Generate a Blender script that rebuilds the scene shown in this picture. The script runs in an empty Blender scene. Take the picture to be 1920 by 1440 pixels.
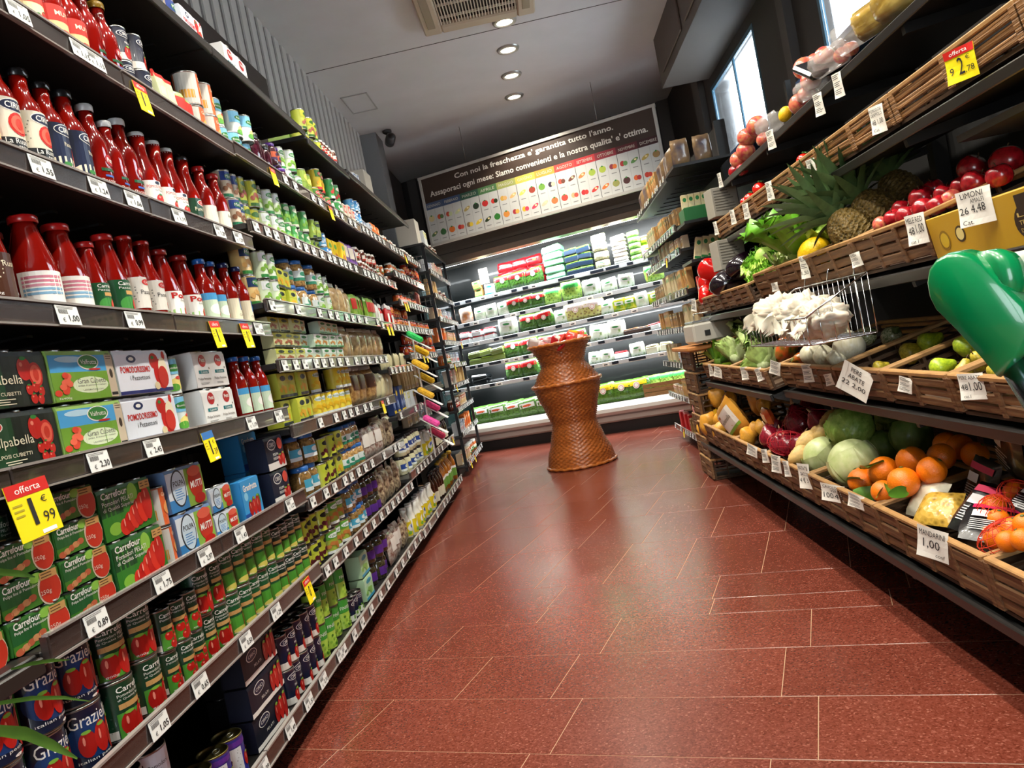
import bpy, bmesh, math, random
from mathutils import Vector, Matrix
random.seed(11)
SC = bpy.context.scene
COL = SC.collection
PI = math.pi

# ------------------------------------------------------------------ camera
FPX, CAMZ = 1440.0, 1.1
YAW, PITCH, ROLL = math.radians(-3.084), math.radians(-2.053), math.radians(-11.153)
_f = Vector((math.sin(YAW)*math.cos(PITCH), math.cos(YAW)*math.cos(PITCH), math.sin(PITCH)))
_r = Vector((math.cos(YAW), -math.sin(YAW), 0)); _u = _r.cross(_f)
CR = _r*math.cos(ROLL) + _u*math.sin(ROLL)
CU = -_r*math.sin(ROLL) + _u*math.cos(ROLL)
CF = _f
CAM = Vector((0, 0, CAMZ))
cd = bpy.data.cameras.new('camera'); cam = bpy.data.objects.new('camera', cd); COL.objects.link(cam)
cd.sensor_fit = 'HORIZONTAL'; cd.sensor_width = 36; cd.lens = FPX/1920*36; cd.clip_start = .02; cd.clip_end = 200
mw = Matrix((CR, CU, -CF)).transposed().to_4x4(); mw.translation = CAM; cam.matrix_world = mw
SC.camera = cam
SC.view_settings.view_transform = 'Standard'; SC.view_settings.look = 'None'
SC.view_settings.gamma = 1; SC.view_settings.use_curve_mapping = False
SC.view_settings.exposure = 0.0
# ------------------------------------------------------------------ world: daylight outside the windows
wd = bpy.data.worlds.new('world'); SC.world = wd; wd.use_nodes = True
bg = wd.node_tree.nodes['Background']; bg.inputs[0].default_value = (.86, .94, 1, 1); bg.inputs[1].default_value = 10.0
LIGHT_SPOT, LIGHT_FRIDGE = 190.0, 70.0
CEIL = 3.75
LWX, RWX = -1.55, 1.97           # left wall, right wall

# unprojection of photo points onto real planes of the shop
def ray(px, py): return CR*((px-960)/FPX) - CU*((py-720)/FPX) + CF
def atX(px, py, X): d = ray(px, py); return CAM + d*(X/d.x)
def atY(px, py, Y): d = ray(px, py); return CAM + d*(Y/d.y)
def atZ(px, py, Z): d = ray(px, py); return CAM + d*((Z-CAMZ)/d.z)
def Yat(px, X, Z):               # depth along the aisle at which the edge (X, Z) crosses a photo column
    k = (px-960)/FPX; A = Vector((X, 0, Z-CAMZ)); v = CR - CF*k
    return -(A.dot(v))/v.y
def psize(dpx, P): return dpx/FPX*((Vector(P)-CAM).dot(CF))

# ------------------------------------------------------------------ materials
MATS = {}
def lin(c):
    if isinstance(c, str):
        c = [int(c[i:i+2], 16)/255 for i in (0, 2, 4)]
    return tuple((x/12.92 if x <= .04045 else ((x+.055)/1.055)**2.4) for x in c)
def M(c, rough=.5, metal=0., var=0., scale=20., coat=0., spec=.5, alpha=1., trans=0., bump=0., c2=None, emit=0., sub=0., kind='noise', stretch=None):
    key = (c, rough, metal, var, scale, coat, spec, alpha, trans, bump, c2, emit, sub, kind, stretch)
    if key in MATS: return MATS[key]
    m = bpy.data.materials.new('m_%s_%d' % (c if isinstance(c, str) else 'c', len(MATS))); m.use_nodes = True
    nt = m.node_tree; b = nt.nodes['Principled BSDF']; L = nt.links
    col = lin(c)
    b.inputs['Base Color'].default_value = (*col, 1); b.inputs['Roughness'].default_value = rough
    b.inputs['Metallic'].default_value = metal; b.inputs['Coat Weight'].default_value = coat
    b.inputs['Specular IOR Level'].default_value = spec; b.inputs['Alpha'].default_value = alpha
    b.inputs['Transmission Weight'].default_value = trans
    if sub: b.inputs['Subsurface Weight'].default_value = sub; b.inputs['Subsurface Scale'].default_value = .02
    if emit: b.inputs['Emission Color'].default_value = (*col, 1); b.inputs['Emission Strength'].default_value = emit
    if var or bump or c2:
        tc = nt.nodes.new('ShaderNodeTexCoord'); src = tc.outputs['Object']
        if stretch:
            mp = nt.nodes.new('ShaderNodeMapping'); mp.inputs['Scale'].default_value = stretch; L.new(src, mp.inputs[0]); src = mp.outputs[0]
        if kind == 'voronoi':
            n = nt.nodes.new('ShaderNodeTexVoronoi'); n.inputs['Scale'].default_value = scale; fac = n.outputs['Distance']
        else:
            n = nt.nodes.new('ShaderNodeTexNoise'); n.inputs['Scale'].default_value = scale; n.inputs['Detail'].default_value = 5; fac = n.outputs['Fac']
        L.new(src, n.inputs['Vector'])
        if var or c2:
            rp = nt.nodes.new('ShaderNodeValToRGB'); e = rp.color_ramp.elements
            e[0].position = .35; e[1].position = .65
            if c2: e[0].color = (*lin(c2), 1); e[1].color = (*col, 1)
            else:
                e[0].color = (*[x*(1-var) for x in col], 1); e[1].color = (*[min(1, x*(1+var)) for x in col], 1)
            if kind == 'voronoi': e[0].position = .1; e[1].position = .5
            L.new(fac, rp.inputs[0]); L.new(rp.outputs[0], b.inputs['Base Color'])
        if bump:
            bp = nt.nodes.new('ShaderNodeBump'); bp.inputs['Strength'].default_value = bump; bp.inputs['Distance'].default_value = .01
            L.new(fac, bp.inputs['Height']); L.new(bp.outputs[0], b.inputs['Normal'])
    MATS[key] = m
    return m
WHITE = M('f2f0ea', .5); BLACK = M('101010', .5); PAPER = M('efece4', .7); INK = M('17171c', .6)

# ------------------------------------------------------------------ mesh builder
TXT = {}
def text2d(s, bold=0.):
    k = (s, bold)
    if k in TXT: return TXT[k]
    cu = bpy.data.curves.new('lettering', 'FONT'); cu.body = s; cu.resolution_u = 2; cu.offset = bold
    ob = bpy.data.objects.new('lettering', cu)
    me = bpy.data.meshes.new_from_object(ob)
    V = [(v.co.x, v.co.y) for v in me.vertices]; F = [tuple(p.vertices) for p in me.polygons]
    bpy.data.objects.remove(ob); bpy.data.curves.remove(cu); bpy.data.meshes.remove(me)
    if not V: V = [(0, 0)]
    x0 = min(v[0] for v in V); x1 = max(v[0] for v in V); y0 = min(v[1] for v in V); y1 = max(v[1] for v in V)
    w = max(x1-x0, 1e-4); h = max(y1-y0, 1e-4)
    TXT[k] = ([((a-x0)/w, (b-y0)/h) for a, b in V], F, w/h)
    return TXT[k]

class MB:
    def __init__(s): s.v = []; s.f = []; s.m = []; s.mats = []; s.sm = []
    def mi(s, m):
        if m not in s.mats: s.mats.append(m)
        return s.mats.index(m)
    def add(s, V, F, m, smooth=False):
        o = len(s.v); i = s.mi(m); s.v += [tuple(x) for x in V]
        for f in F: s.f.append(tuple(a+o for a in f)); s.m.append(i); s.sm.append(smooth)
    def box(s, c, d, m, R=None, bev=0):
        x, y, z = d[0]/2, d[1]/2, d[2]/2
        if bev:
            b = min(bev, x*.9, y*.9, z*.9); V = []
            for sx in (-1, 1):
                for sy in (-1, 1):
                    for sz in (-1, 1):
                        V += [(sx*(x-b), sy*(y-b), sz*z), (sx*(x-b), sy*y, sz*(z-b)), (sx*x, sy*(y-b), sz*(z-b))]
            bm = bmesh.new(); [bm.verts.new(v) for v in V]; bmesh.ops.convex_hull(bm, input=bm.verts[:])
            bm.verts.index_update(); V = [v.co.copy() for v in bm.verts]; F = [tuple(v.index for v in f.verts) for f in bm.faces]; bm.free()
        else:
            V = [Vector((sx*x, sy*y, sz*z)) for sx in (-1, 1) for sy in (-1, 1) for sz in (-1, 1)]
            F = [(0, 1, 3, 2), (4, 6, 7, 5), (0, 4, 5, 1), (2, 3, 7, 6), (0, 2, 6, 4), (1, 5, 7, 3)]
        c = Vector(c); V = [(R @ Vector(v) if R else Vector(v)) + c for v in V]
        s.add(V, F, m)
    def lathe(s, prof, m, n=20, c=(0, 0, 0), cap=True, sx=1, sy=1, smooth=True):
        V = []; F = []; k = len(prof)
        for r, z in prof:
            for i in range(n):
                a = 2*PI*i/n; V.append((c[0]+r*math.cos(a)*sx, c[1]+r*math.sin(a)*sy, c[2]+z))
        for j in range(k-1):
            for i in range(n):
                i2 = (i+1) % n; F.append((j*n+i, j*n+i2, (j+1)*n+i2, (j+1)*n+i))
        if cap: F.append(tuple(range(n-1, -1, -1))); F.append(tuple((k-1)*n+i for i in range(n)))
        s.add(V, F, m, smooth)
    def sphere(s, c, r, m, n=14, k=9, R=None, fn=None, smooth=True):
        if not hasattr(r, '__len__'): r = (r, r, r)
        V = []; F = []; c = Vector(c)
        def pt(a, b):
            d = Vector((math.cos(a)*math.sin(b), math.sin(a)*math.sin(b), math.cos(b)))
            q = fn(d) if fn else 1
            d = Vector((d.x*r[0], d.y*r[1], d.z*r[2]))*(q if not isinstance(q, Vector) else 1)
            return (R @ d if R else d) + c
        V.append(pt(0, 0))
        for j in range(1, k):
            for i in range(n): V.append(pt(2*PI*i/n, PI*j/k))
        V.append(pt(0, PI))
        for i in range(n): F.append((0, 1+i, 1+(i+1) % n))
        for j in range(k-2):
            for i in range(n):
                a = 1+j*n+i; b = 1+j*n+(i+1) % n; F.append((a, a+n, b+n, b))
        e = len(V)-1
        for i in range(n): F.append((e, e-n+(i+1) % n, e-n+i))
        s.add(V, F, m, smooth)
    def tube(s, pts, r, m, n=8, closed=False, smooth=True):
        pts = [Vector(p) for p in pts]; V = []; F = []; K = len(pts)
        up = None
        for j, p in enumerate(pts):
            a = pts[(j-1) % K] if (j or closed) else p; b = pts[(j+1) % K] if (j < K-1 or closed) else p
            t = (b-a).normalized()
            if up is None or abs(t.dot(up)) > .95: up = Vector((0, 0, 1)) if abs(t.z) < .9 else Vector((1, 0, 0))
            x = t.cross(up).normalized(); y = x.cross(t).normalized(); up = y
            rr = r[j] if hasattr(r, '__len__') else r
            for i in range(n):
                q = 2*PI*i/n; V.append(p + x*(rr*math.cos(q)) + y*(rr*math.sin(q)))
        for j in range(K if closed else K-1):
            for i in range(n):
                i2 = (i+1) % n; j2 = (j+1) % K; F.append((j*n+i, j*n+i2, j2*n+i2, j2*n+i))
        if not closed: F.append(tuple(range(n))[::-1]); F.append(tuple((K-1)*n+i for i in range(n)))
        s.add(V, F, m, smooth)
    # flat print: shapes in (u, v) laid on a surface by a mapper (u, v, height) -> point
    def strip(s, mp, u0, u1, top, bot, m, d=.0006, n=1):
        V = []; F = []
        for i in range(n+1):
            u = u0+(u1-u0)*i/n; V += [mp(u, bot(u), d), mp(u, top(u), d)]
        for i in range(n): F.append((2*i, 2*i+2, 2*i+3, 2*i+1))
        s.add(V, F, m)
    def rect(s, mp, u0, u1, v0, v1, m, d=.0006, n=1): s.strip(mp, u0, u1, lambda u: v1, lambda u: v0, m, d, n)
    def ell(s, mp, cu, cv, a, b, m, d=.0009, n=10, lean=0.):
        V = []; F = []
        for i in range(n+1):
            t = -math.cos(PI*i/n); u = cu+a*t; h = b*math.sqrt(max(0, 1-t*t))+1e-5; l = lean*t*a
            V += [mp(u, cv-h+l, d), mp(u, cv+h+l, d)]
        for i in range(n): F.append((2*i, 2*i+2, 2*i+3, 2*i+1))
        s.add(V, F, m)
    def text(s, mp, txt, u0, u1, v0, m, v1=None, d=.0012, bold=0., slope=0., center=None):
        V, F, asp = text2d(txt, bold)
        w = u1-u0; h = (v1-v0) if v1 is not None else w/asp
        s.add([mp(u0+a*w, v0+b*h+slope*a*w, d) for a, b in V], F, m)
    def mesh(s, name='mesh'):
        me = bpy.data.meshes.new(name); me.from_pydata(s.v, [], s.f)
        for m in s.mats: me.materials.append(m)
        me.polygons.foreach_set('material_index', s.m); me.polygons.foreach_set('use_smooth', s.sm); me.update()
        return me
def plane_map(y=0.): return lambda u, v, d: (u, y-d, v)           # front face, seen from -Y
def cyl_map(r): return lambda u, v, d: ((r+d)*math.sin(u/r), -(r+d)*math.cos(u/r), v)

def ob(name, data, parent=None, loc=(0, 0, 0), rot=(0, 0, 0)):
    if isinstance(data, MB): data = data.mesh(name)
    o = bpy.data.objects.new(name, data); COL.objects.link(o)
    o.location = loc; o.rotation_euler = rot
    if parent: o.parent = parent
    return o
def tag(o, label, cat, group=None, kind=None):
    if label: o['label'] = label
    if cat: o['category'] = cat
    if group: o['group'] = group
    if kind: o['kind'] = kind
    return o
def struct(name, mb, parent=None, label=None, **k):
    o = ob(name, mb, parent, **k)
    if not parent:
        o['kind'] = 'structure'
        if label: o['label'] = label
        o['category'] = name.split('_')[0]
    return o
ORD = ['first', 'second', 'third', 'fourth', 'fifth', 'sixth', 'seventh', 'eighth', 'ninth', 'tenth', 'eleventh', 'twelfth', 'thirteenth', 'fourteenth', 'fifteenth', 'sixteenth', 'seventeenth', 'eighteenth', 'nineteenth', 'twentieth'] + ['%dth' % i for i in range(21, 80)]
class Proto:
    """meshes of one kind of thing: root mesh, parts and sub-parts; inst() links real copies that share the data"""
    def __init__(s, name, cat, desc, root, parts=(), w=.1, h=.1, d=.1):
        s.name, s.cat, s.desc, s.w, s.h, s.d = name, cat, desc, w, h, d
        s.root = root.mesh(name) if isinstance(root, MB) else root
        s.parts = [(p[0], p[1].mesh(p[0]) if isinstance(p[1], MB) else p[1], [(q[0], q[1].mesh(q[0])) for q in (p[2] if len(p) > 2 else [])]) for p in parts]
    def inst(s, loc, rot=(0, 0, 0), label=None, group=None, scale=1.):
        o = ob(s.name, s.root, None, loc, rot); o.scale = (scale,)*3 if not hasattr(scale, '__len__') else scale
        for n, me, subs in s.parts:
            c = ob(n, me, o)
            for n2, m2 in subs: ob(n2, m2, c)
        tag(o, label or s.desc, s.cat, group)
        return o
# ================================================================== ROOM
def speckle(m, scale):
    nt = m.node_tree; L = nt.links; b = nt.nodes['Principled BSDF']
    tc = nt.nodes.new('ShaderNodeTexCoord'); gm = nt.nodes.new('ShaderNodeNewGeometry')
    v = nt.nodes.new('ShaderNodeTexVoronoi'); v.inputs['Scale'].default_value = scale
    n = nt.nodes.new('ShaderNodeTexNoise'); n.inputs['Scale'].default_value = 2.2; n.inputs['Detail'].default_value = 6
    L.new(gm.outputs['Position'], v.inputs['Vector']); L.new(gm.outputs['Position'], n.inputs['Vector'])
    r = nt.nodes.new('ShaderNodeValToRGB'); e = r.color_ramp.elements
    e[0].position = 0; e[0].color = (*lin('5a271b'), 1); e[1].position = 1; e[1].color = (*lin('8e5646'), 1)
    for p, c in ((.25, '663024'), (.7, '70372a'), (.93, '7b4134')):
        q = e.new(p); q.color = (*lin(c), 1)
    sep = nt.nodes.new('ShaderNodeSeparateColor'); L.new(v.outputs['Color'], sep.inputs[0]); L.new(sep.outputs[0], r.inputs[0])
    mx = nt.nodes.new('ShaderNodeMix'); mx.data_type = 'RGBA'; mx.blend_type = 'MULTIPLY'; mx.inputs[0].default_value = .35
    r2 = nt.nodes.new('ShaderNodeValToRGB'); r2.color_ramp.elements[0].position = .3; r2.color_ramp.elements[0].color = (.55, .55, .55, 1); r2.color_ramp.elements[1].position = .7
    L.new(n.outputs['Fac'], r2.inputs[0]); L.new(r.outputs[0], mx.inputs[6]); L.new(r2.outputs[0], mx.inputs[7])
    oi = nt.nodes.new('ShaderNodeObjectInfo'); hs = nt.nodes.new('ShaderNodeHueSaturation')
    ma = nt.nodes.new('ShaderNodeMapRange'); ma.inputs[3].default_value = .94; ma.inputs[4].default_value = 1.05
    L.new(oi.outputs['Random'], ma.inputs[0]); L.new(ma.outputs[0], hs.inputs['Value']); L.new(mx.outputs[2], hs.inputs['Color'])
    L.new(hs.outputs[0], b.inputs['Base Color'])
    rr = nt.nodes.new('ShaderNodeMapRange'); rr.inputs[3].default_value = .13; rr.inputs[4].default_value = .32
    L.new(n.outputs['Fac'], rr.inputs[0]); L.new(rr.outputs[0], b.inputs['Roughness'])
    bp = nt.nodes.new('ShaderNodeBump'); bp.inputs['Strength'].default_value = .04; bp.inputs['Distance'].default_value = .004
    n3 = nt.nodes.new('ShaderNodeTexNoise'); n3.inputs['Scale'].default_value = 9; n3.inputs['Detail'].default_value = 3
    L.new(gm.outputs['Position'], n3.inputs['Vector']); L.new(n3.outputs['Fac'], bp.inputs['Height']); L.new(bp.outputs[0], b.inputs['Normal'])
TILE = M('77301f', .3, bump=0, spec=.5); speckle(TILE, 190)
GROUT = M('a88668', .8)
mb = MB(); mb.box((.2, 4, -.051), (5.2, 14.4, .1), GROUT)
floor = struct('floor', mb, label='polished red granite tile floor with thin pale joints')
TA = math.radians(-19.5); TX = Vector((math.cos(TA), math.sin(TA), 0)); TY = Vector((-math.sin(TA), math.cos(TA), 0))
# rows across the aisle (t) with the joints measured in the photo (s), then a regular running bond
rows_t = [-.94, -.62, -.30, .02, .34, .66, .98, 1.26, 1.57, 1.89, 2.21, 2.54, 2.86, 3.02, 3.29, 3.90, 4.50, 5.10, 5.70, 6.30, 6.90, 7.50, 8.10, 8.70, 9.30, 9.90]
knownj = {8: [-1.6, -.95, -.3, .35], 9: [-1.59, -.89, -.19, .5], 10: [-2.05, -1.35, -1.0, -.29, .42], 11: [-1.63, -.925, -.215, .5], 12: [-2.0, -1.29, -.58, .05],
          13: [-2.0, -1.3, -.59, .12], 14: [-2.15, -1.8, -1.46, -1.12, -.78, -.42, -.07]}
def tile(s0, s1, t0, t1):
    g = .0009; c = TX*((s0+s1)/2)+TY*((t0+t1)/2)
    key = (round(s1-s0, 3), round(t1-t0, 3))
    if key not in TILEM:
        m = MB(); m.box((0, 0, -.004), (s1-s0-2*g, t1-t0-2*g, .008), TILE, bev=.0012); TILEM[key] = m.mesh('tile')
    if -1.6 < c.x < 2.1 and -1.2 < c.y < 10.3: ob('tile', TILEM[key], floor, (c.x, c.y, 0), (0, 0, TA))
TILEM = {}
for i in range(len(rows_t)-1):
    t0, t1 = rows_t[i], rows_t[i+1]
    J = knownj.get(i)
    step = .70 if t1-t0 < .4 else .36
    if not J:
        J = [-.22 + (i % 2)*step*.5 + (i*.07 % .2)]
    J = sorted(J)
    while J[0] > -6.2: J.insert(0, J[0]-step)
    while J[-1] < 3.6: J.append(J[-1]+step)
    for a, b in zip(J, J[1:]): tile(a, b, t0, t1)

CEILM = M('d4d8dc', .75, var=.03, scale=3)
mb = MB(); mb.box((.2, 4, CEIL+.05), (5.2, 14.4, .1), CEILM)
ceiling = struct('ceiling', mb, label='smooth pale grey plaster ceiling')
# shallow board joint across the ceiling and the trapdoor near the left wall
a, b = atZ(578, 137, CEIL), atZ(1163, 0, CEIL); dv = (b-a)
mb = MB(); mb.box((a+b)/2+Vector((0, 0, -.001)), (dv.length*1.02, .006, .004), M('4c4c4c', .8), Matrix.Rotation(math.atan2(dv.y, dv.x), 3, 'Z'))
ob('ceiling_joint', mb, ceiling)
mb = MB()
for (x0, y0, x1, y1) in ((-1.43, 7.15, -1.43, 7.62), (-1.43, 7.15, -1.19, 7.15), (-1.19, 7.15, -1.19, 7.62), (-1.43, 7.62, -1.19, 7.62)):
    mb.box(((x0+x1)/2, (y0+y1)/2, CEIL-.003), (abs(x1-x0)+.014, abs(y1-y0)+.014, .006), M('a9adb0', .6))
ob('trapdoor_frame', mb, ceiling)

WALLD = M('3a3533', .7); SLATL = M('bcbbb8', .65); BROWN = M('2e2521', .55, var=.1, scale=8)
mb = MB(); mb.box((LWX-.06, 4, CEIL/2), (.12, 14.4, CEIL), M('6c6a6a', .7))
wl = struct('wall_left', mb, label='grey wall with pale vertical stripes above the tin shelves')
mb = MB(); mb.box((0, 0, 0), (.012, .10, 1.3), SLATL); sm = mb.mesh('slat')
for i in range(44):
    y = 2.6+i*.165
    if not (8.35 < y < 8.75): ob('slat', sm, wl, (LWX+.006, y, CEIL-.65))
mb = MB(); mb.box((LWX+.09, 8.5, CEIL/2+1.0), (.18, .36, CEIL-2.0), M('77787a', .6)); ob('pilaster', mb, wl)
mb = MB(); mb.box((LWX+.02, 4.1, 2.83), (.04, 2.2, .86), BROWN, bev=.01); mb.box((LWX+.02, 6.9, 2.62), (.04, 3.3, .5), BROWN, bev=.01); ob('wood_panel', mb, wl)

EA = math.radians(-20.5); EX = Vector((math.cos(EA), math.sin(EA), 0)); EN = Vector((EX.y, -EX.x, 0))  # EN faces the camera
F0 = Vector((1.404, 8.51, 0))
def E3(s, off, z): p = F0+EX*s+EN*off; return Vector((p.x, p.y, z))
ROTE = Matrix.Rotation(EA, 3, 'Z')
mb = MB(); mb.box(E3(-1.78, -1.06, CEIL/2), (5.5, .1, CEIL), M('2b2826', .7), ROTE)
we = struct('wall_back', mb, label='dark striped wall behind the chilled cabinet and hanging sign')
mb = MB(); mb.box((0, 0, 0), (.14, .012, 1.5), M('4e4a47', .7)); sm = mb.mesh('slat')
for i in range(19): ob('slat', sm, we, E3(-3.6+i*.235, -1.0, CEIL-.75), (0, 0, EA))
GREYD = M('35322f', .65)
# right wall with two windows
WIN = [(5.95, 7.4), (3.0, 4.75)]; WZ0, WZ1 = 2.38, 3.2
mb = MB()
def wseg(y0, y1, z0, z1): mb.box((RWX+.04, (y0+y1)/2, (z0+z1)/2), (.08, y1-y0, z1-z0), GREYD)
wseg(-3.2, 11.2, 0, WZ0); wseg(-3.2, 11.2, WZ1, CEIL); wseg(-3.2, 3.0, WZ0, WZ1); wseg(4.75, 5.95, WZ0, WZ1); wseg(7.4, 11.2, WZ0, WZ1)
wr = struct('wall_right', mb, label='dark wall with high windows behind the fruit display')
mb = MB(); mb.box((RWX-.03, 5.2, 2.9), (.06, .12, 1.7), M('4a4643', .6)); mb.box((RWX-.03, 7.75, 2.9), (.06, .25, 1.7), M('4a4643', .6)); ob('wall_rib', mb, wr)
for k, (y0, y1) in enumerate(WIN):
    w = MB(); fm = M('2f5f78', .35)
    for (a, b_, c_, d_) in ((y0, y0+.035, WZ0, WZ1), (y1-.035, y1, WZ0, WZ1), (y0+.035, y1-.035, WZ0, WZ0+.035), (y0+.035, y1-.035, WZ1-.035, WZ1)):
        w.box((RWX+.012, (a+b_)/2, (c_+d_)/2), (.03, b_-a, d_-c_), fm)
    w.box((RWX+.012, y0+(y1-y0)*.45, (WZ0+WZ1)/2), (.02, .025, WZ1-WZ0), fm)
    win = struct('window_%d' % (k+1), w, label=('high window between the beam and the bread shelves' if k == 0 else 'high window above the packed bananas at the near end'))
    g = MB(); g.box((RWX+.012, (y0+y1)/2, (WZ0+WZ1)/2), (.006, y1-y0-.08, WZ1-WZ0-.08), M('f6fbff', .06, trans=1., spec=.3)); ob('pane', g, win)
    sl = MB(); sl.box((RWX-.09, (y0+y1)/2, WZ0-.02), (.24, y1-y0, .03), M('1f4a78', .3)); ob('sill', sl, win)  # bluish daylight on the sill is put into its colour
# beam under the ceiling
mb = MB(); bx0, bx1, bz = 1.53, RWX, 3.29
mb.box(((bx0+bx1)/2, 2.1, (bz+CEIL)/2), (bx1-bx0, 10.6, CEIL-bz), M('57504a', .6))
bmo = struct('trim_1', mb, label='boxed brown beam along the ceiling above the windows')
for y0, y1 in ((4.9, 6.1), (6.25, 7.2), (3.5, 4.75)):
    m = MB(); m.box((bx0-.008, (y0+y1)/2, (bz+CEIL)/2), (.016, y1-y0, .3), M('4a3d33', .5), bev=.006); ob('panel', m, bmo)
mb = MB(); WF = M('6a6662', .7)
mb.box((.2, -3.2, .2), (5.2, .1, .4), WF); mb.box((.2, -3.2, 3.4), (5.2, .1, .7), WF); mb.box((-1.35, -3.2, CEIL/2), (1.6, .1, CEIL), WF); mb.box((1.75, -3.2, CEIL/2), (1.5, .1, CEIL), WF)
struct('wall_front', mb, label='shop front wall with an added window behind the camera')
mb = MB()
for x in (-.52, .22, .97): mb.box((x, -3.2, 1.72), (.06, .08, 2.66), M('2a2a2a', .4))
w3 = struct('window_3', mb, label='unseen window added behind the camera for daylight fill')  # unseen opening with mullions, added to let in soft daylight fill

# ------------------------------------------------------------------ ceiling lamps
RING = M('a8a8a4', .35, metal=.6); GLOW = M('fff4e0', .4, emit=18.)
def downlight(x, y, power, label, r=.085, size=.05):
    m = MB(); m.lathe([(r*.78, 0), (r*.82, -.018), (r*1.12, -.014), (r*1.2, 0)], RING, 24, cap=False)
    o = ob('ceiling_spotlight', m, None, (x, y, CEIL)); tag(o, label, 'spotlight', 'round recessed ceiling spotlights')
    g = MB(); g.lathe([(r*.78, -.006), (r*.5, -.012), (.001, -.014)], GLOW, 24, cap=False); ob('lens', g, o)
    l = bpy.data.lights.new('spot', 'SPOT'); l.energy = power; l.color = (1, .93, .80); l.spot_size = math.radians(118); l.spot_blend = .55; l.shadow_soft_size = size
    lo = bpy.data.objects.new('bulb', l); COL.objects.link(lo); lo.parent = o; lo.location = (0, 0, -.03)
for k, (y, d) in enumerate(((6.29, 'beside the air conditioner'), (6.86, 'second from the air conditioner'), (7.50, 'third from the air conditioner'), (8.12, 'closest to the hanging sign'))):
    downlight(.165, y, LIGHT_SPOT*.62, 'lit round ceiling spotlight, ' + d)
for k, y in enumerate((4.6, 3.7, 2.8, 1.9, 1.0, .1)):
    for sx, nm in ((-.45, 'left'), (.45, 'right')): downlight(sx, y, LIGHT_SPOT*.62, 'lit round ceiling spotlight in the %s aisle row, %s before the air conditioner' % (nm, ORD[k]))  # unseen right row added to brighten the lower left shelves
# ================================================================== PRODUCT KINDS
METAL = M('9a9a96', .28, metal=1.); GOLDLID = M('8f8450', .3, metal=1.)
RED = M('c01a12', .45); DRED = M('8d120c', .45); GREEN = M('2e7d32', .5); LGREEN = M('7fb23a', .5); CREAM = M('e9dfc3', .6)
NAVY = M('0c1a3c', .4); TEAL = M('0f6f78', .5); YEL = M('f4d90a', .5); PINKR = M('d24a3c', .5); TAN = M('c99a5a', .6); DKGREEN = M('0d3a22', .45)
SKY = M('4ba3dc', .5); GRASS = M('6f9f2f', .5); GREY = M('6a6a68', .5)
def tomato(b, mp, u, v, r, d=.0012, c=RED):
    b.ell(mp, u, v, r, r*.92, c, d, 8); b.ell(mp, u-r*.35, v+r*.35, r*.25, r*.18, M('e8836f', .4), d+.0003, 5)
    b.ell(mp, u, v+r*.82, r*.45, r*.16, GREEN, d+.0003, 5)
def halftom(b, mp, u, v, r, d=.0012):
    b.ell(mp, u, v, r, r, RED, d, 8); b.ell(mp, u, v, r*.78, r*.78, M('e0604a', .5), d+.0003, 8); b.ell(mp, u, v, r*.4, r*.5, M('c8301e', .5), d+.0006, 6)
def plums(b, mp, u, v, w, h, n=3, d=.0012):
    for i in range(n):
        cu = u+(i-(n-1)/2)*w/n; hh = h*(.42+.08*((i*7) % 3))
        b.ell(mp, cu, v+(i % 2)*h*.05, w/n*.56, hh, RED if i % 2 else M('b01810', .4), d+.0002*i, 8)
        b.ell(mp, cu-w/n*.2, v+hh*.3, w/n*.08, hh*.35, M('ee8d78', .4), d+.0012, 4)
        b.ell(mp, cu, v+hh*.9, w/n*.3, h*.06, LGREEN, d+.0013, 4)
def cherries(b, mp, u, v, r, d=.0012):
    for i, (a, c) in enumerate(((-1, .4), (.1, .9), (1, .3), (-.5, -.6), (.6, -.7), (0, 0))): tomato(b, mp, u+a*r*1.1, v+c*r*1.1, r*.62, d+.0002*i)
def lines(b, mp, u0, u1, v0, v1, n, m, d=.0012):
    random.seed(n*31+int(u0*1e4)); dv = (v1-v0)/n
    for i in range(n): b.rect(mp, u0, u0+(u1-u0)*random.uniform(.6, 1), v0+dv*i+dv*.3, v0+dv*i+dv*.65, m, d, 1)

BOT = {'cone': lambda r, h: [(r*.9, 0), (r, .006), (r, h*.42), (r*.93, h*.52), (r*.7, h*.72), (r*.52, h*.86), (r*.5, h*.95)],
       'tall': lambda r, h: [(r*.9, 0), (r, .006), (r, h*.52), (r*.97, h*.60), (r*.78, h*.69), (r*.55, h*.76), (r*.48, h*.84), (r*.5, h*.95)],
       'carafe': lambda r, h: [(r*.9, 0), (r, .006), (r, h*.46), (r*.9, h*.54), (r*.62, h*.68), (r*.52, h*.78), (r*.6, h*.95)],
       'oil': lambda r, h: [(r*.9, 0), (r, .006), (r, h*.6), (r*.9, h*.68), (r*.4, h*.82), (r*.36, h*.95)]}
def bottle(name, desc, art, shape='tall', r=.041, h=.25, cap='d8dcdf', glass='8e1109', cat='bottle', w=None, capr=.56):
    b = MB(); pf = BOT[shape](r, h); b.lathe(pf, M(glass, .1, coat=.6, var=.06, scale=9), 22)
    c = MB(); R = r*capr; cm = M(cap, .3, coat=.3); c.lathe([(R, h*.925), (R*1.06, h*.935), (R*1.06, h*.985), (R*.98, h), (.001, h)], cm, 18, cap=False)
    parts = [('cap', c)]
    if art:
        l = MB(); art(l, cyl_map(r+.0004), r, h); parts.append(('label', l))
    return Proto(name, cat, desc, b, parts, w=w or r*2+.004, h=h, d=r*2)
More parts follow.
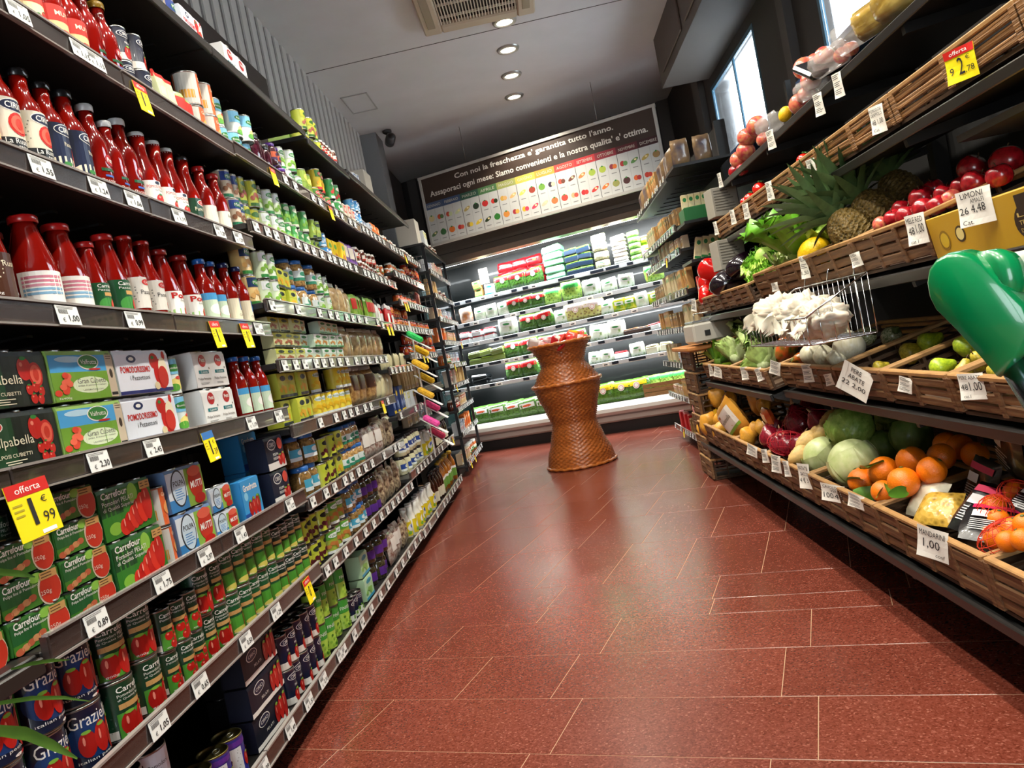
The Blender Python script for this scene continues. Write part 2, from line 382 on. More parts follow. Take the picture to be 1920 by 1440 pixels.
def can(name, desc, art, r=.0385, h=.115, body='2e7d32', cat='tin', lid=True, top=METAL, band=None, w=None):
    b = MB(); bm_ = M(body, .35, metal=.0, coat=.35); b.lathe([(r*.96, .0005), (r*1.015, .001), (r*1.015, .0035), (r, .005), (r, h-.004)], bm_, 22, cap=False)
    mi = b.mi(METAL); b.m[:66] = [mi]*66
    m = MB(); m.lathe([(r, h-.005), (r*1.02, h-.003), (r*1.02, h), (r*.93, h), (r*.92, h-.004), (r*.5, h-.004), (.001, h-.004)], top, 22, cap=False)
    sub = []
    if lid:
        t = MB(); t.tube([(r*.34*math.cos(a), -r*.25+r*.22*math.sin(a), h-.002) for a in [i*PI/5 for i in range(10)]], .0014, METAL, 5, closed=True); sub = [('pull_ring', t)]
    parts = [('lid', m, sub)]
    if art:
        l = MB(); art(l, cyl_map(r+.0003), r, h); parts.append(('label', l))
    return Proto(name, cat, desc, b, parts, w=w or r*2+.003, h=h, d=r*2)
def pack(name, desc, art, w, h, d=.078, body='eeeeee', n=3, cat='tin pack', lids=True):
    """cardboard sleeve round a row of tins: bulged front, can ends showing at the top"""
    b = MB(); bm_ = M(body, .5)
    V = []; F = []; K = 12
    for z, k in ((.002, .94), (.012, 1), (h-.014, 1), (h-.004, .92)):
        for i in range(K+1):
            u = -w/2+w*i/K; bul = .0015*abs(math.sin(PI*(u+w/2)/(w/n)))
            V.append((u, (-d/2-bul+.004)*k, z))
    for i in range(K+1): V.append((-w/2+w*i/K, d/2-.003, h-.004))
    for j in range(4):
        for i in range(K): a = j*(K+1)+i; F.append((a, a+1, a+K+2, a+K+1))
    o = len(V); V += [(-w/2, d/2-.003, .002), (w/2, d/2-.003, .002)]
    F += [(0, K+1, 2*K+2, 3*K+3, 4*K+4, o), (K, o+1, 5*K+4, 4*K+3, 3*K+2, 2*K+1), (o, 4*K+4, 5*K+4, o+1)]
    b.add(V, F, bm_)
    parts = []
    if lids:
        for i in range(n):
            m = MB(); cu = -w/2+w/n*(i+.5); R = min(w/n*.46, d*.46)
            m.lathe([(R, h-.006), (R*1.02, h), (R*.92, h), (R*.9, h-.003), (.001, h-.003)], METAL, 16, c=(cu, 0, 0), cap=False); parts.append(('tin_end', m))
    l = MB(); mp = lambda u, v, dd: (u, -d/2-.0016*abs(math.sin(PI*(u+w/2)/(w/n)))-.0003+.004-dd*1.3, v)
    art(l, mp, w, h); parts.append(('printed_front', l))
    return Proto(name, cat, desc, b, parts, w=w+.003, h=h, d=d)
def jar(name, desc, content='9a6b2c', lid='caa63a', r=.036, h=.10, label=None, band=None, var=.5, cat='jar', scale=90, art=None):
    b = MB(); b.lathe([(r*.92, 0), (r, .006), (r, h*.72), (r*.86, h*.82), (r*.8, h*.86)], M(content, .12, coat=.7, var=var, scale=scale), 18)
    c = MB(); c.lathe([(r*.84, h*.84), (r*.88, h*.86), (r*.88, h*.98), (r*.8, h), (.001, h)], M(lid, .3, coat=.2), 18, cap=False)
    parts = [('lid', c)]
    if label:
        l = MB(); mp = cyl_map(r+.0004); hw = r*1.25
        l.rect(mp, -hw, hw, h*.2, h*.58, M(label, .5), n=8)
        if band: l.rect(mp, -hw, hw, h*.2, h*.32, M(band, .5), .001, n=8); l.ell(mp, 0, h*.45, r*.5, h*.09, M(band, .5), .0012, 8)
        if art: art(l, mp, r, h)
        parts.append(('label', l))
    return Proto(name, cat, desc, b, parts, w=r*2+.004, h=h, d=r*2)
def pouch_mesh(b, w, h, d, m, lean=0., seed=0, top=.06):
    random.seed(seed); V = []; F = []; nx, nz = 7, 9
    for side in (-1, 1):
        for j in range(nz+1):
            v = j/nz
            for i in range(nx+1):
                u = i/nx*2-1; t = max(0, 1-u**4)*max(0, (1-(2*v-1)**4))
                fl = 1-.10*abs(2*v-1)**3
                V.append((u*w/2*fl+random.uniform(-1, 1)*.012*w, side*(d/2*t**.6+random.uniform(-.06, .06)*d*t)+lean*v*h, v*h+random.uniform(-.015, .015)*h*(1 if 0 < j else 0)))
    N = (nx+1)*(nz+1)
    for s_ in (0, 1):
        for j in range(nz):
            for i in range(nx):
                a = s_*N+j*(nx+1)+i; q = (a, a+1, a+nx+2, a+nx+1); F.append(q if s_ == 0 else q[::-1])
    b.add(V, F, m, True)
def bag(name, desc, w=.12, h=.17, d=.06, content='b58a4a', c2='6b3f1c', label=None, scale=60, cat='bag', seed=1, kind='noise', top=None, art=None, rough=.3):
    b = MB(); pouch_mesh(b, w, h, d, M(content, rough, coat=.5, c2=c2, scale=scale, bump=.3, kind=kind), seed=seed)
    parts = []
    mp = lambda u, v, dd: (u, -d*.5*(max(0, 1-(2*u/w)**4)*max(0, 1-(2*v/h-1)**4))**.6-.003-dd, v)
    if label or art:
        l = MB()
        if label:
            for j in range(5): l.rect(mp, -w*.36, w*.36, h*(.42+j*.08), h*(.50+j*.08), M(label, .4), n=6)
        if art: art(l, mp, w, h)
        parts.append(('label', l))
    if top:
        t = MB(); pouch_mesh(t, w*.92, h*.2, d*.25, M(top, .35, coat=.4), seed=seed+3); 
        t.v = [(x, y, z+h*.9) for x, y, z in t.v]; parts.append(('bag_top', t))
    return Proto(name, cat, desc, b, parts, w=w+.004, h=h, d=d)
def carton(name, desc, art=None, w=.09, h=.15, d=.05, body='e8c81c', cat='box'):
    b = MB(); b.box((0, 0, h/2), (w, d, h), M(body, .5), bev=.0025)
    parts = []
    if art:
        l = MB(); FLAT[0] = True; art(l, plane_map(-d/2), w, h); FLAT[0] = False; parts.append(('printed_front', l))
    return Proto(name, cat, desc, b, parts, w=w+.003, h=h, d=d)
FLAT = [False]
def two(c1, c2, pic=None, txt=None, tc=None):
    """generic printed front for tins, packs and boxes"""
    def f(b, mp, w, h):
        hw = w/2 if (w > .06 or FLAT[0]) else w*1.2
        b.rect(mp, -hw*.98, hw*.98, h*.62, h*.93, M(c1, .45), n=8); b.ell(mp, 0, h*.76, hw*.6, h*.1, M(c2, .45), .001, 8)
        b.rect(mp, -hw*.98, hw*.98, h*.05, h*.16, M(c2, .45), .0007, n=8)
        if txt: b.text(mp, txt, -hw*.5, hw*.5, h*.71, tc or WHITE, v1=h*.81, d=.0016)
        if pic:
            random.seed(len(c1)+len(pic))
            for i in range(6): b.ell(mp, hw*random.uniform(-.7, .7), h*random.uniform(.24, .5), hw*.24, h*.085, M(pic, .5), .001+.0001*i, 6)
    return f
K = {}
# ---- passata bottles
def art_nutri(b, mp, r, h):
    b.rect(mp, -r*1.7, r*1.3, h*.06, h*.42, WHITE, n=12)
    for i, c in enumerate(('c9788c', 'c9788c', 'd08a9a', '7aa6c4', '7aa6c4')): b.rect(mp, -r*1.55, r*.2, h*(.35-i*.04), h*(.375-i*.04), M(c, .6), .001, 6)
    b.rect(mp, -r*1.2, -r*.6, h*.09, h*.115, RED, .001, 3); b.text(mp, '700g', r*.2, r*.75, h*.085, GREY, v1=h*.115)
    b.text(mp, 'Passata', r*.3, r*1.1, h*.37, INK, v1=h*.395); tomato(b, mp, r*.95, h*.27, r*.42); b.ell(mp, r*.98, h*.2, r*.36, h*.05, M('d8a060', .5), .0018, 7)
K['pas_white'] = bottle('passata_bottle', 'passata bottle with wide white nutrition label', art_nutri, 'cone', .049, .225, 'c01a1a', capr=.58)
def art_brown(b, mp, r, h):
    b.rect(mp, -r*1.6, r*1.4, h*.1, h*.5, M('4a2a1c', .35), n=12); b.text(mp, 'Rustica', -r*.2, r*1.1, h*.38, CREAM, v1=h*.43); lines(b, mp, -r*1.4, -r*.2, h*.2, h*.44, 7, CREAM)
    b.text(mp, '680g', -r*1.0, -r*.4, h*.13, WHITE, v1=h*.16); b.text(mp, '680g', r*.5, r*1.1, h*.13, WHITE, v1=h*.16); halftom(b, mp, r*1.1, h*.27, r*.35)
K['pas_brown'] = bottle('passata_bottle', 'passata bottle with dark brown label', art_brown, 'cone', .042, .235, 'd8dcdf', glass='8c1006')
def art_carpas(b, mp, r, h):
    b.rect(mp, -r*1.5, r*1.5, h*.06, h*.45, M('14522c', .4), n=12); b.text(mp, 'Carrefour', -r*.8, r*.9, h*.385, WHITE, v1=h*.43, bold=.01)
    b.text(mp, 'Passata', -r*.8, r*.3, h*.345, WHITE, v1=h*.37); b.rect(mp, -r*.4, r*.8, h*.28, h*.325, TAN, .001, 6); b.ell(mp, -r*.2, h*.17, r*.7, h*.09, M('3f8f3a', .5), .0008, 8); halftom(b, mp, r*.5, h*.16, r*.5)
K['pas_green'] = bottle('passata_bottle', 'green-labelled passata bottle', art_carpas, 'cone', .043, .228, 'c01a1a', capr=.58)
def art_conad(b, mp, r, h):
    b.rect(mp, -r*1.5, r*1.5, h*.14, h*.5, M('d9d5cc', .5), n=12); b.ell(mp, r*.2, h*.44, r*.5, h*.035, RED, .001, 8); b.text(mp, 'Cirio', -r*.1, r*.5, h*.425, WHITE, v1=h*.455)
    b.text(mp, 'Passata', -r*.5, r*.9, h*.3, INK, v1=h*.35); lines(b, mp, -r*1.4, -r*.7, h*.2, h*.4, 6, GREY); tomato(b, mp, r*.7, h*.2, r*.32)
K['pas_cream'] = bottle('passata_bottle', 'slim passata bottle with pale grey label', art_conad, 'carafe', .037, .235, 'b81a14')
def art_pom(b, mp, r, h):
    b.rect(mp, -r*1.6, r*1.6, h*.05, h*.42, WHITE, n=12); b.ell(mp, 0, h*.13, r*1.5, h*.06, M('9ecb7a', .5), .0008, 10); b.rect(mp, -r*1.6, r*1.6, h*.02, h*.07, RED, .0009, 12)
    b.text(mp, 'Pom', -r*.9, r*.8, h*.32, RED, v1=h*.40, bold=.03); b.text(mp, 'PASSATA', -r*.3, r*.8, h*.28, DKGREEN, v1=h*.305); tomato(b, mp, r*.45, h*.15, r*.5); b.text(mp, '700g', -r*.2, r*.3, h*.035, WHITE, v1=h*.06)
K['pas_pom'] = bottle('passata_bottle', 'passata bottle with big red lettering', art_pom, 'cone', .045, .225, 'a01818', capr=.56)
def art_blue(b, mp, r, h):
    b.rect(mp, -r*1.5, r*1.5, h*.08, h*.48, M('cfe3c8', .5), n=12); b.rect(mp, -r*1.5, r*1.5, h*.38, h*.48, SKY, .0008, 12); b.ell(mp, 0, h*.24, r*.9, h*.08, WHITE, .001, 8); tomato(b, mp, r*.6, h*.15, r*.4)
K['pas_blue'] = bottle('passata_bottle', 'passata bottle with blue and pale green label', art_blue, 'tall', .035, .225, '1d5fb0')
def art_class(b, mp, r, h):
    b.rect(mp, -r*1.5, r*1.5, h*.06, h*.44, CREAM, n=12); b.rect(mp, -r*.1, r*.8, h*.26, h*.44, M('1c5aa8', .5), .001, 6); b.rect(mp, r*.05, r*.65, h*.29, h*.35, SKY, .0012, 4)
    b.text(mp, 'CLASSICA', -r*.5, r*1.1, h*.17, INK, v1=h*.2); tomato(b, mp, r*.4, h*.11, r*.3)
K['pas_class'] = bottle('passata_bottle', 'passata bottle with cream label and blue panel', art_class, 'tall', .034, .232, '16245c')
def art_cirio(navy):
    def f(b, mp, r, h):
        bgm = NAVY if navy else M('d6cfbc', .5)
        b.rect(mp, -r*1.8, r*1.8, h*.14, h*.58, bgm, n=14)
        if navy: b.ell(mp, -r*.3, h*.16, r*1.2, h*.1, CREAM, .0008, 10)
        else: b.rect(mp, -r*1.8, r*1.8, h*.14, h*.24, M('14181c', .4), .0008, 14)
        b.ell(mp, r*.15, h*.515, r*.85, h*.055, WHITE, .001, 10); b.ell(mp, r*.15, h*.515, r*.8, h*.048, NAVY, .0013, 10); b.text(mp, 'CIRIO', -r*.42, r*.72, h*.488, WHITE, v1=h*.542, d=.0018, bold=.01)
        if navy: b.text(mp, 'Passata', -r*.2, r*.5, h*.36, CREAM, v1=h*.4); b.ell(mp, r*.7, h*.26, r*.35, h*.11, PINKR, .0012, 6); b.ell(mp, -r*.2, h*.19, r*.3, h*.02, GREEN, .0014, 6)
        else: halftom(b, mp, r*.2, h*.36, r*.62); b.text(mp, 'La Rustica', -r*.7, r*.9, h*.19, WHITE, v1=h*.235); b.text(mp, 'PASSATA', -r*.1, r*.8, h*.155, WHITE, v1=h*.175); lines(b, mp, -r*1.7, -r*.8, h*.28, h*.5, 7, GREY)
    return f
K['pas_rustica'] = bottle('passata_bottle', 'tall beige-labelled passata bottle', art_cirio(False), 'tall', .041, .262, '14161a', glass='941006')
K['pas_navy'] = bottle('passata_bottle', 'tall passata bottle with navy label', art_cirio(True), 'tall', .041, .262, '14161a', glass='941006')
def art_petti(b, mp, r, h):
    b.ell(mp, r*.3, h*.4, r*.5, h*.06, M('a81018', .4), .0008, 8); b.text(mp, 'Petti', -r*.05, r*.68, h*.375, WHITE, v1=h*.425, bold=.02); b.rect(mp, -r*.6, r*1.0, h*.28, h*.31, M('14522c', .4), .0008, 8)
    b.text(mp, 'Passata', -r*.7, r*.6, h*.16, M('e8c9c0', .5), v1=h*.2); lines(b, mp, r*.1, r*.9, h*.06, h*.14, 4, M('c8a8a0', .5)); b.rect(mp, -r*.4, r*.3, h*.22, h*.24, M('3c62b0', .5), .0008, 4)
K['pas_petti'] = bottle('passata_bottle', 'white-capped passata bottle', art_petti, 'tall', .039, .262, 'c4c8ca', glass='86100a')
K['pas_gold'] = bottle('passata_bottle', 'gold-capped passata bottle', art_petti, 'tall', .039, .25, 'b08a2e', glass='86100a')
def art_pss(b, mp, r, h):
    b.rect(mp, -r*1.5, r*1.5, h*.05, h*.4, WHITE, n=12); b.rect(mp, -r*1.5, r*1.5, h*.05, h*.085, NAVY, .0009, 12); b.text(mp, 'POMODORISSIMO', -r*.9, r*1.0, h*.31, RED, v1=h*.345); b.ell(mp, 0, h*.375, r*.25, h*.02, NAVY, .001, 6)
    b.text(mp, 'la Passata', -r*.3, r*.7, h*.275, INK, v1=h*.3); tomato(b, mp, r*.1, h*.18, r*.45); tomato(b, mp, r*.75, h*.15, r*.36)
K['pas_pss'] = bottle('passata_bottle', 'white and navy labelled passata bottle', art_pss, 'carafe', .039, .25, 'cfd3d4')
def art_star(b, mp, r, h):
    b.rect(mp, -r*1.5, r*1.5, h*.06, h*.42, M('0d3a22', .4), n=12); b.ell(mp, r*.2, h*.36, r*.6, h*.04, WHITE, .001, 8); b.ell(mp, r*.2, h*.36, r*.52, h*.032, RED, .0012, 8); b.text(mp, 'STAR', -r*.15, r*.55, h*.345, WHITE, v1=h*.372, d=.0016); b.text(mp, 'Puro Sole', -r*.7, r*.9, h*.25, CREAM, v1=h*.3); b.rect(mp, r*.1, r*.6, h*.1, h*.2, DRED, .001, 4)
K['pas_star'] = bottle('passata_bottle', 'passata bottle with dark green label and white oval', art_star, 'carafe', .039, .25, '202020')
def art_fatt(b, mp, r, h):
    b.rect(mp, -r*1.5, r*1.5, h*.05, h*.42, M('e6e0d0', .6), n=12); b.rect(mp, -r*1.5, r*1.5, h*.03, h*.075, LGREEN, .0009, 12); b.text(mp, 'Fattoria', -r*.1, r*1.0, h*.33, INK, v1=h*.37); lines(b, mp, -r*.8, r*.9, h*.24, h*.31, 3, GREY); tomato(b, mp, r*.4, h*.14, r*.42)
K['pas_fatt'] = bottle('passata_bottle', 'cream-labelled passata bottle with green foot', art_fatt, 'tall', .036, .245, 'b81414')
def art_mutti(b, mp, r, h):
    b.rect(mp, -r*1.5, r*1.5, h*.06, h*.33, M('e3c48e', .5), n=12); b.ell(mp, 0, h*.34, r*1.35, h*.06, M('e3c48e', .5), .0006, 8); b.rect(mp, -r*1.5, r*1.5, h*.33, h*.5, M('c62a1e', .45), .0008, 12); b.text(mp, 'MUTTI', -r*.6, r*.8, h*.39, CREAM, v1=h*.44, bold=.02)
    b.text(mp, 'DATTERINI', -r*.7, r*.9, h*.18, RED, v1=h*.25, bold=.01); b.ell(mp, r*.1, h*.12, r*.5, h*.03, DRED, .001, 6)
K['pas_mutti'] = bottle('passata_bottle', 'tan and red labelled passata bottle', art_mutti, 'tall', .04, .245, 'c01a1a')
def art_ciliegini(b, mp, r, h):
    b.rect(mp, -r*1.5, r*1.5, h*.06, h*.5, M('dfe0b0', .5), n=12); b.rect(mp, -r*1.5, r*1.5, h*.36, h*.5, M('d63a2c', .45), .0008, 12); cherries(b, mp, 0, h*.2, r*.4)
K['pas_cili'] = bottle('passata_bottle', 'pale green labelled passata bottle', art_ciliegini, 'tall', .04, .245, 'c01a1a')
# ---- tins
def art_carre(kind):
    def f(b, mp, r, h):
        b.rect(mp, -r*1.15, r*1.45, h*.05, h*.46, M('4f9a30', .45), n=10)
        b.text(mp, 'Carrefour', -r*1.0, r*.85, h*.80, WHITE, v1=h*.90, bold=.012)
        b.text(mp, {'pelati': 'Pomodori PELATI', 'pomo': 'Pomodorini', 'verde': 'Pomodori'}[kind], -r*1.0, r*.7, h*.725, WHITE, v1=h*.775)
        if kind == 'pelati': b.text(mp, 'di Qualità Superiore', -r*1.0, r*.9, h*.655, WHITE, v1=h*.70)
        b.rect(mp, -r*1.0, r*1.0, h*.52, h*.61, TAN, .001, 8); lines(b, mp, -r*.7, r*.7, h*.535, h*.60, 2, M('5a3a1c', .6))
        if kind == 'pelati': plums(b, mp, r*.25, h*.26, r*2.5, h*.5, 3)
        elif kind == 'pomo': cherries(b, mp, r*.2, h*.28, r*.62)
        else: plums(b, mp, r*.7, h*.3, r*.8, h*.6, 2); b.ell(mp, -r*.2, h*.14, r*.7, h*.07, M('d8d060', .5), .0012, 8)
        lines(b, mp, -r*2.3, -r*1.3, h*.15, h*.85, 9, M('4a6a58', .6)); b.rect(mp, -r*1.6, -r*1.2, h*.06, h*.2, WHITE, .0008, 3)
        b.text(mp, '800g' if kind == 'pelati' else '400g', -r*.9, -r*.3, h*.07, WHITE, v1=h*.115)
    return f
K['tin_pelati'] = can('peeled_tomato_tin', 'dark green plum tomato tin', art_carre('pelati'), .046, .128, '0f3d24')
K['tin_pomo'] = can('cherry_tomato_tin', 'dark green tin with cherry tomatoes', art_carre('pomo'), .0375, .122, '0f3d24')
K['tin_pel4'] = can('peeled_tomato_tin', 'small dark green tin', art_carre('pelati'), .0375, .122, '0f3d24')
K['tin_verde'] = can('tomato_tin', 'bright green tomato tin', art_carre('verde'), .0385, .126, '14522c')
def art_graz(b, mp, r, h):
    b.ell(mp, 0, h*.5, r*1.3, h*.33, M('123a72', .4), .0005, 12); b.text(mp, 'Graziella', -r*1.1, r*.9, h*.70, WHITE, v1=h*.9, d=.0016)
    plums(b, mp, r*.1, h*.42, r*1.9, h*.5, 3); b.text(mp, 'italian peeled', -r*1.0, r*.8, h*.13, WHITE, v1=h*.19); b.ell(mp, r*.6, h*.07, r*.35, h*.02, RED, .001, 6); b.ell(mp, r*.3, h*.07, r*.2, h*.02, WHITE, .001, 6)
    b.rect(mp, -r*2.6, -r*1.4, h*.25, h*.85, M('3fae4a', .45), n=6); lines(b, mp, -r*2.5, -r*1.5, h*.3, h*.82, 12, M('8fd88a', .5)); lines(b, mp, -r*2.5, -r*1.2, h*.06, h*.2, 3, WHITE)
K['tin_graz'] = can('peeled_tomato_tin', 'navy peeled tomato tin with white script', art_graz, .05, .13, '0b1430')
def art_cirtin(b, mp, r, h):
    b.rect(mp, -r*1.6, r*1.6, h*.03, h*.22, M('e6e2da', .5), n=10); b.ell(mp, 0, h*.78, r*.85, h*.1, WHITE, .0008, 10); b.ell(mp, 0, h*.78, r*.78, h*.085, NAVY, .0011, 10); b.text(mp, 'CIRIO', -r*.55, r*.55, h*.735, WHITE, v1=h*.825, d=.0016, bold=.01)
    b.text(mp, 'PELATI', -r*.2, r*.7, h*.5, WHITE, v1=h*.56); plums(b, mp, r*.4, h*.24, r*1.5, h*.46, 2)
K['tin_cirio'] = can('peeled_tomato_tin', 'navy and white peeled tomato tin', art_cirtin, .039, .128, '0b1430')
def art_piselli(b, mp, r, h):
    b.rect(mp, -r*1.6, r*1.6, h*.55, h*.98, M('3f9a34', .45), n=10); b.text(mp, 'FINISSIMI', -r*.9, r*.9, h*.66, WHITE, v1=h*.76)
    random.seed(4)
    for i in range(16): b.ell(mp, r*random.uniform(-.9, .9), h*random.uniform(.1, .45), r*.15, h*.04, M('4c7a1e', .5) if i % 2 else M('8fb83e', .5), .001+.0001*i, 5)
K['tin_peas'] = can('pea_tin', 'light green pea tin', art_piselli, .036, .128, 'a8c84a')
def art_cirpeas(b, mp, r, h):
    b.rect(mp, -r*1.6, r*1.6, h*.03, h*.3, M('dfe3d4', .5), n=10); b.ell(mp, 0, h*.78, r*.8, h*.1, WHITE, .0008, 10); b.ell(mp, 0, h*.78, r*.72, h*.085, NAVY, .0011, 10); b.text(mp, 'CIRIO', -r*.5, r*.5, h*.74, WHITE, v1=h*.82, d=.0016)
    random.seed(5)
    for i in range(12): b.ell(mp, r*random.uniform(-.6, .9), h*random.uniform(.12, .38), r*.16, h*.05, M('6a9a2a', .5), .001+.0001*i, 5)
K['tin_cpeas'] = can('pea_tin', 'navy pea tin with ring pull top', art_cirpeas, .036, .11, '0b1430')
def art_wpom(b, mp, r, h):
    b.rect(mp, -r*1.7, r*1.7, h*.04, h*.96, M('dfe6f2', .5), n=12); b.rect(mp, -r*.9, -r*.85, h*.6, h*.85, INK, .001, 1); b.text(mp, 'Pomodori', -r*.7, r*.3, h*.72, INK, v1=h*.79); b.text(mp, 'pelati', -r*.7, -r*.1, h*.63, GREY, v1=h*.69); tomato(b, mp, r*.7, h*.38, r*.34); b.ell(mp, r*.8, h*.2, r*.1, h*.12, GREEN, .001, 5)
K['tin_white'] = can('peeled_tomato_tin', 'plain white peeled tomato tin', art_wpom, .046, .128, 'dfe6f2')
def art_purple(b, mp, r, h):
    b.rect(mp, -r*1.7, r*1.7, h*.04, h*.2, M('2a2a80', .4), n=12); b.rect(mp, -r*1.6, -r*.6, h*.2, h*.75, M('d8d8d8', .5), .0008, 6); lines(b, mp, -r*1.5, -r*.65, h*.25, h*.72, 8, GREY); plums(b, mp, r*.3, h*.4, r*1.5, h*.4, 3); b.rect(mp, -r*1.7, r*1.7, h*.78, h*.9, M('5c2a90', .4), .0008, 12)
K['tin_purple'] = can('peeled_tomato_tin', 'violet and red tin with gold ring-pull top', art_purple, .043, .12, '2c2a86', top=GOLDLID)
def art_bondu(b, mp, r, h):
    b.rect(mp, -r*1.5, r*1.5, h*.55, h*.95, M('7fc4e8', .45), n=10); b.ell(mp, 0, h*.72, r*.9, h*.1, GREEN, .001, 8); b.text(mp, 'Bonduelle', -r*.7, r*.7, h*.69, WHITE, v1=h*.75, d=.0016); b.ell(mp, r*.2, h*.3, r*.9, h*.16, M('f0e080', .5), .0009, 8); b.ell(mp, -r*.3, h*.2, r*.6, h*.1, M('5aa83a', .5), .0011, 8); b.ell(mp, r*.4, h*.45, r*.5, h*.05, PINKR, .0012, 6)
K['tin_bondu'] = can('vegetable_tin', 'pale blue and white vegetable tin', art_bondu, .0375, .112, 'dce8e4')
def art_orange(b, mp, r, h):
    b.rect(mp, -r*2.4, -r*.4, h*.05, h*.95, M('c9c6be', .5), n=8); b.rect(mp, -r*2.0, -r*.8, h*.2, h*.45, M('d89a30', .5), .0008, 5); b.rect(mp, r*.6, r*1.5, h*.05, h*.3, SKY, .0008, 5); b.text(mp, 'Gnocchi', -r*.2, r*1.1, h*.75, CREAM, v1=h*.85); b.ell(mp, r*.5, h*.45, r*.7, h*.18, M('f0a860', .5), .001, 8)
K['tin_orange'] = can('vegetable_tin', 'orange and grey tin', art_orange, .043, .12, 'd8602c')
K['tin_delmonte'] = can('fruit_tin', 'green and yellow fruit tin', two('3f7a2a', 'c01a12', 'f0b020', 'Del Monte'), .036, .12, 'd8c030')
K['tin_tallgreen'] = can('fruit_tin', 'tall olive green tin', two('8fa83a', 'e8e060', '6f8a2a'), .043, .17, '7f9a3a')
K['tin_melon'] = can('fruit_tin', 'green tin with red fruit', two('2a8a3a', 'e8e8d8', 'd0302a'), .036, .12, '3fa04a')
K['tin_ygreen'] = can('bean_tin', 'yellow-green bean tin', two('c8c83a', '3a6a2a', 'a85a4a'), .0365, .115, 'b8c04a')
K['tin_ybean'] = can('bean_tin', 'yellow bean tin with dark beans', two('c0cc3a', '16181c', '5a1420', 'Carrefour', DKGREEN), .0375, .118, 'c2c83e')
K['tin_bbean'] = can('bean_tin', 'blue-topped bean tin', two('1a3a8a', '0f6f4a', '8a5a3a', 'Mattei'), .0385, .125, 'c8b8a0')
K['tin_chick'] = can('chickpea_tin', 'tin printed with chickpeas below navy band', two('0f2a5a', '2e7d32', 'd8a860', 'Mattei'), .0385, .12, 'd8b878')
K['tin_valf'] = can('vegetable_tin', 'white and green vegetable tin', two('e8ecec', '2e8a3a', '7fb23a', 'Valfrutta'), .0365, .112, 'd4e4c0')
K['tin_green'] = can('vegetable_tin', 'leaf green vegetable tin', two('3f9a4a', 'e8f0d0', '8fc84a'), .0365, .112, '5fae4a')
K['tin_corn'] = can('corn_tin', 'yellow corn tin', two('f2d83a', 'e8f0f0', 'e8b820', 'Bonduelle', GREEN), .043, .115, 'e8d040')
K['tin_tuna'] = can('vegetable_tin', 'lime green tin with dark emblem', two('a8c83a', '16301c', 'c8d860'), .0365, .115, '9aba3a')
K['tin_blue'] = can('fish_tin', 'sky blue and white tin', two('2a7ac0', 'e8f0f8', 'c8d8e8'), .034, .075, '5aa8d8')
K['tin_greenbig'] = can('vegetable_tin', 'wide yellow-green tin with white panel', two('5aa03a', 'f0f4f0', 'c87a3a', 'Valfrutta', GREEN), .05, .105, '9aa83a')
K['tin_redbean'] = can('bean_tin', 'green and red tin of beans', art_carre('verde'), .041, .128, '0d2e22')
# ---- packs
def art_starpack(b, mp, w, h):
    b.rect(mp, -w/2, w/2, .003, h-.015, M('0e1a14', .4), n=12); b.rect(mp, -w/2, -w*.12, .003, h-.015, M('123f22', .4), .0007, 6)
    b.ell(mp, -w*.38, h*.74, w*.13, h*.1, WHITE, .001, 8); b.ell(mp, -w*.38, h*.74, w*.115, h*.085, RED, .0013, 8); b.text(mp, 'STAR', -w*.46, -w*.3, h*.7, WHITE, v1=h*.78, d=.0018)
    b.text(mp, 'pulpabella', -w*.47, w*.12, h*.36, CREAM, v1=h*.56, d=.0018); b.text(mp, 'POLPOSI CUBETTI', -w*.47, w*.06, h*.22, CREAM, v1=h*.28); lines(b, mp, -w*.47, 0, h*.06, h*.18, 3, CREAM)
    tomato(b, mp, w*.18, h*.66, w*.1); halftom(b, mp, w*.32, h*.55, w*.1)
    for i, (a, c) in enumerate(((.2, .3), (.28, .33), (.36, .26), (.24, .14), (.33, .12))): tomato(b, mp, w*a, h*c, w*.045)
K['pk_star'] = pack('tin_pack', 'black and green diced tomato pack', art_starpack, .26, .118, body='0e1a14')
def art_valf(b, mp, w, h):
    b.rect(mp, -w/2, w*.36, h*.55, h-.014, SKY, n=10); b.ell(mp, -w*.2, h*.8, w*.22, h*.06, M('b8dcf0', .5), .0008, 8); b.rect(mp, -w/2, w*.36, .003, h*.56, GRASS, .0007, 10); b.ell(mp, w*.06, h*.3, w*.28, h*.16, M('dbe8c4', .5), .0009, 10)
    b.ell(mp, w*.08, h*.74, w*.17, h*.15, WHITE, .001, 10); b.ell(mp, w*.08, h*.745, w*.155, h*.13, GREEN, .0013, 10); b.text(mp, 'Valfrutta', -w*.05, w*.21, h*.70, WHITE, v1=h*.79, d=.0018); b.ell(mp, w*.16, h*.6, w*.1, h*.02, RED, .0016, 8)
    b.text(mp, 'Gran Cubetti', -w*.14, w*.3, h*.33, GREY, v1=h*.43); b.text(mp, 'polpa di pomodori italiani', -w*.14, w*.3, h*.27, GREY, v1=h*.31); b.text(mp, 'LAVORATI FRESCHI', -w*.08, w*.24, h*.19, GREY, v1=h*.22)
    random.seed(2)
    for i in range(9): b.ell(mp, w*random.uniform(-.46, -.26), h*random.uniform(.15, .5), w*.05, h*.06, M('d8422a', .5) if i % 2 else M('e8664a', .5), .0012+.0001*i, 6)
    b.text(mp, '3x400g', -w*.46, -w*.28, h*.05, WHITE, v1=h*.1)
    b.rect(mp, w*.36, w*.5, .003, h-.014, M('c8b8a0', .6), .0008, 3); b.rect(mp, w*.375, w*.49, h*.06, h*.12, INK, .001, 3); b.ell(mp, w*.43, h*.5, w*.03, h*.1, M('3a2a20', .5), .001, 5); lines(b, mp, w*.38, w*.49, h*.78, h*.92, 3, M('6a5a4a', .6))
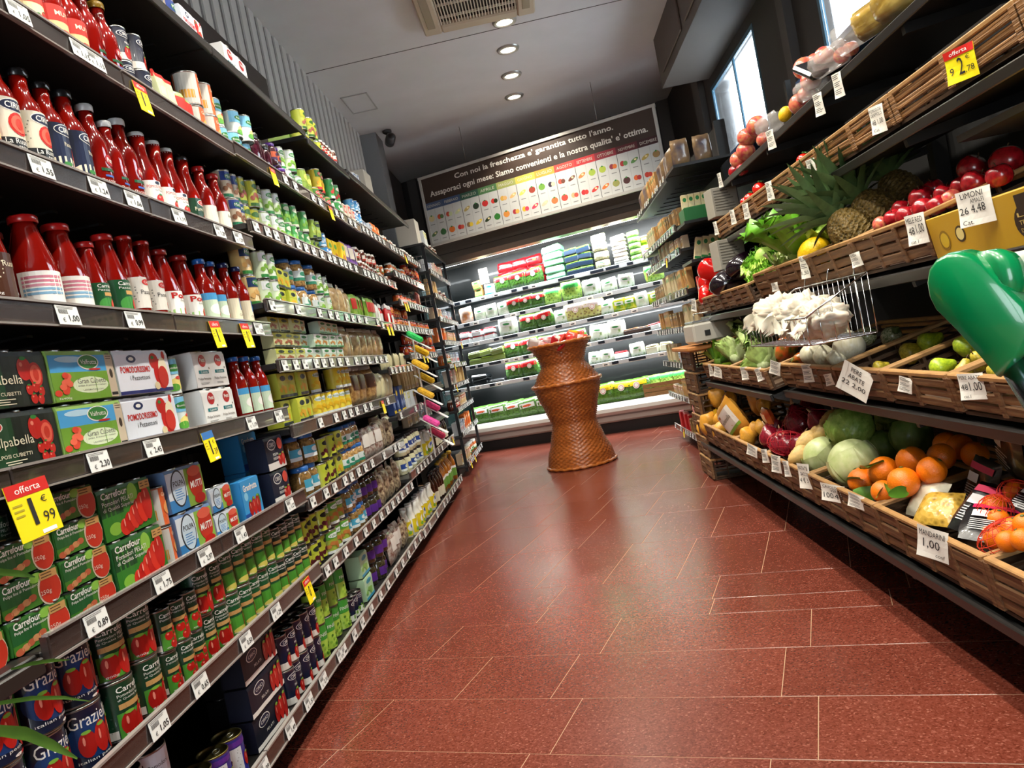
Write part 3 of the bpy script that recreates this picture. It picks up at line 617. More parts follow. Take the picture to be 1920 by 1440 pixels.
K['pk_valf'] = pack('tin_pack', 'blue sky and green field three-tin tomato pack', art_valf, .225, .118, body='8fb85a')
def art_pmss(b, mp, w, h):
    b.rect(mp, -w/2, w/2, .003, h-.014, M('e4e8f2', .5), n=12); b.rect(mp, -w/2, w/2, .003, h*.1, M('1c2468', .5), .0008, 12); b.ell(mp, -w*.22, h*.78, w*.09, h*.085, M('1c2a5a', .5), .001, 8); b.ell(mp, -w*.22, h*.78, w*.05, h*.04, WHITE, .0012, 6)
    b.text(mp, 'POMODORISSIMO', -w*.44, w*.1, h*.48, RED, v1=h*.62, bold=.02); b.text(mp, 'i Pezzettoni', -w*.3, w*.06, h*.32, INK, v1=h*.42)
    b.ell(mp, w*.2, h*.72, w*.09, h*.18, RED, .001, 8); b.ell(mp, w*.3, h*.42, w*.13, h*.34, RED, .0011, 8); b.ell(mp, w*.35, h*.5, w*.09, h*.3, M('efe6c8', .5), .0014, 8); b.ell(mp, w*.33, h*.36, w*.1, h*.24, M('c0281a', .5), .0017, 8); b.ell(mp, w*.18, h*.8, w*.03, h*.04, GREEN, .0018, 5); b.ell(mp, w*.18, h*.16, w*.05, h*.09, M('d8c8a0', .5), .0019, 6); b.ell(mp, w*.4, h*.84, w*.035, h*.1, RED, .0012, 5)
K['pk_pmss'] = pack('tin_pack', 'white three-tin pack with curled red tomato', art_pmss, .205, .118, body='e4e8f2')
def art_pettip(b, mp, w, h):
    b.rect(mp, -w/2, w/2, .003, h-.012, M('e8e8e6', .5), n=10)
    for s_ in (-1, 1):
        c = s_*w*.25
        b.ell(mp, c, h*.72, w*.11, h*.16, M('b0141c', .4), .001, 9); b.text(mp, 'Petti', c-w*.075, c+w*.075, h*.69, WHITE, v1=h*.79, d=.0016, bold=.02)
        b.rect(mp, c-w*.15, c+w*.15, h*.38, h*.47, TEAL, .001, 4); b.text(mp, 'Cubetti', c-w*.1, c+w*.1, h*.395, WHITE, v1=h*.455, d=.0015); b.text(mp, 'Polpa finissima', c-w*.2, c+w*.18, h*.19, M('4a3a34', .6), v1=h*.28); lines(b, mp, c-w*.15, c+w*.12, h*.09, h*.15, 2, GREY); b.ell(mp, c+w*.18, h*.52, w*.02, h*.03, GREY, .001, 5)
K['pk_petti'] = pack('tin_pack', 'white two-tin pack with red ovals and ribbons', art_pettip, .17, .116, n=2, body='e8e8e6')
def art_cpolpa(b, mp, w, h):
    b.rect(mp, -w/2, w/2, .002, h-.008, M('3f7a24', .45), n=12); b.rect(mp, -w/2, -w*.02, h*.3, h-.008, M('1f5a2a', .45), .0007, 6); b.ell(mp, w*.1, h*.8, w*.12, h*.14, M('8fc84a', .5), .0008, 7); b.text(mp, 'Carrefour', -w*.45, w*.0, h*.7, WHITE, v1=h*.9, bold=.02); b.text(mp, 'Polpa fine di Pomodoro', -w*.45, w*.12, h*.55, WHITE, v1=h*.66)
    b.ell(mp, w*.3, h*.38, w*.21, h*.5, M('d8c8b0', .5), .001, 10); b.ell(mp, w*.31, h*.36, w*.19, h*.44, M('c8331e', .45), .0013, 10); b.rect(mp, w*.16, w*.46, h*.66, h*.88, TAN, .0018, 4); lines(b, mp, w*.18, w*.44, h*.69, h*.86, 2, M('5a3a1c', .6), .0021); b.text(mp, '250g', w*.12, w*.3, h*.2, M('e8d8c8', .5), v1=h*.36, d=.0022)
    for i in range(5): b.ell(mp, w*(-.42+.1*i), h*(.1+.05*i), w*.07, h*.1, M('c88a5a', .5) if i % 2 else M('b85a3a', .5), .0011, 6)
K['pk_cpolpa'] = pack('tin_pack', 'green crushed tomato multipack', art_cpolpa, .215, .066, d=.07, body='2f6a24')
def art_cpel(b, mp, w, h):
    b.rect(mp, -w/2, w/2, .002, h-.012, M('2f7a24', .45), n=12); b.rect(mp, -w/2, -w*.1, h*.45, h-.012, M('124a22', .45), .0006, 6); b.ell(mp, w*.12, h*.75, w*.1, h*.2, M('8fc84a', .5), .0008, 7); b.ell(mp, -w*.3, h*.2, w*.12, h*.12, M('7fb83a', .5), .0008, 7); b.text(mp, 'Carrefour', -w*.46, w*.02, h*.78, WHITE, v1=h*.91, bold=.02); b.text(mp, 'Pomodori PELATI', -w*.46, w*.12, h*.65, WHITE, v1=h*.74); b.text(mp, 'di Qualità Superiore', -w*.46, w*.18, h*.53, WHITE, v1=h*.62)
    for i in range(6): b.ell(mp, w*(-.12+.095*i), h*(.17+.06*i), w*.1, h*(.16+.035*i), RED if i % 2 else M('d83020', .45), .001+.0002*i, 9); b.ell(mp, w*(-.14+.095*i), h*(.25+.08*i), w*.012, h*.08, M('f09a88', .4), .0025, 4)
    b.rect(mp, w*.26, w*.48, h*.76, h*.92, TAN, .0026, 4); lines(b, mp, w*.28, w*.46, h*.79, h*.9, 2, M('5a3a1c', .6), .0029)
K['pk_cpel'] = pack('tin_pack', 'large green multipack with red plum tomatoes', art_cpel, .215, .122, body='1f5a24')
def art_mut(b, mp, w, h):
    b.rect(mp, -w/2, 0, .003, h-.012, M('dfe8f0', .5), n=6); b.rect(mp, -w/2, 0, .003, h*.3, M('3a86c8', .5), .0007, 6); b.rect(mp, 0, w/2, .003, h-.012, M('8fb84a', .5), n=6); b.ell(mp, -w*.22, h*.52, w*.2, h*.42, M('2a3038', .5), .0009, 12); b.ell(mp, -w*.22, h*.52, w*.175, h*.38, M('cfe2f0', .5), .0012, 12); b.text(mp, 'POLPA', -w*.36, -w*.08, h*.58, INK, v1=h*.7, d=.0016, bold=.01)
    lines(b, mp, -w*.34, -w*.1, h*.25, h*.52, 5, M('3a86c8', .5), .0016); b.ell(mp, w*.26, h*.55, w*.2, h*.38, M('c6301e', .45), .0012, 12); b.ell(mp, w*.26, h*.8, w*.19, h*.12, M('e0604a', .45), .0015, 10); b.text(mp, 'MUTTI', w*.1, w*.42, h*.42, WHITE, v1=h*.58, d=.0018, bold=.02); b.ell(mp, w*.3, h*.15, w*.16, h*.12, RED, .0017, 8)
K['pk_mutti'] = pack('tin_pack', 'blue, white and red crushed tomato pack', art_mut, .155, .12, n=2, body='6a8ab8')
K['pk_mutti_s'] = pack('tin_pack', 'small red and white crushed tomato pack', art_mut, .115, .075, n=2, d=.07, body='c8d0dc')
def art_gran(b, mp, w, h):
    b.rect(mp, -w/2, w/2, .002, h-.004, M('3a9ad8', .5), n=4); b.text(mp, 'Granfrutta', -w*.4, w*.35, h*.72, WHITE, v1=h*.88, d=.0015, bold=.03); plums(b, mp, w*.05, h*.3, w*.6, h*.45, 3); b.ell(mp, w*.32, h*.42, w*.1, h*.14, GREEN, .0011, 6); b.rect(mp, -w/2, -w*.2, .002, h*.2, M('1c4a9a', .5), .0008, 3); b.ell(mp, -w*.3, h*.6, w*.1, h*.1, M('8fd0f0', .5), .0009, 8)
K['bx_gran'] = carton('tomato_carton', 'bright blue tomato carton with white script', art_gran, .12, .135, .08, '2f8fd0')
def art_cirpk(b, mp, w, h):
    b.rect(mp, -w/2, w/2, .002, h*.22, M('e6e4e0', .5), n=6); b.ell(mp, -w*.16, h*.74, w*.24, h*.16, WHITE, .0008, 10); b.ell(mp, -w*.16, h*.74, w*.215, h*.135, NAVY, .0011, 10); b.text(mp, 'CIRIO', -w*.32, 0, h*.68, WHITE, v1=h*.8, d=.0016, bold=.01); b.text(mp, 'POLPA', -w*.18, w*.12, h*.4, WHITE, v1=h*.48); b.text(mp, 'FINISSIMA', -w*.2, w*.16, h*.28, WHITE, v1=h*.36); b.ell(mp, w*.28, h*.72, w*.15, h*.17, PINKR, .001, 8); plums(b, mp, w*.26, h*.25, w*.36, h*.4, 2)
K['pk_cirio'] = pack('tin_pack', 'navy tomato pulp pack with white-ringed oval', art_cirpk, .13, .122, n=2, body='0b1430', lids=False)
K['pk_cirpel'] = pack('tin_pack', 'navy and white peeled tomato pack', art_cirtin and (lambda b, mp, w, h: (b.rect(mp, -w/2, w/2, .002, h*.16, WHITE, n=8), b.ell(mp, -w*.22, h*.7, w*.16, h*.17, WHITE, .0008, 10), b.ell(mp, -w*.22, h*.7, w*.145, h*.15, NAVY, .0011, 10), b.text(mp, 'CIRIO', -w*.33, -w*.11, h*.65, WHITE, v1=h*.75, d=.0016), b.text(mp, 'PELATI', -w*.2, 0, h*.3, WHITE, v1=h*.38), plums(b, mp, w*.28, h*.45, w*.36, h*.75, 3))), .2, .098, body='0b1024', lids=False)
K['bx_green'] = pack('tin_pack', 'mint green and blue vegetable pack', two('bfe0c0', '3aa0c8', '8fc060', '60 Verdure', GREEN), .14, .11, n=2, body='b8dcb0', lids=False)
K['bx_smallpk'] = pack('tin_pack', 'yellow and white small-tin pack', two('c8cc4a', '24342c', 'a85a3a'), .125, .068, d=.06, body='d8d8a0', lids=True)
K['bx_smallpk2'] = pack('tin_pack', 'white and green small-tin pack', two('f0f4f0', '2e8a4a', 'c88a3a', 'Bonduelle', GREEN), .125, .068, d=.06, body='d4e8d0', lids=True)
K['pk_ycorn'] = pack('tin_pack', 'lime yellow corn pack', two('d8dc4a', '1c2a3c', 'e8b020', 'Carrefour', DKGREEN), .12, .115, n=2, body='c8d040', lids=False)
K['pk_top'] = pack('tin_pack', 'white tomato pack with navy foot', art_pmss, .2, .118, body='e4e8f2')
K['pk_top2'] = pack('tin_pack', 'white two-tin pack with red ovals', art_pettip, .2, .13, n=2, body='e8e8e6')
K['bx_valbig'] = carton('vegetable_carton', 'blue and green vegetable carton', art_valf, .2, .15, .12, 'a8c870')
K['pk_black'] = pack('tin_tray', 'dark tray of tins', lambda b, mp, w, h: b.rect(mp, -w/2, w/2, h*.1, h*.25, M('3a3a3a', .5), n=4), .15, .1, body='141414', lids=True)
# ---- jars, bags, cartons, tubes
K['jar_bean'] = jar('bean_jar', 'jar of pale beans with blue lid', '8a6a3c', '2a6ab8', .046, .125, '4aa8c8', 'e8f0f0')
K['jar_chick'] = jar('chickpea_jar', 'jar of chickpeas with blue lid', 'b8925a', '2a6ab8', .046, .125, 'dfe8e4', '2e8a6a')
K['jar_purple'] = jar('lentil_jar', 'dark jar with violet label', '3a3420', '1a1a1a', .046, .11, '5a2a8a', '5a2a8a', .3)
K['jar_dark'] = jar('pickle_jar', 'tall dark pickle jar', '3a1420', '1a1a1a', .047, .21, None, None, .8, scale=30)
K['jar_small'] = jar('sauce_jar', 'small red sauce jar', 'a82c10', '2a2a28', .03, .085, 'e88a2a', 'c8401a', .3)
K['jar_orange'] = jar('sauce_jar', 'small orange sauce jar', 'c8501a', '3a342a', .03, .085, 'f0a040', 'a8200c', .3)
K['jar_cream'] = jar('mayonnaise_jar', 'cream mayonnaise jar with dark lid', 'dcd8b0', '2a2c30', .046, .125, '2a4a98', 'e8f0e8', .05)
K['jar_violet'] = jar('pickle_jar', 'small jar with violet lid', '4a2a30', '5a2a90', .03, .1, 'b8502a', '3a1a4a', .4)
K['jar_brown'] = jar('sauce_jar', 'brown sauce jar with white label', '5a2414', 'e8e4da', .03, .09, 'e8e0d0', 'b8301c', .3)
K['jar_pesto'] = jar('sauce_jar', 'jar with pale label and orange contents', 'b85a20', 'd8d4c8', .032, .1, 'f0e8d8', '3a7a3a', .3)
K['bag_bean'] = bag('bean_bag', 'clear bag of speckled beans with brown header', .15, .19, .065, 'd8c4a0', '4a2a1c', None, 55, seed=3, top='3a2418')
K['bag_brown'] = bag('bean_bag', 'brown and yellow mixed bean bag', .16, .2, .07, 'd8b070', '8a5a2c', '4a2412', 45, seed=5, top='9aa4aa')
K['bag_white'] = bag('bean_bag', 'bag with white oval label', .14, .2, .06, '8a5a4a', 'd8ccc0', 'ece8e0', 40, seed=7)
K['bag_croc'] = bag('crouton_bag', 'clear bag of pale croutons', .12, .17, .06, 'c8ac7c', '8a6a40', None, 30, seed=9, top='b8b4ac')
K['bag_cream'] = bag('flour_bag', 'cream paper bag', .11, .16, .06, 'e8e0b8', 'dcd2a0', None, 12, seed=11)
K['bag_purple'] = bag('snack_bag', 'violet foil bag', .1, .17, .05, '5a2a8a', '8a5ab0', 'd8d0c0', 12, seed=13)
K['bag_green'] = bag('vegetable_bag', 'green and red foil bag', .09, .16, .04, '2f7a2a', 'a8c84a', 'c02a1c', 14, seed=15)
K['bag_red'] = bag('snack_bag', 'red crinkled bag with black print', .1, .19, .05, 'b8402c', '8a2014', None, 10, seed=17)
K['bx_yellow'] = carton('food_carton', 'yellow carton with green panel', two('e8c81c', '5aa03a', 'c87a2a'), .09, .15, .06, 'e8c81c')
K['bx_orange'] = carton('food_carton', 'orange carton', two('e87a1c', 'f0e0c0', 'c8401a'), .07, .13, .05, 'e0701c')
K['bx_red'] = carton('food_carton', 'red and cream packet', two('d0382a', 'f0e8d8', '8a1a12'), .05, .14, .04, 'd8d0c0')
K['bx_blue'] = carton('salt_box', 'blue packet with yellow drop', two('16306a', 'e8c820', '8fa8d8'), .08, .2, .05, '16306a')
K['bx_ylw'] = carton('food_packet', 'white packet with lime bands', two('d8d820', 'f4f4f0', 'e8e8e8'), .05, .2, .045, 'e8ecec')
K['bx_mid'] = carton('food_carton', 'small printed carton', two('b8502a', 'e8e0d0', 'd8a040'), .06, .1, .05, 'c8b090')
K['bx_mid2'] = carton('food_carton', 'small blue-grey carton', two('4a6a9a', 'e8e8e8', 'b83a2a'), .06, .11, .05, 'c8ccd0')
K['bx_cardb'] = carton('cardboard_box', 'open white cardboard box', None, .24, .26, .2, 'b8b2a6')
K['bx_spag'] = carton('pasta_packet', 'tall tan pasta packet', two('c89a50', '8a5a2a', 'e0c080'), .05, .2, .04, 'c8a468')
def art_tube(b, mp, w, h): b.rect(mp, -w/2, w/2, h*.8, h*.97, RED, n=2); b.rect(mp, -w*.3, w*.3, .004, h*.12, WHITE, .0008, 2)
def tube_proto():
    b = MB(); V = []; F = []
    for z, w, d in ((0, .012, .012), (.02, .02, .02), (.05, .019, .018), (.14, .02, .006), (.16, .02, .002)):
        for sx, sy in ((-1, -1), (1, -1), (1, 1), (-1, 1)): V.append((sx*w, sy*d, z))
    for j in range(4):
        for i in range(4): a = j*4+i; c = j*4+(i+1) % 4; F.append((a, c, c+4, a+4))
    F += [(3, 2, 1, 0), (16, 17, 18, 19)]
    b.add(V, F, M('c8d0a0', .35, coat=.3))
    t = MB(); t.box((0, 0, .15), (.0405, .008, .026), RED); t.box((0, -.0005, .1), (.03, .026, .03), M('d8e0c0', .4)); c = MB(); c.box((0, 0, .0), (.03, .03, .02), WHITE, bev=.004)
    return Proto('tomato_paste_tube', 'tube', 'pale green tomato paste tube with red crimped end', b, [('crimped_end', t), ('cap', c)], w=.045, h=.165, d=.03)
K['tube'] = tube_proto()
def squeeze(name, desc, body, cap):
    b = MB(); b.lathe([(.02, 0), (.027, .006), (.027, .09), (.022, .12), (.012, .14), (.01, .148)], M(body, .3, coat=.4), 16, sy=.7)
    c = MB(); c.lathe([(.013, .145), (.013, .165), (.005, .178), (.001, .18)], M(cap, .4), 12, cap=False); l = MB(); l.rect(lambda u, v, d: (u, -.0195-d-.0*u, v), -.014, .014, .03, .1, WHITE); 
    return Proto(name, 'bottle', desc, b, [('cap', c), ('label', l)], w=.057, h=.18, d=.04)
K['sq_red'] = squeeze('ketchup_bottle', 'red squeeze bottle', 'c81a14', 'e8e4e0')
K['sq_white'] = squeeze('sauce_bottle', 'white squeeze bottle with black cap', 'e8e4dc', '1a1a1a')
K['oil'] = bottle('oil_bottle', 'clear bottle of amber oil', lambda b, mp, r, h: (b.rect(mp, -r*1.2, r*1.2, h*.15, h*.42, M('6a9a3a', .5), n=8), b.rect(mp, -r*1.2, r*1.2, h*.42, h*.5, WHITE, n=8)), 'oil', .036, .26, 'c8a020', 'a8641c')
K['vinegar'] = bottle('vinegar_bottle', 'dark slim bottle with cream neck label', lambda b, mp, r, h: b.rect(mp, -r*1.2, r*1.2, h*.1, h*.4, CREAM, n=8), 'oil', .028, .25, '1a1a1a', '3a1c10')
K['detergent'] = bottle('sauce_bottle', 'white and yellow bottle with blue emblem', lambda b, mp, r, h: (b.rect(mp, -r*1.4, r*1.4, h*.1, h*.55, M('e8d020', .5), n=8), b.ell(mp, 0, h*.35, r*.8, h*.12, WHITE, .001, 8), b.ell(mp, r*.2, h*.4, r*.4, h*.07, M('1c4ab0', .5), .0012, 8), b.ell(mp, -r*.5, h*.2, r*.4, h*.06, LGREEN, .0012, 8)), 'carafe', .04, .2, 'e8e8e4', 'ecebe0')
# ================================================================== LEFT SHELVING
ROTL = PI/2           # product fronts (local -Y) face the aisle (+X)
STRIPM = M('3d3532', .22, coat=.5, var=.25, scale=6, stretch=(1, .6, 14)); LIP = M('8f8a86', .2, coat=.5); SHELFM = M('161514', .45)
BACKM = M('1a1817', .7, var=.2, scale=5, stretch=(1, 1, 12))
TAGC = {}
def tagmesh(price, w=.075, h=.042, offer=False, head=None):
    k = (price, w, h, offer, head)
    if k in TAGC: return TAGC[k]
    b = MB(); mp = plane_map(-.0008)
    b.box((0, 0, 0), (w, .0014, h), M('f0dc10', .45) if offer else M('dfe2e0', .45))
    if offer:
        b.rect(mp, -w/2, w/2, h*.26, h*.5, M(head or 'c8201c', .45), .0004)
        if head is None: b.text(mp, 'offerta', -w*.3, w*.3, h*.32, WHITE, v1=h*.44, d=.0008)
        if price:
            i, c = price.split(','); b.text(mp, i, -w*.1, w*(.0 if i == '1' else .1), -h*.28, INK, v1=h*.2, d=.0008, bold=.01)
            if c: b.text(mp, c, w*.14, w*.42, -h*.3, INK, v1=-h*.1, d=.0008)
            b.text(mp, '€', w*.2, w*.34, h*.06, INK, v1=h*.18, d=.0008)
        b.rect(mp, 0, w*.35, -h*.47, -h*.4, M('f4f4f0', .5), .0005); lines(b, mp, -w*.45, -w*.2, -h*.1, h*.18, 3, M('a89a20', .6), .0005)
    else:
        random.seed(3); x = -w*.42
        while x < -w*.02:
            q = random.choice((.008, .016))*w; b.rect(mp, x, x+q, h*.06, h*.3, INK, .0004); x += q*2.1
        lines(b, mp, -w*.45, w*.35, h*.32, h*.46, 2, GREY, .0004)
        if price: b.text(mp, price, -w*.02, w*.44, -h*.36, INK, v1=h*.02, d=.0006, bold=.012); b.text(mp, '€', -w*.32, -w*.2, -h*.36, INK, v1=-h*.14, d=.0006)
        else: b.rect(mp, -w*.02, w*.4, -h*.3, -h*.08, M('3a3a3a', .6), .0004)
    TAGC[k] = b.mesh('price_tag'); return TAGC[k]

UNITS = {}
def base(z): return .0105 if z < .6 else (.02 if z < .9 else .036)   # height of the shelf top above the rail's lower edge
class Unit:
    def __init__(s, name, label, y0, y1, zs, top=2.41, depth=.45, x=-1.0, legs=True, back=True):
        s.x, s.y0, s.y1, s.name, s.zs = x, y0, y1, name, zs; UNITS[name] = s; s.decks = []
        s.root = bpy.data.objects.new('shelving_unit', None); COL.objects.link(s.root); tag(s.root, label, 'shelving', 'black shelving units along the wall')
        s.root.location = (x-depth/2, (y0+y1)/2, 0); s.o = Vector(s.root.location); s.depth = depth
        if back:
            b = MB(); b.box((-depth/2-.02, 0, 1.25), (.03, y1-y0, 2.5), BACKM); ob('back_panel', b, s.root)
        b = MB(); b.box((-.04, 0, .045), (depth-.12, y1-y0-.02, .09), BLACK); ob('plinth', b, s.root)
        for y in (y0+.02, y1-.02):
            b = MB(); b.box((-depth/2+.02, y-s.o.y, 1.25), (.05, .04, 2.5), BLACK); ob('upright', b, s.root)
    def shelf(s, z, y0=None, y1=None, strip=True, tags=None, every=None, depth=None, seg=()):
        y0 = s.y0 if y0 is None else y0; y1 = s.y1 if y1 is None else y1; D = depth or s.depth; ym = (y0+y1)/2; s.decks.append((z, y0, y1))
        pt = base(z); b = MB(); b.box((0, 0, pt-.0125), (D-.01, y1-y0-.004, .024), SHELFM, bev=.003)
        for i in range(int((y1-y0)/.2)): b.box((-.05, -(y1-y0)/2+.1+i*.2, pt-.024), (D-.2, .02, .012), SHELFM)
        sh = ob('shelf', b, s.root, (s.depth/2-D/2, ym-s.o.y, z)); xf = D/2
        if strip:
            cuts = [y0]+[c for c in seg if y0 < c < y1]+[y1]
            for a, c in zip(cuts, cuts[1:]):
                g = MB(); g.box((xf+.004, (a+c)/2-ym, .022), (.014, c-a-.004, .046), STRIPM, bev=.003); g.box((xf+.009, (a+c)/2-ym, .0465), (.012, c-a-.006, .005), LIP); g.box((xf+.010, (a+c)/2-ym, -.002), (.01, c-a-.006, .004), LIP); ob('price_rail', g, sh)
        else:
            g = MB(); g.box((xf+.001, 0, -.002), (.012, y1-y0-.004, .03), M('24211f', .35), bev=.003); ob('front_edge', g, sh)
        for t in (tags or []):
            px, price = t[0], t[1]; kind = t[2] if len(t) > 2 else ''
            Y = Yat(px, s.x+.02, z+.02)
            if kind == 'o': me, dz = tagmesh(price, .07, .085, True), -.008
            elif kind == 'O': me, dz = tagmesh(price, .115, .105, True), -.035
            elif kind == 'b': me, dz = tagmesh(price, .07, .085, True, '2a6ab0'), -.015
            else: me, dz = tagmesh(price), .02
            r = random.uniform(-.05, .05)
            ob('price_tag', me, sh, (xf+.0155+(.004 if kind else 0), Y-ym, dz), (-.12, r, ROTL))
        if every:
            y = y0+.05; i = 0; random.seed(int(z*100+y0*10))
            while y < y1-.03:
                if random.random() < .82: ob('price_tag', tagmesh('', .058, .04), sh, (xf+.0155, y-ym, .021), (-.1, 0, ROTL))
                elif random.random() < .35: ob('price_tag', tagmesh('', .06, .075, True), sh, (xf+.019, y-ym, -.005), (-.1, 0, ROTL))
                y += every*random.uniform(.85, 1.4); i += 1
        return sh
SHN = ['bottom', 'second', 'third', 'fourth', 'fifth', 'sixth', 'seventh', 'eighth', 'top']
LAYN = {1: [''], 2: [', lower layer', ', upper layer'], 3: [', lowest layer', ', middle layer', ', highest layer'], 4: [', lowest layer', ', second layer', ', third layer', ', highest layer']}
PEND = []
def finish_labels():
    """ordinals along the shelf, only where a kind repeats on that shelf and layer"""
    g = {}
    for o, desc, place, layer, key in PEND: g.setdefault((desc, place, layer), []).append((key, o))
    for (desc, place, layer), L in g.items():
        L.sort(key=lambda t: t[0])
        for i, (k, o) in enumerate(L):
            pos = ', %s from %s' % (ORD[i], 'left' if 'fridge' in place else 'camera') if len(L) > 1 else ''
            for t in (desc+pos+layer+', '+place, desc+pos+layer+', '+place.replace(' of ', ', ')): 
                if len(t.split()) <= 16: break
            o['label'] = t
def run(unit, si, z, px0, px1, kind, layers=1, x=None, n=None, sc=1., jit=None, y0=None, y1=None, back=0, face=ROTL, side=-1, xf=-1.03, skip=()):
    """a row of one product along a shelf, between two photo columns measured at the shelf edge"""
    P = K[kind]; z = z+base(z)
    Y0 = Yat(px0, xf, z) if y0 is None else y0; Y1 = Yat(px1, xf, z) if y1 is None else y1
    jit = jit if jit is not None else (.02 if P.cat in ('tin pack', 'box') else .35)
    w = P.w*sc; n = n or max(1, round((Y1-Y0)/w)); st = (Y1-Y0)/n
    fit = max(.75, min(1., st*.985/w))
    up = [q+base(q) for q, a, c in (UNITS[unit].decks if unit in UNITS else []) if q > z+.05 and a < Y1 and c > Y0]
    hf = min(1., ((min(up)-.032-z)/(layers*(P.h*sc*fit+.001))) if up else 1.)
    sx = sc*fit*max(.7, hf); sv = sx
    if P.cat in ('tin pack', 'box') and unit == 'near':
        hf = min(1., ((min(up)-.032-z)/(layers*(P.h*sc+.001))) if up else 1.); sx = sc*hf; sv = (min(1.25*sc, st*.985/P.w), sx, sx)
    for row in range(back+1):
        for l in range(layers):
            for i in range(n):
                rnd = random.Random(int(z*1000)+i*7+l*131+row*17+int(Y0*100))
                if l and l == layers-1 and unit != 'near' and n > 3 and rnd.random() < .14: continue
                X = xf+side*(P.d*sx*(.5+row*1.04))+side*rnd.uniform(0, .008 if unit == 'near' else .03)
                o = P.inst((X, Y0+st*(i+.5), z+.001+l*(P.h*sx+.001)), (0, 0, face+rnd.uniform(-jit, jit)), 'x', '%ss on the %s unit' % (P.name.replace('_', ' '), unit), sv)
                PEND.append((o, P.desc, '%s%s shelf of %s unit' % ('rear row, ' if (xf < -1.1 and side < 0) else '', SHN[si], unit), LAYN[layers][l], o.location.y))
A = Unit('near', 'black shelving unit of tomato tins and passata at the camera end', .2, 2.81, [.10, .44, .72, 1.03, 1.347, 1.67, 2.02, 2.41])
ZA = [.10, .44, .72, 1.03, 1.347, 1.67, 2.02, 2.41]; SEG = (1.33, 2.07)
A.shelf(ZA[0], 1.33, tags=[(497, '1,09'), (548, '1,49'), (582, '1,51'), (609, '2,15'), (641, '1,67')], seg=SEG)
A.shelf(ZA[1], tags=[(303, '1,05'), (380, '0,65'), (465, '0,50'), (521, '1,29'), (577, '0,', 'o')], seg=SEG)
A.shelf(ZA[2], 1.325, tags=[(186, '0,89'), (309, '1,75'), (389, '2,97'), (455, '1,43'), (547, '1,27')], seg=SEG)
A.shelf(ZA[2], .2, 1.32, strip=False)
A.shelf(ZA[3], tags=[(52, '1,99', 'O'), (190, '2,30'), (291, '2,45'), (391, '1,39', 'b'), (475, '1,19'), (526, '1,18')], seg=SEG)
A.shelf(ZA[4], tags=[(132, '1,00'), (256, '0,99'), (405, '1,', 'o'), (461, '0,', 'o'), (488, '1,29')], seg=SEG)
A.shelf(ZA[5], tags=[(82, '1,55'), (189, '1,24'), (254, '1,06'), (339, '1,19'), (415, '1,29'), (450, '1,29')], seg=SEG)
A.shelf(ZA[6], tags=[(38, '1,05'), (155, '1,15'), (183, '1,15'), (265, '1,', 'o')], seg=SEG)
A.shelf(ZA[7], .2, 2.81, strip=False, depth=.4)
# bottom shelf
u = 'near'
run(u, 0, .10, 180, 372, 'tin_white', 2, sc=1.15); run(u, 0, .10, 372, 478, 'tin_purple', 1); run(u, 0, .10, 482, 556, 'pk_cirpel', 3, n=1); run(u, 0, .10, 440, 480, 'pk_black', 2, xf=-1.2)
run(u, 0, .10, 556, 616, 'tin_cirio', 2); run(u, 0, .10, 616, 640, 'tin_peas', 2)
# second shelf
run(u, 1, .44, 20, 238, 'tin_graz', 2, jit=.25); run(u, 1, .44, 238, 336, 'tin_pelati', 2, jit=.2); run(u, 1, .44, 336, 404, 'tin_pomo', 2, jit=.2); run(u, 1, .44, 404, 452, 'tin_pel4', 2, jit=.2)
run(u, 1, .44, 452, 540, 'tin_verde', 2, jit=.15); run(u, 1, .44, 540, 590, 'tin_redbean', 2, jit=.2)
# third shelf
run(u, 2, .72, -110, 30, 'pk_cpolpa', 3, n=1); run(u, 2, .72, 33, 140, 'pk_cpolpa', 3, n=1); run(u, 2, .72, 142, 227, 'pk_cpolpa', 4, n=1); run(u, 2, .72, 229, 322, 'pk_cpel', 2, n=1); run(u, 2, .72, 323, 350, 'tin_orange', 2, n=1, sc=.95)
run(u, 2, .72, 351, 411, 'pk_mutti', 2, n=1, jit=.05); run(u, 2, .72, 411, 457, 'pk_mutti_s', 2, n=1, jit=.05); run(u, 2, .72, 458, 508, 'bx_gran', 1, n=1, jit=.05); run(u, 2, .72, 470, 512, 'bx_gran', 2, n=1, xf=-1.13); run(u, 2, .72, 511, 562, 'pk_cirio', 2, n=1, jit=.04); run(u, 2, .72, 562, 582, 'pk_cirio', 2, n=1, sc=.9, xf=-1.1)
for px0, px1 in ((20, 90), (95, 150), (150, 215)): run(u, 2, .72, px0, px1, 'tin_pel4', 2, xf=-1.12)
# fourth shelf
run(u, 3, 1.03, -160, -10, 'pk_star', 2, n=1, jit=.02); run(u, 3, 1.03, -8, 131, 'pk_star', 2, n=1, jit=.02); run(u, 3, 1.03, 131, 249, 'pk_valf', 2, n=1, jit=.02); run(u, 3, 1.03, 251, 345, 'pk_pmss', 2, n=1, jit=.03); run(u, 3, 1.03, 345, 372, 'tin_bondu', 2, n=1, sc=.95)
run(u, 3, 1.03, 372, 464, 'pk_petti', 2, n=1, jit=.03); run(u, 3, 1.03, 466, 525, 'pas_blue', 1, n=3, sc=.95); run(u, 3, 1.03, 474, 530, 'pas_pom', 1, n=2, xf=-1.12, sc=1.02)
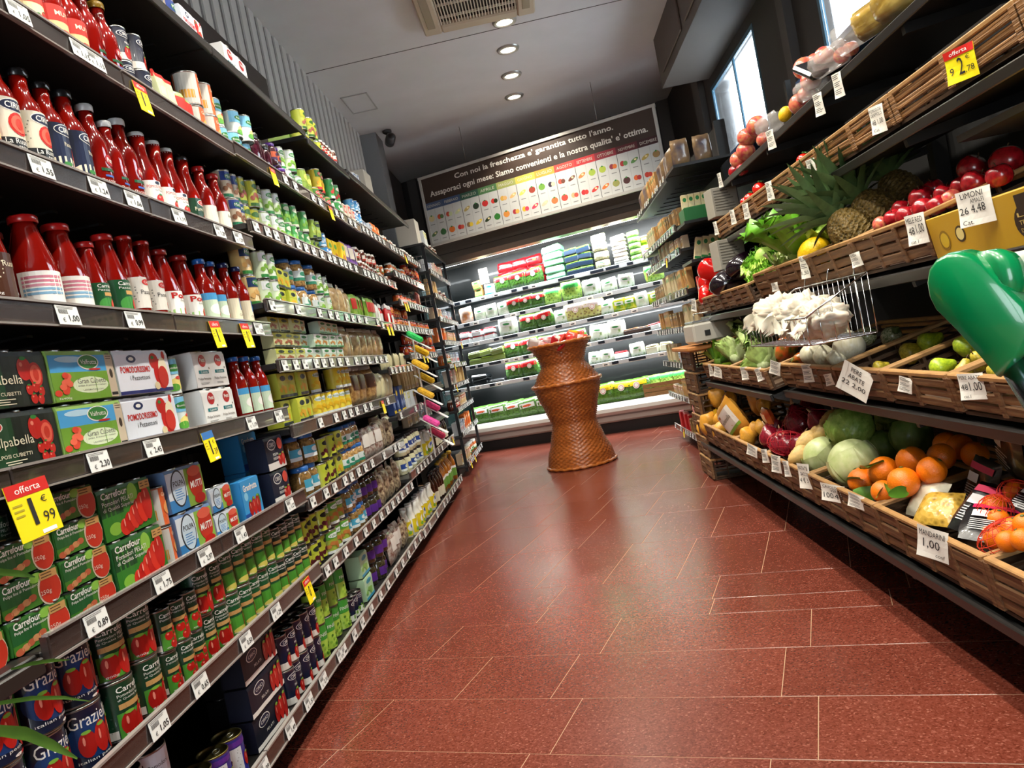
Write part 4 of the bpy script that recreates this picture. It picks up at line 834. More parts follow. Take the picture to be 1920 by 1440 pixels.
# fifth shelf: passata
seq = [(-70, 2, 'pas_brown'), (2, 66, 'pas_brown'), (74, 164, 'pas_white'), (150, 206, 'pas_white'), (202, 235, 'pas_green'), (235, 277, 'pas_green'), (272, 304, 'pas_cream'), (304, 337, 'pas_cream'), (337, 366, 'pas_pom'), (366, 412, 'pas_pom'), (408, 426, 'pas_blue'), (426, 447, 'pas_blue'), (447, 472, 'pas_class'), (472, 494, 'pas_class')]
for a, b_, k in seq: run(u, 4, 1.347, a, b_, k, n=1, jit=.2)
run(u, 4, 1.347, 20, 90, 'pas_white', n=1, xf=-1.16); run(u, 4, 1.347, 160, 330, 'pas_green', n=4, xf=-1.15)
# sixth shelf
seq = [(-60, -10, 'pas_rustica'), (-10, 30, 'pas_mutti'), (30, 82, 'pas_rustica'), (82, 126, 'pas_rustica'), (126, 166, 'pas_navy'), (166, 206, 'pas_navy'), (206, 238, 'pas_petti'), (235, 262, 'pas_petti'), (262, 296, 'pas_petti'), (296, 324, 'pas_pss'), (324, 352, 'pas_pss'), (350, 375, 'pas_pss'), (375, 404, 'pas_star'), (404, 430, 'pas_fatt'), (430, 454, 'pas_fatt')]
for a, b_, k in seq: run(u, 5, 1.67, a, b_, k, n=1, jit=.2)
run(u, 5, 1.67, 40, 400, 'pas_petti', n=9, xf=-1.14)
# seventh shelf
seq = [(-40, 10, 'pas_mutti'), (10, 72, 'bag_croc'), (72, 116, 'pas_cili'), (116, 158, 'pas_mutti'), (155, 190, 'pas_mutti'), (190, 224, 'pas_gold'), (222, 252, 'pas_gold')]
for a, b_, k in seq: run(u, 6, 2.02, a, b_, k, n=1, jit=.2)
run(u, 6, 2.02, 250, 272, 'tin_cirio', 2, n=1, sc=.85); run(u, 6, 2.02, 274, 310, 'tin_cirio', 2, n=1, sc=.85, jit=.3)
run(u, 6, 2.02, 310, 344, 'tube', n=4, sc=1.15, jit=.3); run(u, 6, 2.02, 344, 376, 'bag_green', n=2); run(u, 6, 2.02, 380, 432, 'tin_orange', 2, n=2)
# top shelf
run(u, 7, 2.405, 350, 392, 'pk_top', n=1, xf=-1.04); run(u, 7, 2.405, 420, 484, 'pk_top2', n=1, xf=-1.04); run(u, 7, 2.405, 300, 348, 'tin_bbean', 2, n=2, xf=-1.06); run(u, 7, 2.405, 392, 420, 'tin_bbean', n=1, xf=-1.1)

u = 'middle'
ZB = [.095, .41, .68, .96, 1.21, 1.44, 1.74, 2.03, 2.38]
Bn = Unit('middle', 'black shelving unit of beans, peas and corn in mid aisle', 2.815, 4.75, ZB)
SB = (3.95,)
Bn.shelf(ZB[0], every=.16, seg=SB, tags=[]); 
for z in (.41, .68, .96, 1.21, 1.44, 2.03): Bn.shelf(z, every=.13, seg=SB)
Bn.shelf(1.74, 2.815, 4.75, every=.1, seg=SB); Bn.shelf(2.38, 3.92, 4.75, strip=False, depth=.38); Bn.shelf(2.41, 2.815, 3.9, strip=False, depth=.4)
def runs(u, si, z, L, **k):
    for t in L: run(u, si, z, t[0], t[1], t[2], t[3] if len(t) > 3 else 1, **{**k, **(t[4] if len(t) > 4 else {})})
runs(u, 0, .095, [(648, 668, 'tin_peas', 2), (668, 688, 'tin_cpeas', 1), (690, 712, 'bx_green', 2, {'n': 1}), (716, 740, 'jar_purple', 2), (742, 766, 'bag_white', 1), (766, 780, 'bag_bean', 1)])
runs(u, 1, .41, [(594, 632, 'tin_ybean', 2), (634, 668, 'tin_greenbig', 2), (668, 700, 'jar_bean', 2), (700, 722, 'jar_purple', 2), (722, 764, 'bag_bean', 1)])
runs(u, 2, .68, [(584, 616, 'jar_bean', 2, {'n': 2}), (616, 648, 'tin_ybean', 2), (648, 660, 'pk_ycorn', 2, {'n': 1}), (660, 692, 'jar_chick', 2), (694, 722, 'bag_white', 1), (720, 752, 'bag_bean', 1)])
runs(u, 3, .96, [(546, 602, 'pk_ycorn', 2), (606, 672, 'tin_corn', 2), (672, 716, 'bag_brown', 1), (716, 744, 'bag_cream', 1)])
runs(u, 4, 1.21, [(528, 582, 'bx_smallpk', 3), (582, 654, 'bx_smallpk2', 3), (656, 690, 'bag_croc', 1), (690, 726, 'bag_croc', 1)])
runs(u, 5, 1.44, [(489, 510, 'tin_chick', 2), (510, 538, 'tin_valf', 2), (538, 566, 'pk_ycorn', 2), (566, 612, 'jar_chick', 2), (612, 634, 'tin_valf', 2), (634, 672, 'bag_croc', 1), (672, 712, 'bag_green', 1)])
runs(u, 6, 1.74, [(455, 482, 'tin_bbean', 2), (482, 508, 'tin_ygreen', 2), (508, 548, 'tin_valf', 2), (548, 602, 'tin_green', 2), (602, 616, 'tin_tuna', 2), (616, 630, 'tin_blue', 2), (630, 654, 'bx_yellow', 1), (654, 682, 'bag_purple', 1), (682, 692, 'jar_brown', 2)])
runs(u, 7, 2.03, [(437, 494, 'tin_bondu', 2), (494, 532, 'jar_dark', 1), (532, 552, 'jar_violet', 2), (552, 580, 'tin_valf', 2), (580, 604, 'tin_tallgreen', 1), (604, 636, 'tin_delmonte', 2), (636, 656, 'tin_melon', 2), (656, 676, 'bx_red', 1)])
runs(u, 8, 2.38, [(572, 612, 'tin_ygreen', 2), (620, 646, 'jar_brown', 2)], xf=-1.06)
run(u, 8, 2.38, 540, 585, 'bx_valbig', 1, n=1, xf=-1.12)

u = 'far'
ZD = [.08, .46, .845, 1.134, 1.222, 1.425, 1.625, 1.838, 2.04]
Dn = Unit('far', 'black shelving unit of sauces, mayonnaise and oil towards the fridge', 4.755, 6.97, ZD)
Dn.shelf(.08, every=.15, seg=(5.6,)); Dn.shelf(.46, every=.15, seg=(5.6,)); Dn.shelf(.845, 4.755, 5.64, every=.16); Dn.shelf(1.134, 4.755, 5.55, every=.12); Dn.shelf(1.222, 5.6, 6.97, every=.12)
Dn.shelf(1.425, every=.1, seg=(5.6,)); Dn.shelf(1.625, 5.6, 6.97, every=.11); Dn.shelf(1.74, 4.755, 5.58, every=.11); Dn.shelf(1.838, 5.6, 6.97, every=.11); Dn.shelf(2.04, every=.1, seg=(5.6,)); Dn.shelf(2.40, 4.755, 6.8, strip=False, depth=.38); Dn.shelf(.96, 5.66, 6.97, strip=False, depth=.3); Dn.shelf(.70, 5.66, 6.97, strip=False, depth=.3)
runs(u, 0, .08, [(782, 824, 'detergent', 1), (824, 840, 'vinegar', 1), (840, 862, 'oil', 1)])
runs(u, 1, .46, [(770, 800, 'jar_cream', 2), (800, 822, 'detergent', 1), (824, 846, 'vinegar', 1)])
runs(u, 2, .845, [(748, 768, 'bx_blue', 1), (768, 788, 'bx_ylw', 1)]); runs(u, 3, 1.134, [(728, 768, 'bag_cream', 1)])
runs(u, 4, 1.222, [(770, 818, 'jar_small', 2)]); runs(u, 5, 1.425, [(712, 726, 'sq_white', 1), (726, 746, 'sq_red', 1), (746, 776, 'jar_orange', 2), (776, 808, 'jar_small', 1)])
runs(u, 6, 1.625, [(754, 790, 'jar_orange', 1), (790, 802, 'bag_red', 1, {'n': 1})]); runs(u, 6, 1.74, [(692, 716, 'jar_brown', 2), (716, 744, 'jar_pesto', 2)]); runs(u, 7, 1.838, [(738, 768, 'jar_pesto', 1), (768, 794, 'jar_small', 2)])
runs(u, 8, 2.04, [(676, 690, 'tin_blue', 3), (690, 702, 'bx_mid2', 1), (702, 718, 'bx_orange', 1), (718, 744, 'jar_pesto', 1), (744, 782, 'jar_brown', 1)])
run(u, 8, 2.40, 666, 690, 'bx_mid2', 1, xf=-1.06); run(u, 8, 2.40, 694, 715, 'bx_cardb', 1, n=1, xf=-1.08)
run(u, 2, .70, 0, 0, 'bx_mid', y0=5.72, y1=6.3, xf=-1.12); run(u, 2, .70, 0, 0, 'bx_mid2', y0=6.32, y1=6.9, xf=-1.12); run(u, 3, .96, 0, 0, 'bx_spag', y0=5.72, y1=6.7, xf=-1.12)

# end rack beside the chilled cabinet
En = Unit('end rack', 'narrow black end rack of small packets beside the fridge', 7.62, 9.2, [], back=True)
for y in (7.64, 9.18):
    b = MB(); b.box((En.depth/2-.02, y-En.o.y, 1.2), (.03, .03, 2.3), M('2a2a2c', .3, metal=.6)); ob('upright', b, En.root)
b = MB()
for i in range(7): b.box((En.depth/2-.1*i/2-.05, 7.635-En.o.y, 2.0), (.004, .004, .5), GREY)
for i in range(6): b.box((En.depth/2-.18, 7.635-En.o.y, 1.8+i*.09), (.3, .004, .004), GREY)
ob('side_grid', b, En.root)
for z in (.10, .40, .65, .89, 1.10, 1.34, 1.58, 1.82, 2.06): En.shelf(z, every=.1)
En.shelf(2.34, strip=False)
u = 'end rack'; kk = ['bx_mid', 'bx_mid2', 'jar_brown', 'bx_red', 'jar_pesto', 'bx_orange', 'bx_mid', 'bx_spag', 'bx_mid2']
for i, z in enumerate((.10, .40, .65, .89, 1.10, 1.34, 1.58, 1.82, 2.06)):
    a = kk[i]; c = kk[(i+4) % 9]
    run(u, min(i, 8), z, 0, 0, a, 1, y0=7.7, y1=8.3, sc=1.2 if K[a].h < .15 else .9); run(u, min(i, 8), z, 0, 0, c, 1, y0=8.32, y1=9.1, sc=1.2 if K[c].h < .15 else .9)
run(u, 8, 2.34, 0, 0, 'bx_cardb', 1, y0=7.66, y1=7.95, n=1); run(u, 8, 2.34, 0, 0, 'bx_ylw', 1, y0=8.0, y1=8.2); run(u, 8, 2.34, 0, 0, 'jar_brown', 1, y0=8.3, y1=8.9)
# sponge packs on a hanging clip strip
b = MB(); b.box((0, 0, 0), (.004, .05, 1.0), M('d8d8d8', .4)); cs = ob('clip_strip', b, None, (-.965, 5.66, 1.0)); tag(cs, 'white hanging clip strip holding the sponge packs', 'strip')
for i, (c, nm) in enumerate((('1fae50', 'green'), ('f0c010', 'bright yellow'), ('d8a81c', 'mustard yellow'), ('d8b01c', 'yellow'), ('d0a020', 'dull yellow'), ('d8407a', 'upper pink'), ('e04a9a', 'bright pink'), ('c83058', 'crimson'))):
    b = MB(); R = Matrix.Rotation(math.radians(38), 3, 'Y')
    b.box((0, 0, 0), (.24, .085, .004), M('dcdcdc', .35), R)
    q = MB(); q.box(R @ Vector((-.03, 0, .024)), (.13, .07, .04), M(c, .8, var=.2, scale=60), R, bev=.012)
    z = 1.34-.105*i; o = ob('sponge_pack', b, None, (-.93+.01*(i % 2), 5.62+.09*(i % 2), z)); ob('sponge', q, o); tag(o, '%s sponge on a white card hanging from the clip strip' % nm, 'sponge', 'sponge packs on the clip strip')

# ================================================================== CHILLED CABINET, SIGN, CEILING FITTINGS, BASKET
FR = bpy.data.objects.new('chilled_cabinet', None); COL.objects.link(FR); FR.location = F0+EX*-1.3; FR.rotation_euler = (0, 0, EA)
tag(FR, 'long open chilled cabinet of packed salads along the back wall', 'fridge')
STEEL = M('8b8580', .3, metal=.85); WHT = M('c9c7c2', .35); DKIN = M('0a1010', .3, coat=.3)
FX0, FX1 = -1.75, 2.0     # local x range
FZ = [1.84, 1.56, 1.31, 1.03, .77]
def fpart(name, fn, parent=FR):
    b = MB(); fn(b); return ob(name, b, parent)
xm = (FX0+FX1)/2; fw = FX1-FX0
fpart('back_panel', lambda b: b.box((xm, .9, 1.3), (fw, .04, 2.5), DKIN))
fpart('kick_plate', lambda b: b.box((xm, .42, .06), (fw, .76, .12), BLACK))
fpart('bumper', lambda b: b.box((xm, .45, .17), (fw, .86, .09), M('a9a39b', .35), bev=.02))
def _ledge(b):
    pr = [(0, .215), (-.02, .25), (-.01, .29), (.03, .33), (.09, .345), (.11, .30), (.88, .26), (.88, .215)]
    V = [(x, y, z) for x in (FX0, FX1) for y, z in pr]; n = len(pr); F = [(i, (i+1) % n, n+(i+1) % n, n+i) for i in range(n)]+[tuple(range(n))[::-1], tuple(range(n, 2*n))]
    b.add(V, F, M('b9b3aa', .3, coat=.3))
fpart('front_ledge', _ledge)
for x in (FX0, FX1): fpart('end_panel', lambda b: b.box((x, .5, 1.3), (.04, .84, 2.5), M('20302f', .15, coat=.5)))
def _canopy(b):
    pr = [(.02, 2.32), (-.05, 2.34), (-.06, 2.40), (-.03, 2.47), (.0, 2.52), (.05, 2.64), (.9, 2.64), (.9, 2.40), (.12, 2.36)]
    V = [(x, y, z) for x in (FX0, FX1) for y, z in pr]; n = len(pr); F = [(i, (i+1) % n, n+(i+1) % n, n+i) for i in range(n)]+[tuple(range(n))[::-1], tuple(range(n, 2*n))]
    b.add(V, F, M('8e8378', .32, metal=.5))
can_ = fpart('canopy', _canopy)
fpart('seam', lambda b: b.box((xm, -.03, 2.475), (fw, .006, .006), M('3a3530', .5)), can_)
LED = M('f4fbff', .4, emit=9.)
fpart('lamp_tube', lambda b: b.tube([(FX0+.1, .04, 2.335), (FX1-.1, .04, 2.335)], .014, LED, 8), can_)
def farea(y, z, e, sy, tilt):
    l = bpy.data.lights.new('led', 'AREA'); l.shape = 'RECTANGLE'; l.size = fw-.2; l.size_y = sy; l.energy = e; l.color = (.93, .98, 1)
    o = bpy.data.objects.new('led_light', l); COL.objects.link(o); o.parent = FR; o.location = (xm, y, z); o.rotation_euler = (tilt, 0, 0)
farea(.05, 2.31, LIGHT_FRIDGE*1.3, .05, math.radians(22))
for z in FZ:
    sh = fpart('shelf', lambda b: b.box((xm, .40, z+.03), (fw-.06, .5, .02), M('5a6266', .35, metal=.4)))
    fpart('price_rail', lambda b: b.box((xm, .135, z+.025), (fw-.06, .02, .05), M('c9cdd0', .3, coat=.4), bev=.004), sh)
    random.seed(int(z*100)); x = FX0+.1
    while x < FX1-.2:
        w_ = random.choice((.07, .08, .16, .2)); c_ = random.choice((WHITE, M('1c2430', .4), M('1c2430', .4)))
        if c_ is WHITE: fpart('price_tag', lambda b: (b.box((x+.04, .122, z+.026), (.08, .004, .042), WHITE), b.rect(plane_map(.12), x+.015, x+.06, z+.014, z+.026, INK, .0006)), sh)
        else: fpart('rail_insert', lambda b: b.box((x+w_/2, .1235, z+.025), (w_, .004, .03), c_), sh)
        x += w_+random.uniform(.02, .2)
    fpart('led_bar', lambda b: b.box((xm, .17, z+.012), (fw-.1, .02, .012), LED), sh)
    farea(.19, z+.003, LIGHT_FRIDGE*.42, .03, math.radians(25))
# fridge goods; s position from the photo column at a shelf edge
def Sat(px, z, off):
    k = (px-960)/FPX; v = CR-CF*k; base = F0+EN*off+Vector((0, 0, z))-CAM
    return -(base.dot(v))/EX.dot(v)
random.seed(5)
def leafmat(c, c2, s): return M(c, .35, c2=c2, scale=s, coat=.5, bump=.4, kind='voronoi')
def header(c, st='1'):
    def f(b, mp, w, h):
        for j in range(4): b.rect(mp, -w*.42, w*.42, h*(.62+j*.07), h*(.69+j*.07), M(c, .35), n=6)
        b.ell(mp, w*.05, h*.62, w*.12, w*.12, WHITE, .002, 8); b.ell(mp, w*.05, h*.62, w*.09, w*.09, PINKR, .0024, 8); b.ell(mp, w*.05, h*.62, w*.075, w*.075, WHITE, .0028, 8)
    return f
def whitepan(c):
    def f(b, mp, w, h):
        for j in range(3): b.rect(mp, -w*.3, w*.3, h*(.5+j*.09), h*(.59+j*.09), M('eef2f0', .35), n=5)
        b.ell(mp, 0, h*.62, w*.18, h*.06, M(c, .4), .002, 6)
    return f
def tray(name, desc, content, c2, w=.2, h=.06, d=.15, scale=40, label='eef2f0', lc='3a9a4a', base='20242a', stand=False):
    b = MB(); b.box((0, 0, h*.4), (w, d, h*.8), M(base, .35, coat=.3), bev=.01)
    t = MB(); t.box((0, 0, h*.85), (w*.95, d*.95, h*.35), M(content, .25, c2=c2, scale=scale, coat=.6, bump=.3, kind='voronoi'), bev=.012)
    l = MB(); l.rect(lambda u, v, dd: (u, v, h*1.03+dd), -w*.28, w*.28, -d*.25, d*.2, M(label, .4)); l.rect(lambda u, v, dd: (u, v, h*1.03+dd), -w*.2, w*.2, -d*.12, d*.05, M(lc, .4), .001)
    return Proto(name, 'tray', desc, b, [('produce', t), ('label', l)], w=w+.006, h=h*1.05, d=d)
G = {}
G['redsalad'] = bag('salad_bag', 'green salad bag with red header', .24, .2, .1, '3f6a24', '16240c', None, 45, seed=21, kind='voronoi', art=header('c8141c'))
G['redbag'] = bag('vegetable_bag', 'shiny red foil bag', .25, .14, .1, 'b81620', '7a0c12', None, 9, seed=23, art=lambda b, mp, w, h: b.ell(mp, w*.1, h*.55, w*.1, h*.12, YEL, .001, 7))
G['mint'] = tray('salad_tray', 'mint green sealed salad tray', 'a8d8a8', '3f8a4a', .24, .075, .16, 30, 'd8f0d8', '2f8a4a', '7fc49a')
G['blue'] = tray('salad_tray', 'dark blue tray of green vegetables', '6fae3a', '1c4a24', .2, .085, .15, 35, 'dff0d8', '3f9a4a', '16283c')
G['beige'] = bag('grated_bag', 'beige bag of cut vegetables', .18, .1, .1, 'c8c0a0', '8a9a60', None, 30, seed=25, kind='voronoi', art=whitepan('3a8a4a'))
G['stack'] = tray('sliced_tray', 'flat pale packet with orange edge', 'e8dcc8', 'd8884a', .17, .038, .14, 30, 'f4f0e8', 'e0803a', 'd8d4cc')
G['greenbag'] = bag('vegetable_bag', 'light green packet', .16, .075, .09, '9ac86a', '5a9a3a', None, 25, seed=27, art=whitepan('e8702a'))
G['pinkbag'] = bag('vegetable_bag', 'white and pink packet', .17, .15, .09, 'f0d8dc', 'e070a0', None, 7, seed=29, art=whitepan('d8d020'))
G['limebag'] = bag('vegetable_bag', 'lime packet', .17, .1, .09, 'b8d830', '8ab820', None, 9, seed=31, art=whitepan('3a9a3a'))
G['bluebag'] = bag('vegetable_bag', 'deep blue packet', .09, .16, .07, '1c5ab8', '0f3a80', None, 9, seed=33)
G['whitebag'] = bag('salad_bag', 'white-topped bag of pale leaves', .22, .19, .1, 'dfe8d8', '7fa850', None, 26, seed=35, kind='voronoi', art=whitepan('3a8a4a'))
G['lightsalad'] = bag('salad_bag', 'bag of light green salad', .22, .19, .1, 'a8d060', '4f8a2a', None, 38, seed=37, kind='voronoi', art=lambda b, mp, w, h: [b.rect(mp, -w*.42, w*.42, h*(.66+j*.08), h*(.74+j*.08), M('4ac05a', .35), n=6) for j in range(3)])
G['mixsalad'] = bag('salad_bag', 'large bag of mixed red and pale lettuce', .3, .21, .12, 'c8c87a', '6a3a2a', None, 30, seed=39, kind='voronoi', art=header('d8c8c8'))
G['herbs'] = bag('herb_bag', 'flat bag of dark green herbs', .26, .17, .12, '5a8a3a', '1c3a12', None, 60, seed=41, kind='voronoi', art=whitepan('e0603a'))
G['oval'] = bag('vegetable_tray', 'rounded tray of trimmed vegetables', .17, .19, .06, 'e8e4d8', 'b8c8a8', None, 20, seed=43, cat='tray', art=whitepan('2f8a4a'))
G['carrot'] = bag('carrot_tray', 'rounded tray of carrots', .18, .2, .06, 'f0e8dc', 'e08a4a', None, 14, seed=45, cat='tray')
G['yellowtray'] = bag('vegetable_tray', 'tray of yellow and green vegetables', .2, .18, .06, 'd8d020', '4a8a2a', None, 16, seed=47, cat='tray', art=whitepan('3a9a3a'))
G['berries'] = tray('berry_tray', 'clear tray of red fruit', 'b81c24', '5a0a10', .17, .085, .13, 25, 'f0f0ec', 'c82028', 'd8dcdc')
G['ytub'] = tray('vegetable_tub', 'small tub with cream lid', 'dcd8a0', 'b8b060', .14, .1, .12, 12, 'e8e4b0', '8a9a3a', 'd8d8c0')
G['kiwi'] = tray('green_fruit_tray', 'tray of round green fruit', '8aa83a', '4a6a1c', .2, .09, .14, 18, 'd8e0b0', '5a7a2a', '6a7a3a')
G['black'] = tray('empty_tray', 'stack of empty black plastic trays', '20262a', '101416', .24, .045, .18, 8, '2a3034', '30363a', '14181a')
G['brown'] = tray('mushroom_tray', 'tray of brown mushrooms', '8a5a3a', '4a2a1c', .22, .07, .15, 25, 'f0e8d8', 'b83a2a', '3a2a24')
G['tanbox'] = carton('juice_box', 'small tan carton with green leaf', two('d8b070', '3a8a3a', 'c8904a'), .1, .1, .08, 'c89a5a')
G['whitepot'] = carton('herb_pot_box', 'white and teal packet', two('f0f4f0', '2aa08a', '8ac8a0'), .13, .13, .08, 'e4ece8')
G['yellowleaf'] = bag('salad_bag', 'yellow printed bag of leafy greens', .3, .22, .14, '4f7a28', '1c3a10', None, 45, seed=49, kind='voronoi', art=header('e8c81c'))
FN = ['top', 'second', 'third', 'fourth', 'fifth', 'lowest']
def fr(si, px0, px1, kind, layers=1, n=None, sc=1., lean=0., off=-.17, row='', jit=.12):
    P = G[kind]; sc = sc*(1.18 if P.cat == 'bag' and layers == 1 else 1.); z = (FZ[si]+.041) if si < 5 else .335
    s0, s1 = Sat(px0, z, off), Sat(px1, z, off); n = n or max(1, round((s1-s0)/(P.w*sc))); st = (s1-s0)/n; sc = sc*max(.86, min(1, st*.98/(P.w*sc)))
    for l in range(layers):
        for i in range(n):
            q = Vector(E3(s0+st*(i+.5), off-P.d*sc/2, z+.006+l*(P.h*sc+.001))); rn = random.Random(i*3+l*11+px0)
            o = P.inst(q, (lean+rn.uniform(-.22, .06), rn.uniform(-.1, .1), EA+rn.uniform(-jit, jit)*.5), 'x', '%ss in the fridge' % P.name.replace('_', ' '), sc)
            PEND.append((o, P.desc, '%s%s fridge shelf' % ('rear row, ' if off < -.25 else '', FN[si]), '' if layers == 1 else ', layer %s up' % ['one', 'two', 'three', 'four', 'five', 'six', 'seven', 'eight'][l], s0+st*i))
fr(0, 888, 908, 'tanbox', 2, 1); fr(0, 908, 930, 'whitepot', 1, 1); fr(0, 928, 1018, 'redsalad', 1, 3); fr(0, 940, 1022, 'redbag', 3, 3, off=-.3); fr(0, 1020, 1066, 'mint', 5, 1); fr(0, 1066, 1112, 'blue', 4, 2); fr(0, 1112, 1148, 'beige', 4, 1); fr(0, 1150, 1182, 'stack', 8, 1); fr(0, 1182, 1206, 'greenbag', 5, 1); fr(0, 1206, 1226, 'pinkbag', 1, 1); fr(0, 1204, 1228, 'limebag', 3, 1, off=-.3); fr(0, 1226, 1240, 'bluebag', 2, 1)
fr(1, 862, 890, 'carrot', 1, 1); fr(1, 890, 956, 'oval', 1, 3); fr(1, 956, 1020, 'redsalad', 1, 3, .9); fr(1, 1018, 1052, 'lightsalad', 1, 1); fr(1, 1052, 1092, 'lightsalad', 1, 1); fr(1, 1092, 1128, 'whitebag', 1, 1); fr(1, 1128, 1190, 'whitebag', 1, 2, .85); fr(1, 1212, 1244, 'lightsalad', 1, 1)
fr(2, 862, 930, 'berries', 2, 3, .8); fr(2, 930, 975, 'whitebag', 1, 1); fr(2, 975, 1040, 'redsalad', 1, 2); fr(2, 1040, 1066, 'whitebag', 1, 1, .9); fr(2, 1066, 1126, 'mixsalad', 1, 2); fr(2, 1126, 1154, 'whitebag', 1, 1, .9); fr(2, 1154, 1192, 'yellowtray', 1, 2); fr(2, 1192, 1218, 'oval', 1, 1); fr(2, 1218, 1246, 'yellowtray', 1, 1)
fr(3, 882, 946, 'kiwi', 2, 3); fr(3, 946, 1010, 'redsalad', 1, 2); fr(3, 1010, 1100, 'redsalad', 1, 3, .9); fr(3, 1104, 1174, 'whitebag', 1, 2); fr(3, 1174, 1218, 'brown', 1, 2); fr(3, 1218, 1256, 'berries', 1, 2)
fr(4, 886, 916, 'black', 3, 1); fr(4, 918, 946, 'black', 1, 1); fr(4, 948, 1012, 'redsalad', 1, 2); fr(4, 1104, 1150, 'whitebag', 1, 2, .75); fr(4, 1150, 1182, 'berries', 1, 1); fr(4, 1182, 1212, 'whitebag', 1, 1, .8); fr(4, 1212, 1262, 'ytub', 1, 2)
fr(5, 890, 1040, 'herbs', 1, 5, off=-.14, sc=1.25); fr(5, 1040, 1120, 'herbs', 1, 3, off=-.14, sc=1.25); fr(5, 1120, 1212, 'yellowleaf', 1, 3, off=-.14, sc=1.05)
b = MB(); cx = Sat(1250, .33, -.14); wood = M('8a6238', .6, var=.25, scale=12, stretch=(1, 1, 8))
for j in range(3): b.box((0, 0, .03+j*.05), (.5, .012, .042), wood)
for j in range(3): b.box((0, .3, .03+j*.05), (.5, .012, .042), wood)
for sx in (-1, 1):
    b.box((sx*.245, .15, .08), (.012, .3, .15), wood)
b.box((0, .15, .008), (.5, .3, .012), wood)
o = ob('wooden_crate', b, None, E3(cx, -.14, .335), (0, 0, EA)); tag(o, 'slatted wooden crate of green produce at the fridge bottom', 'crate')
for i in range(3):
    P = G['lightsalad']; P.inst(E3(cx-.15+.15*i, -.3, .42), (0, 0, EA), 'bag of light green salad in the wooden crate, %s from left' % ORD[i], 'salad bags in the fridge', .8)
# price list hanging in the cabinet
b = MB(); b.box((0, 0, 0), (.12, .004, .19), M('d8d0b0', .6)); lines(b, plane_map(-.002), -.05, .05, -.08, .08, 7, M('8a8468', .6))
o = ob('price_list', b, None, E3(Sat(908, 2.1, -.2), -.2, 2.13), (0, 0, EA)); tag(o, 'cream price list hanging in the left of the chilled cabinet', 'notice')

# ---- hanging sign
SO = .45
def onE(px, py, off): d = ray(px, py); t = (F0+EN*off-CAM).dot(EN)/d.dot(EN); return CAM+d*t
tl, tr_, bl, br = onE(788, 337, SO), onE(1232, 195, SO), onE(811, 458, SO), onE(1245, 345, SO)
sc_ = lambda p: (p-F0).dot(EX)
S0, S1, Z0, Z1 = (sc_(tl)+sc_(bl))/2, (sc_(tr_)+sc_(br))/2, (bl.z+br.z)/2, (tl.z+tr_.z)/2
SW, SH = S1-S0, Z1-Z0
sg = MB(); sg.box((0, 0, 0), (SW, .02, SH), M('3a2a20', .6))
sign = ob('hanging_sign', sg, None, E3((S0+S1)/2, SO, (Z0+Z1)/2), (0, 0, EA)); tag(sign, 'brown and white monthly fruit calendar sign hanging above the fridge', 'sign')
for (c, d) in (((0, SH/2), (SW+.04, .03)), ((0, -SH/2), (SW+.04, .03)), ((-SW/2, 0), (.03, SH)), ((SW/2, 0), (.03, SH))):
    g = MB(); g.box((c[0], -.005, c[1]), (d[0], .035, d[1]), M('b8b4ac', .4)); ob('frame_bar', g, sign)
mp = plane_map(-.0105); pr = MB(); HD = Z0*0
yb = -SH/2+SH*.52
pr.rect(mp, -SW/2, SW/2, -SH/2, yb, M('c9c9c4', .6)); ob('calendar_panel', pr, sign)
MON = [('GENNAIO', '4a5a78'), ('FEBBRAIO', '3f5478'), ('MARZO', '2f5a48'), ('APRILE', '4f7a4a'), ('MAGGIO', '9aa05a'), ('GIUGNO', 'c8b850'), ('LUGLIO', 'd8963a'), ('AGOSTO', 'c84038'), ('SETTEMBRE', 'c02a30'), ('OTTOBRE', '8a2030'), ('NOVEMBRE', '5a1c24'), ('DICEMBRE', '3a1418')]
FRU = [['d8c890', 'd8502a', '5a7a4a', '3a6a3a'], ['c8503a', 'c8d0a0', 'd8702a', 'b81c2a'], ['b8a060', '2a3a2a', '8a6a4a', 'e8c83a'], ['c82a2a', 'd03028', '2a3a1c', '2f7a2a'], ['d8a84a', 'e0b070', 'd88a3a', 'a82a3a'], ['e0d060', '9a3a2a', 'e0b030', 'd0405a'],
       ['6a9a3a', '2a2038', 'd8c0a0', 'd8703a'], ['d04a3a', '6a3a2a', 'c84030', 'd8a878'], ['e07a3a', '9ab03a', 'c02028', 'c8302a'], ['a8b83a', '8a2a3a', 'd8702a', '9a9a50'], ['a82a2a', '5a8a4a', '4a1c20', 'd8602a'], ['b8a050', '9a7a4a', 'c0382a', 'c8402a']]
cw = SW/12
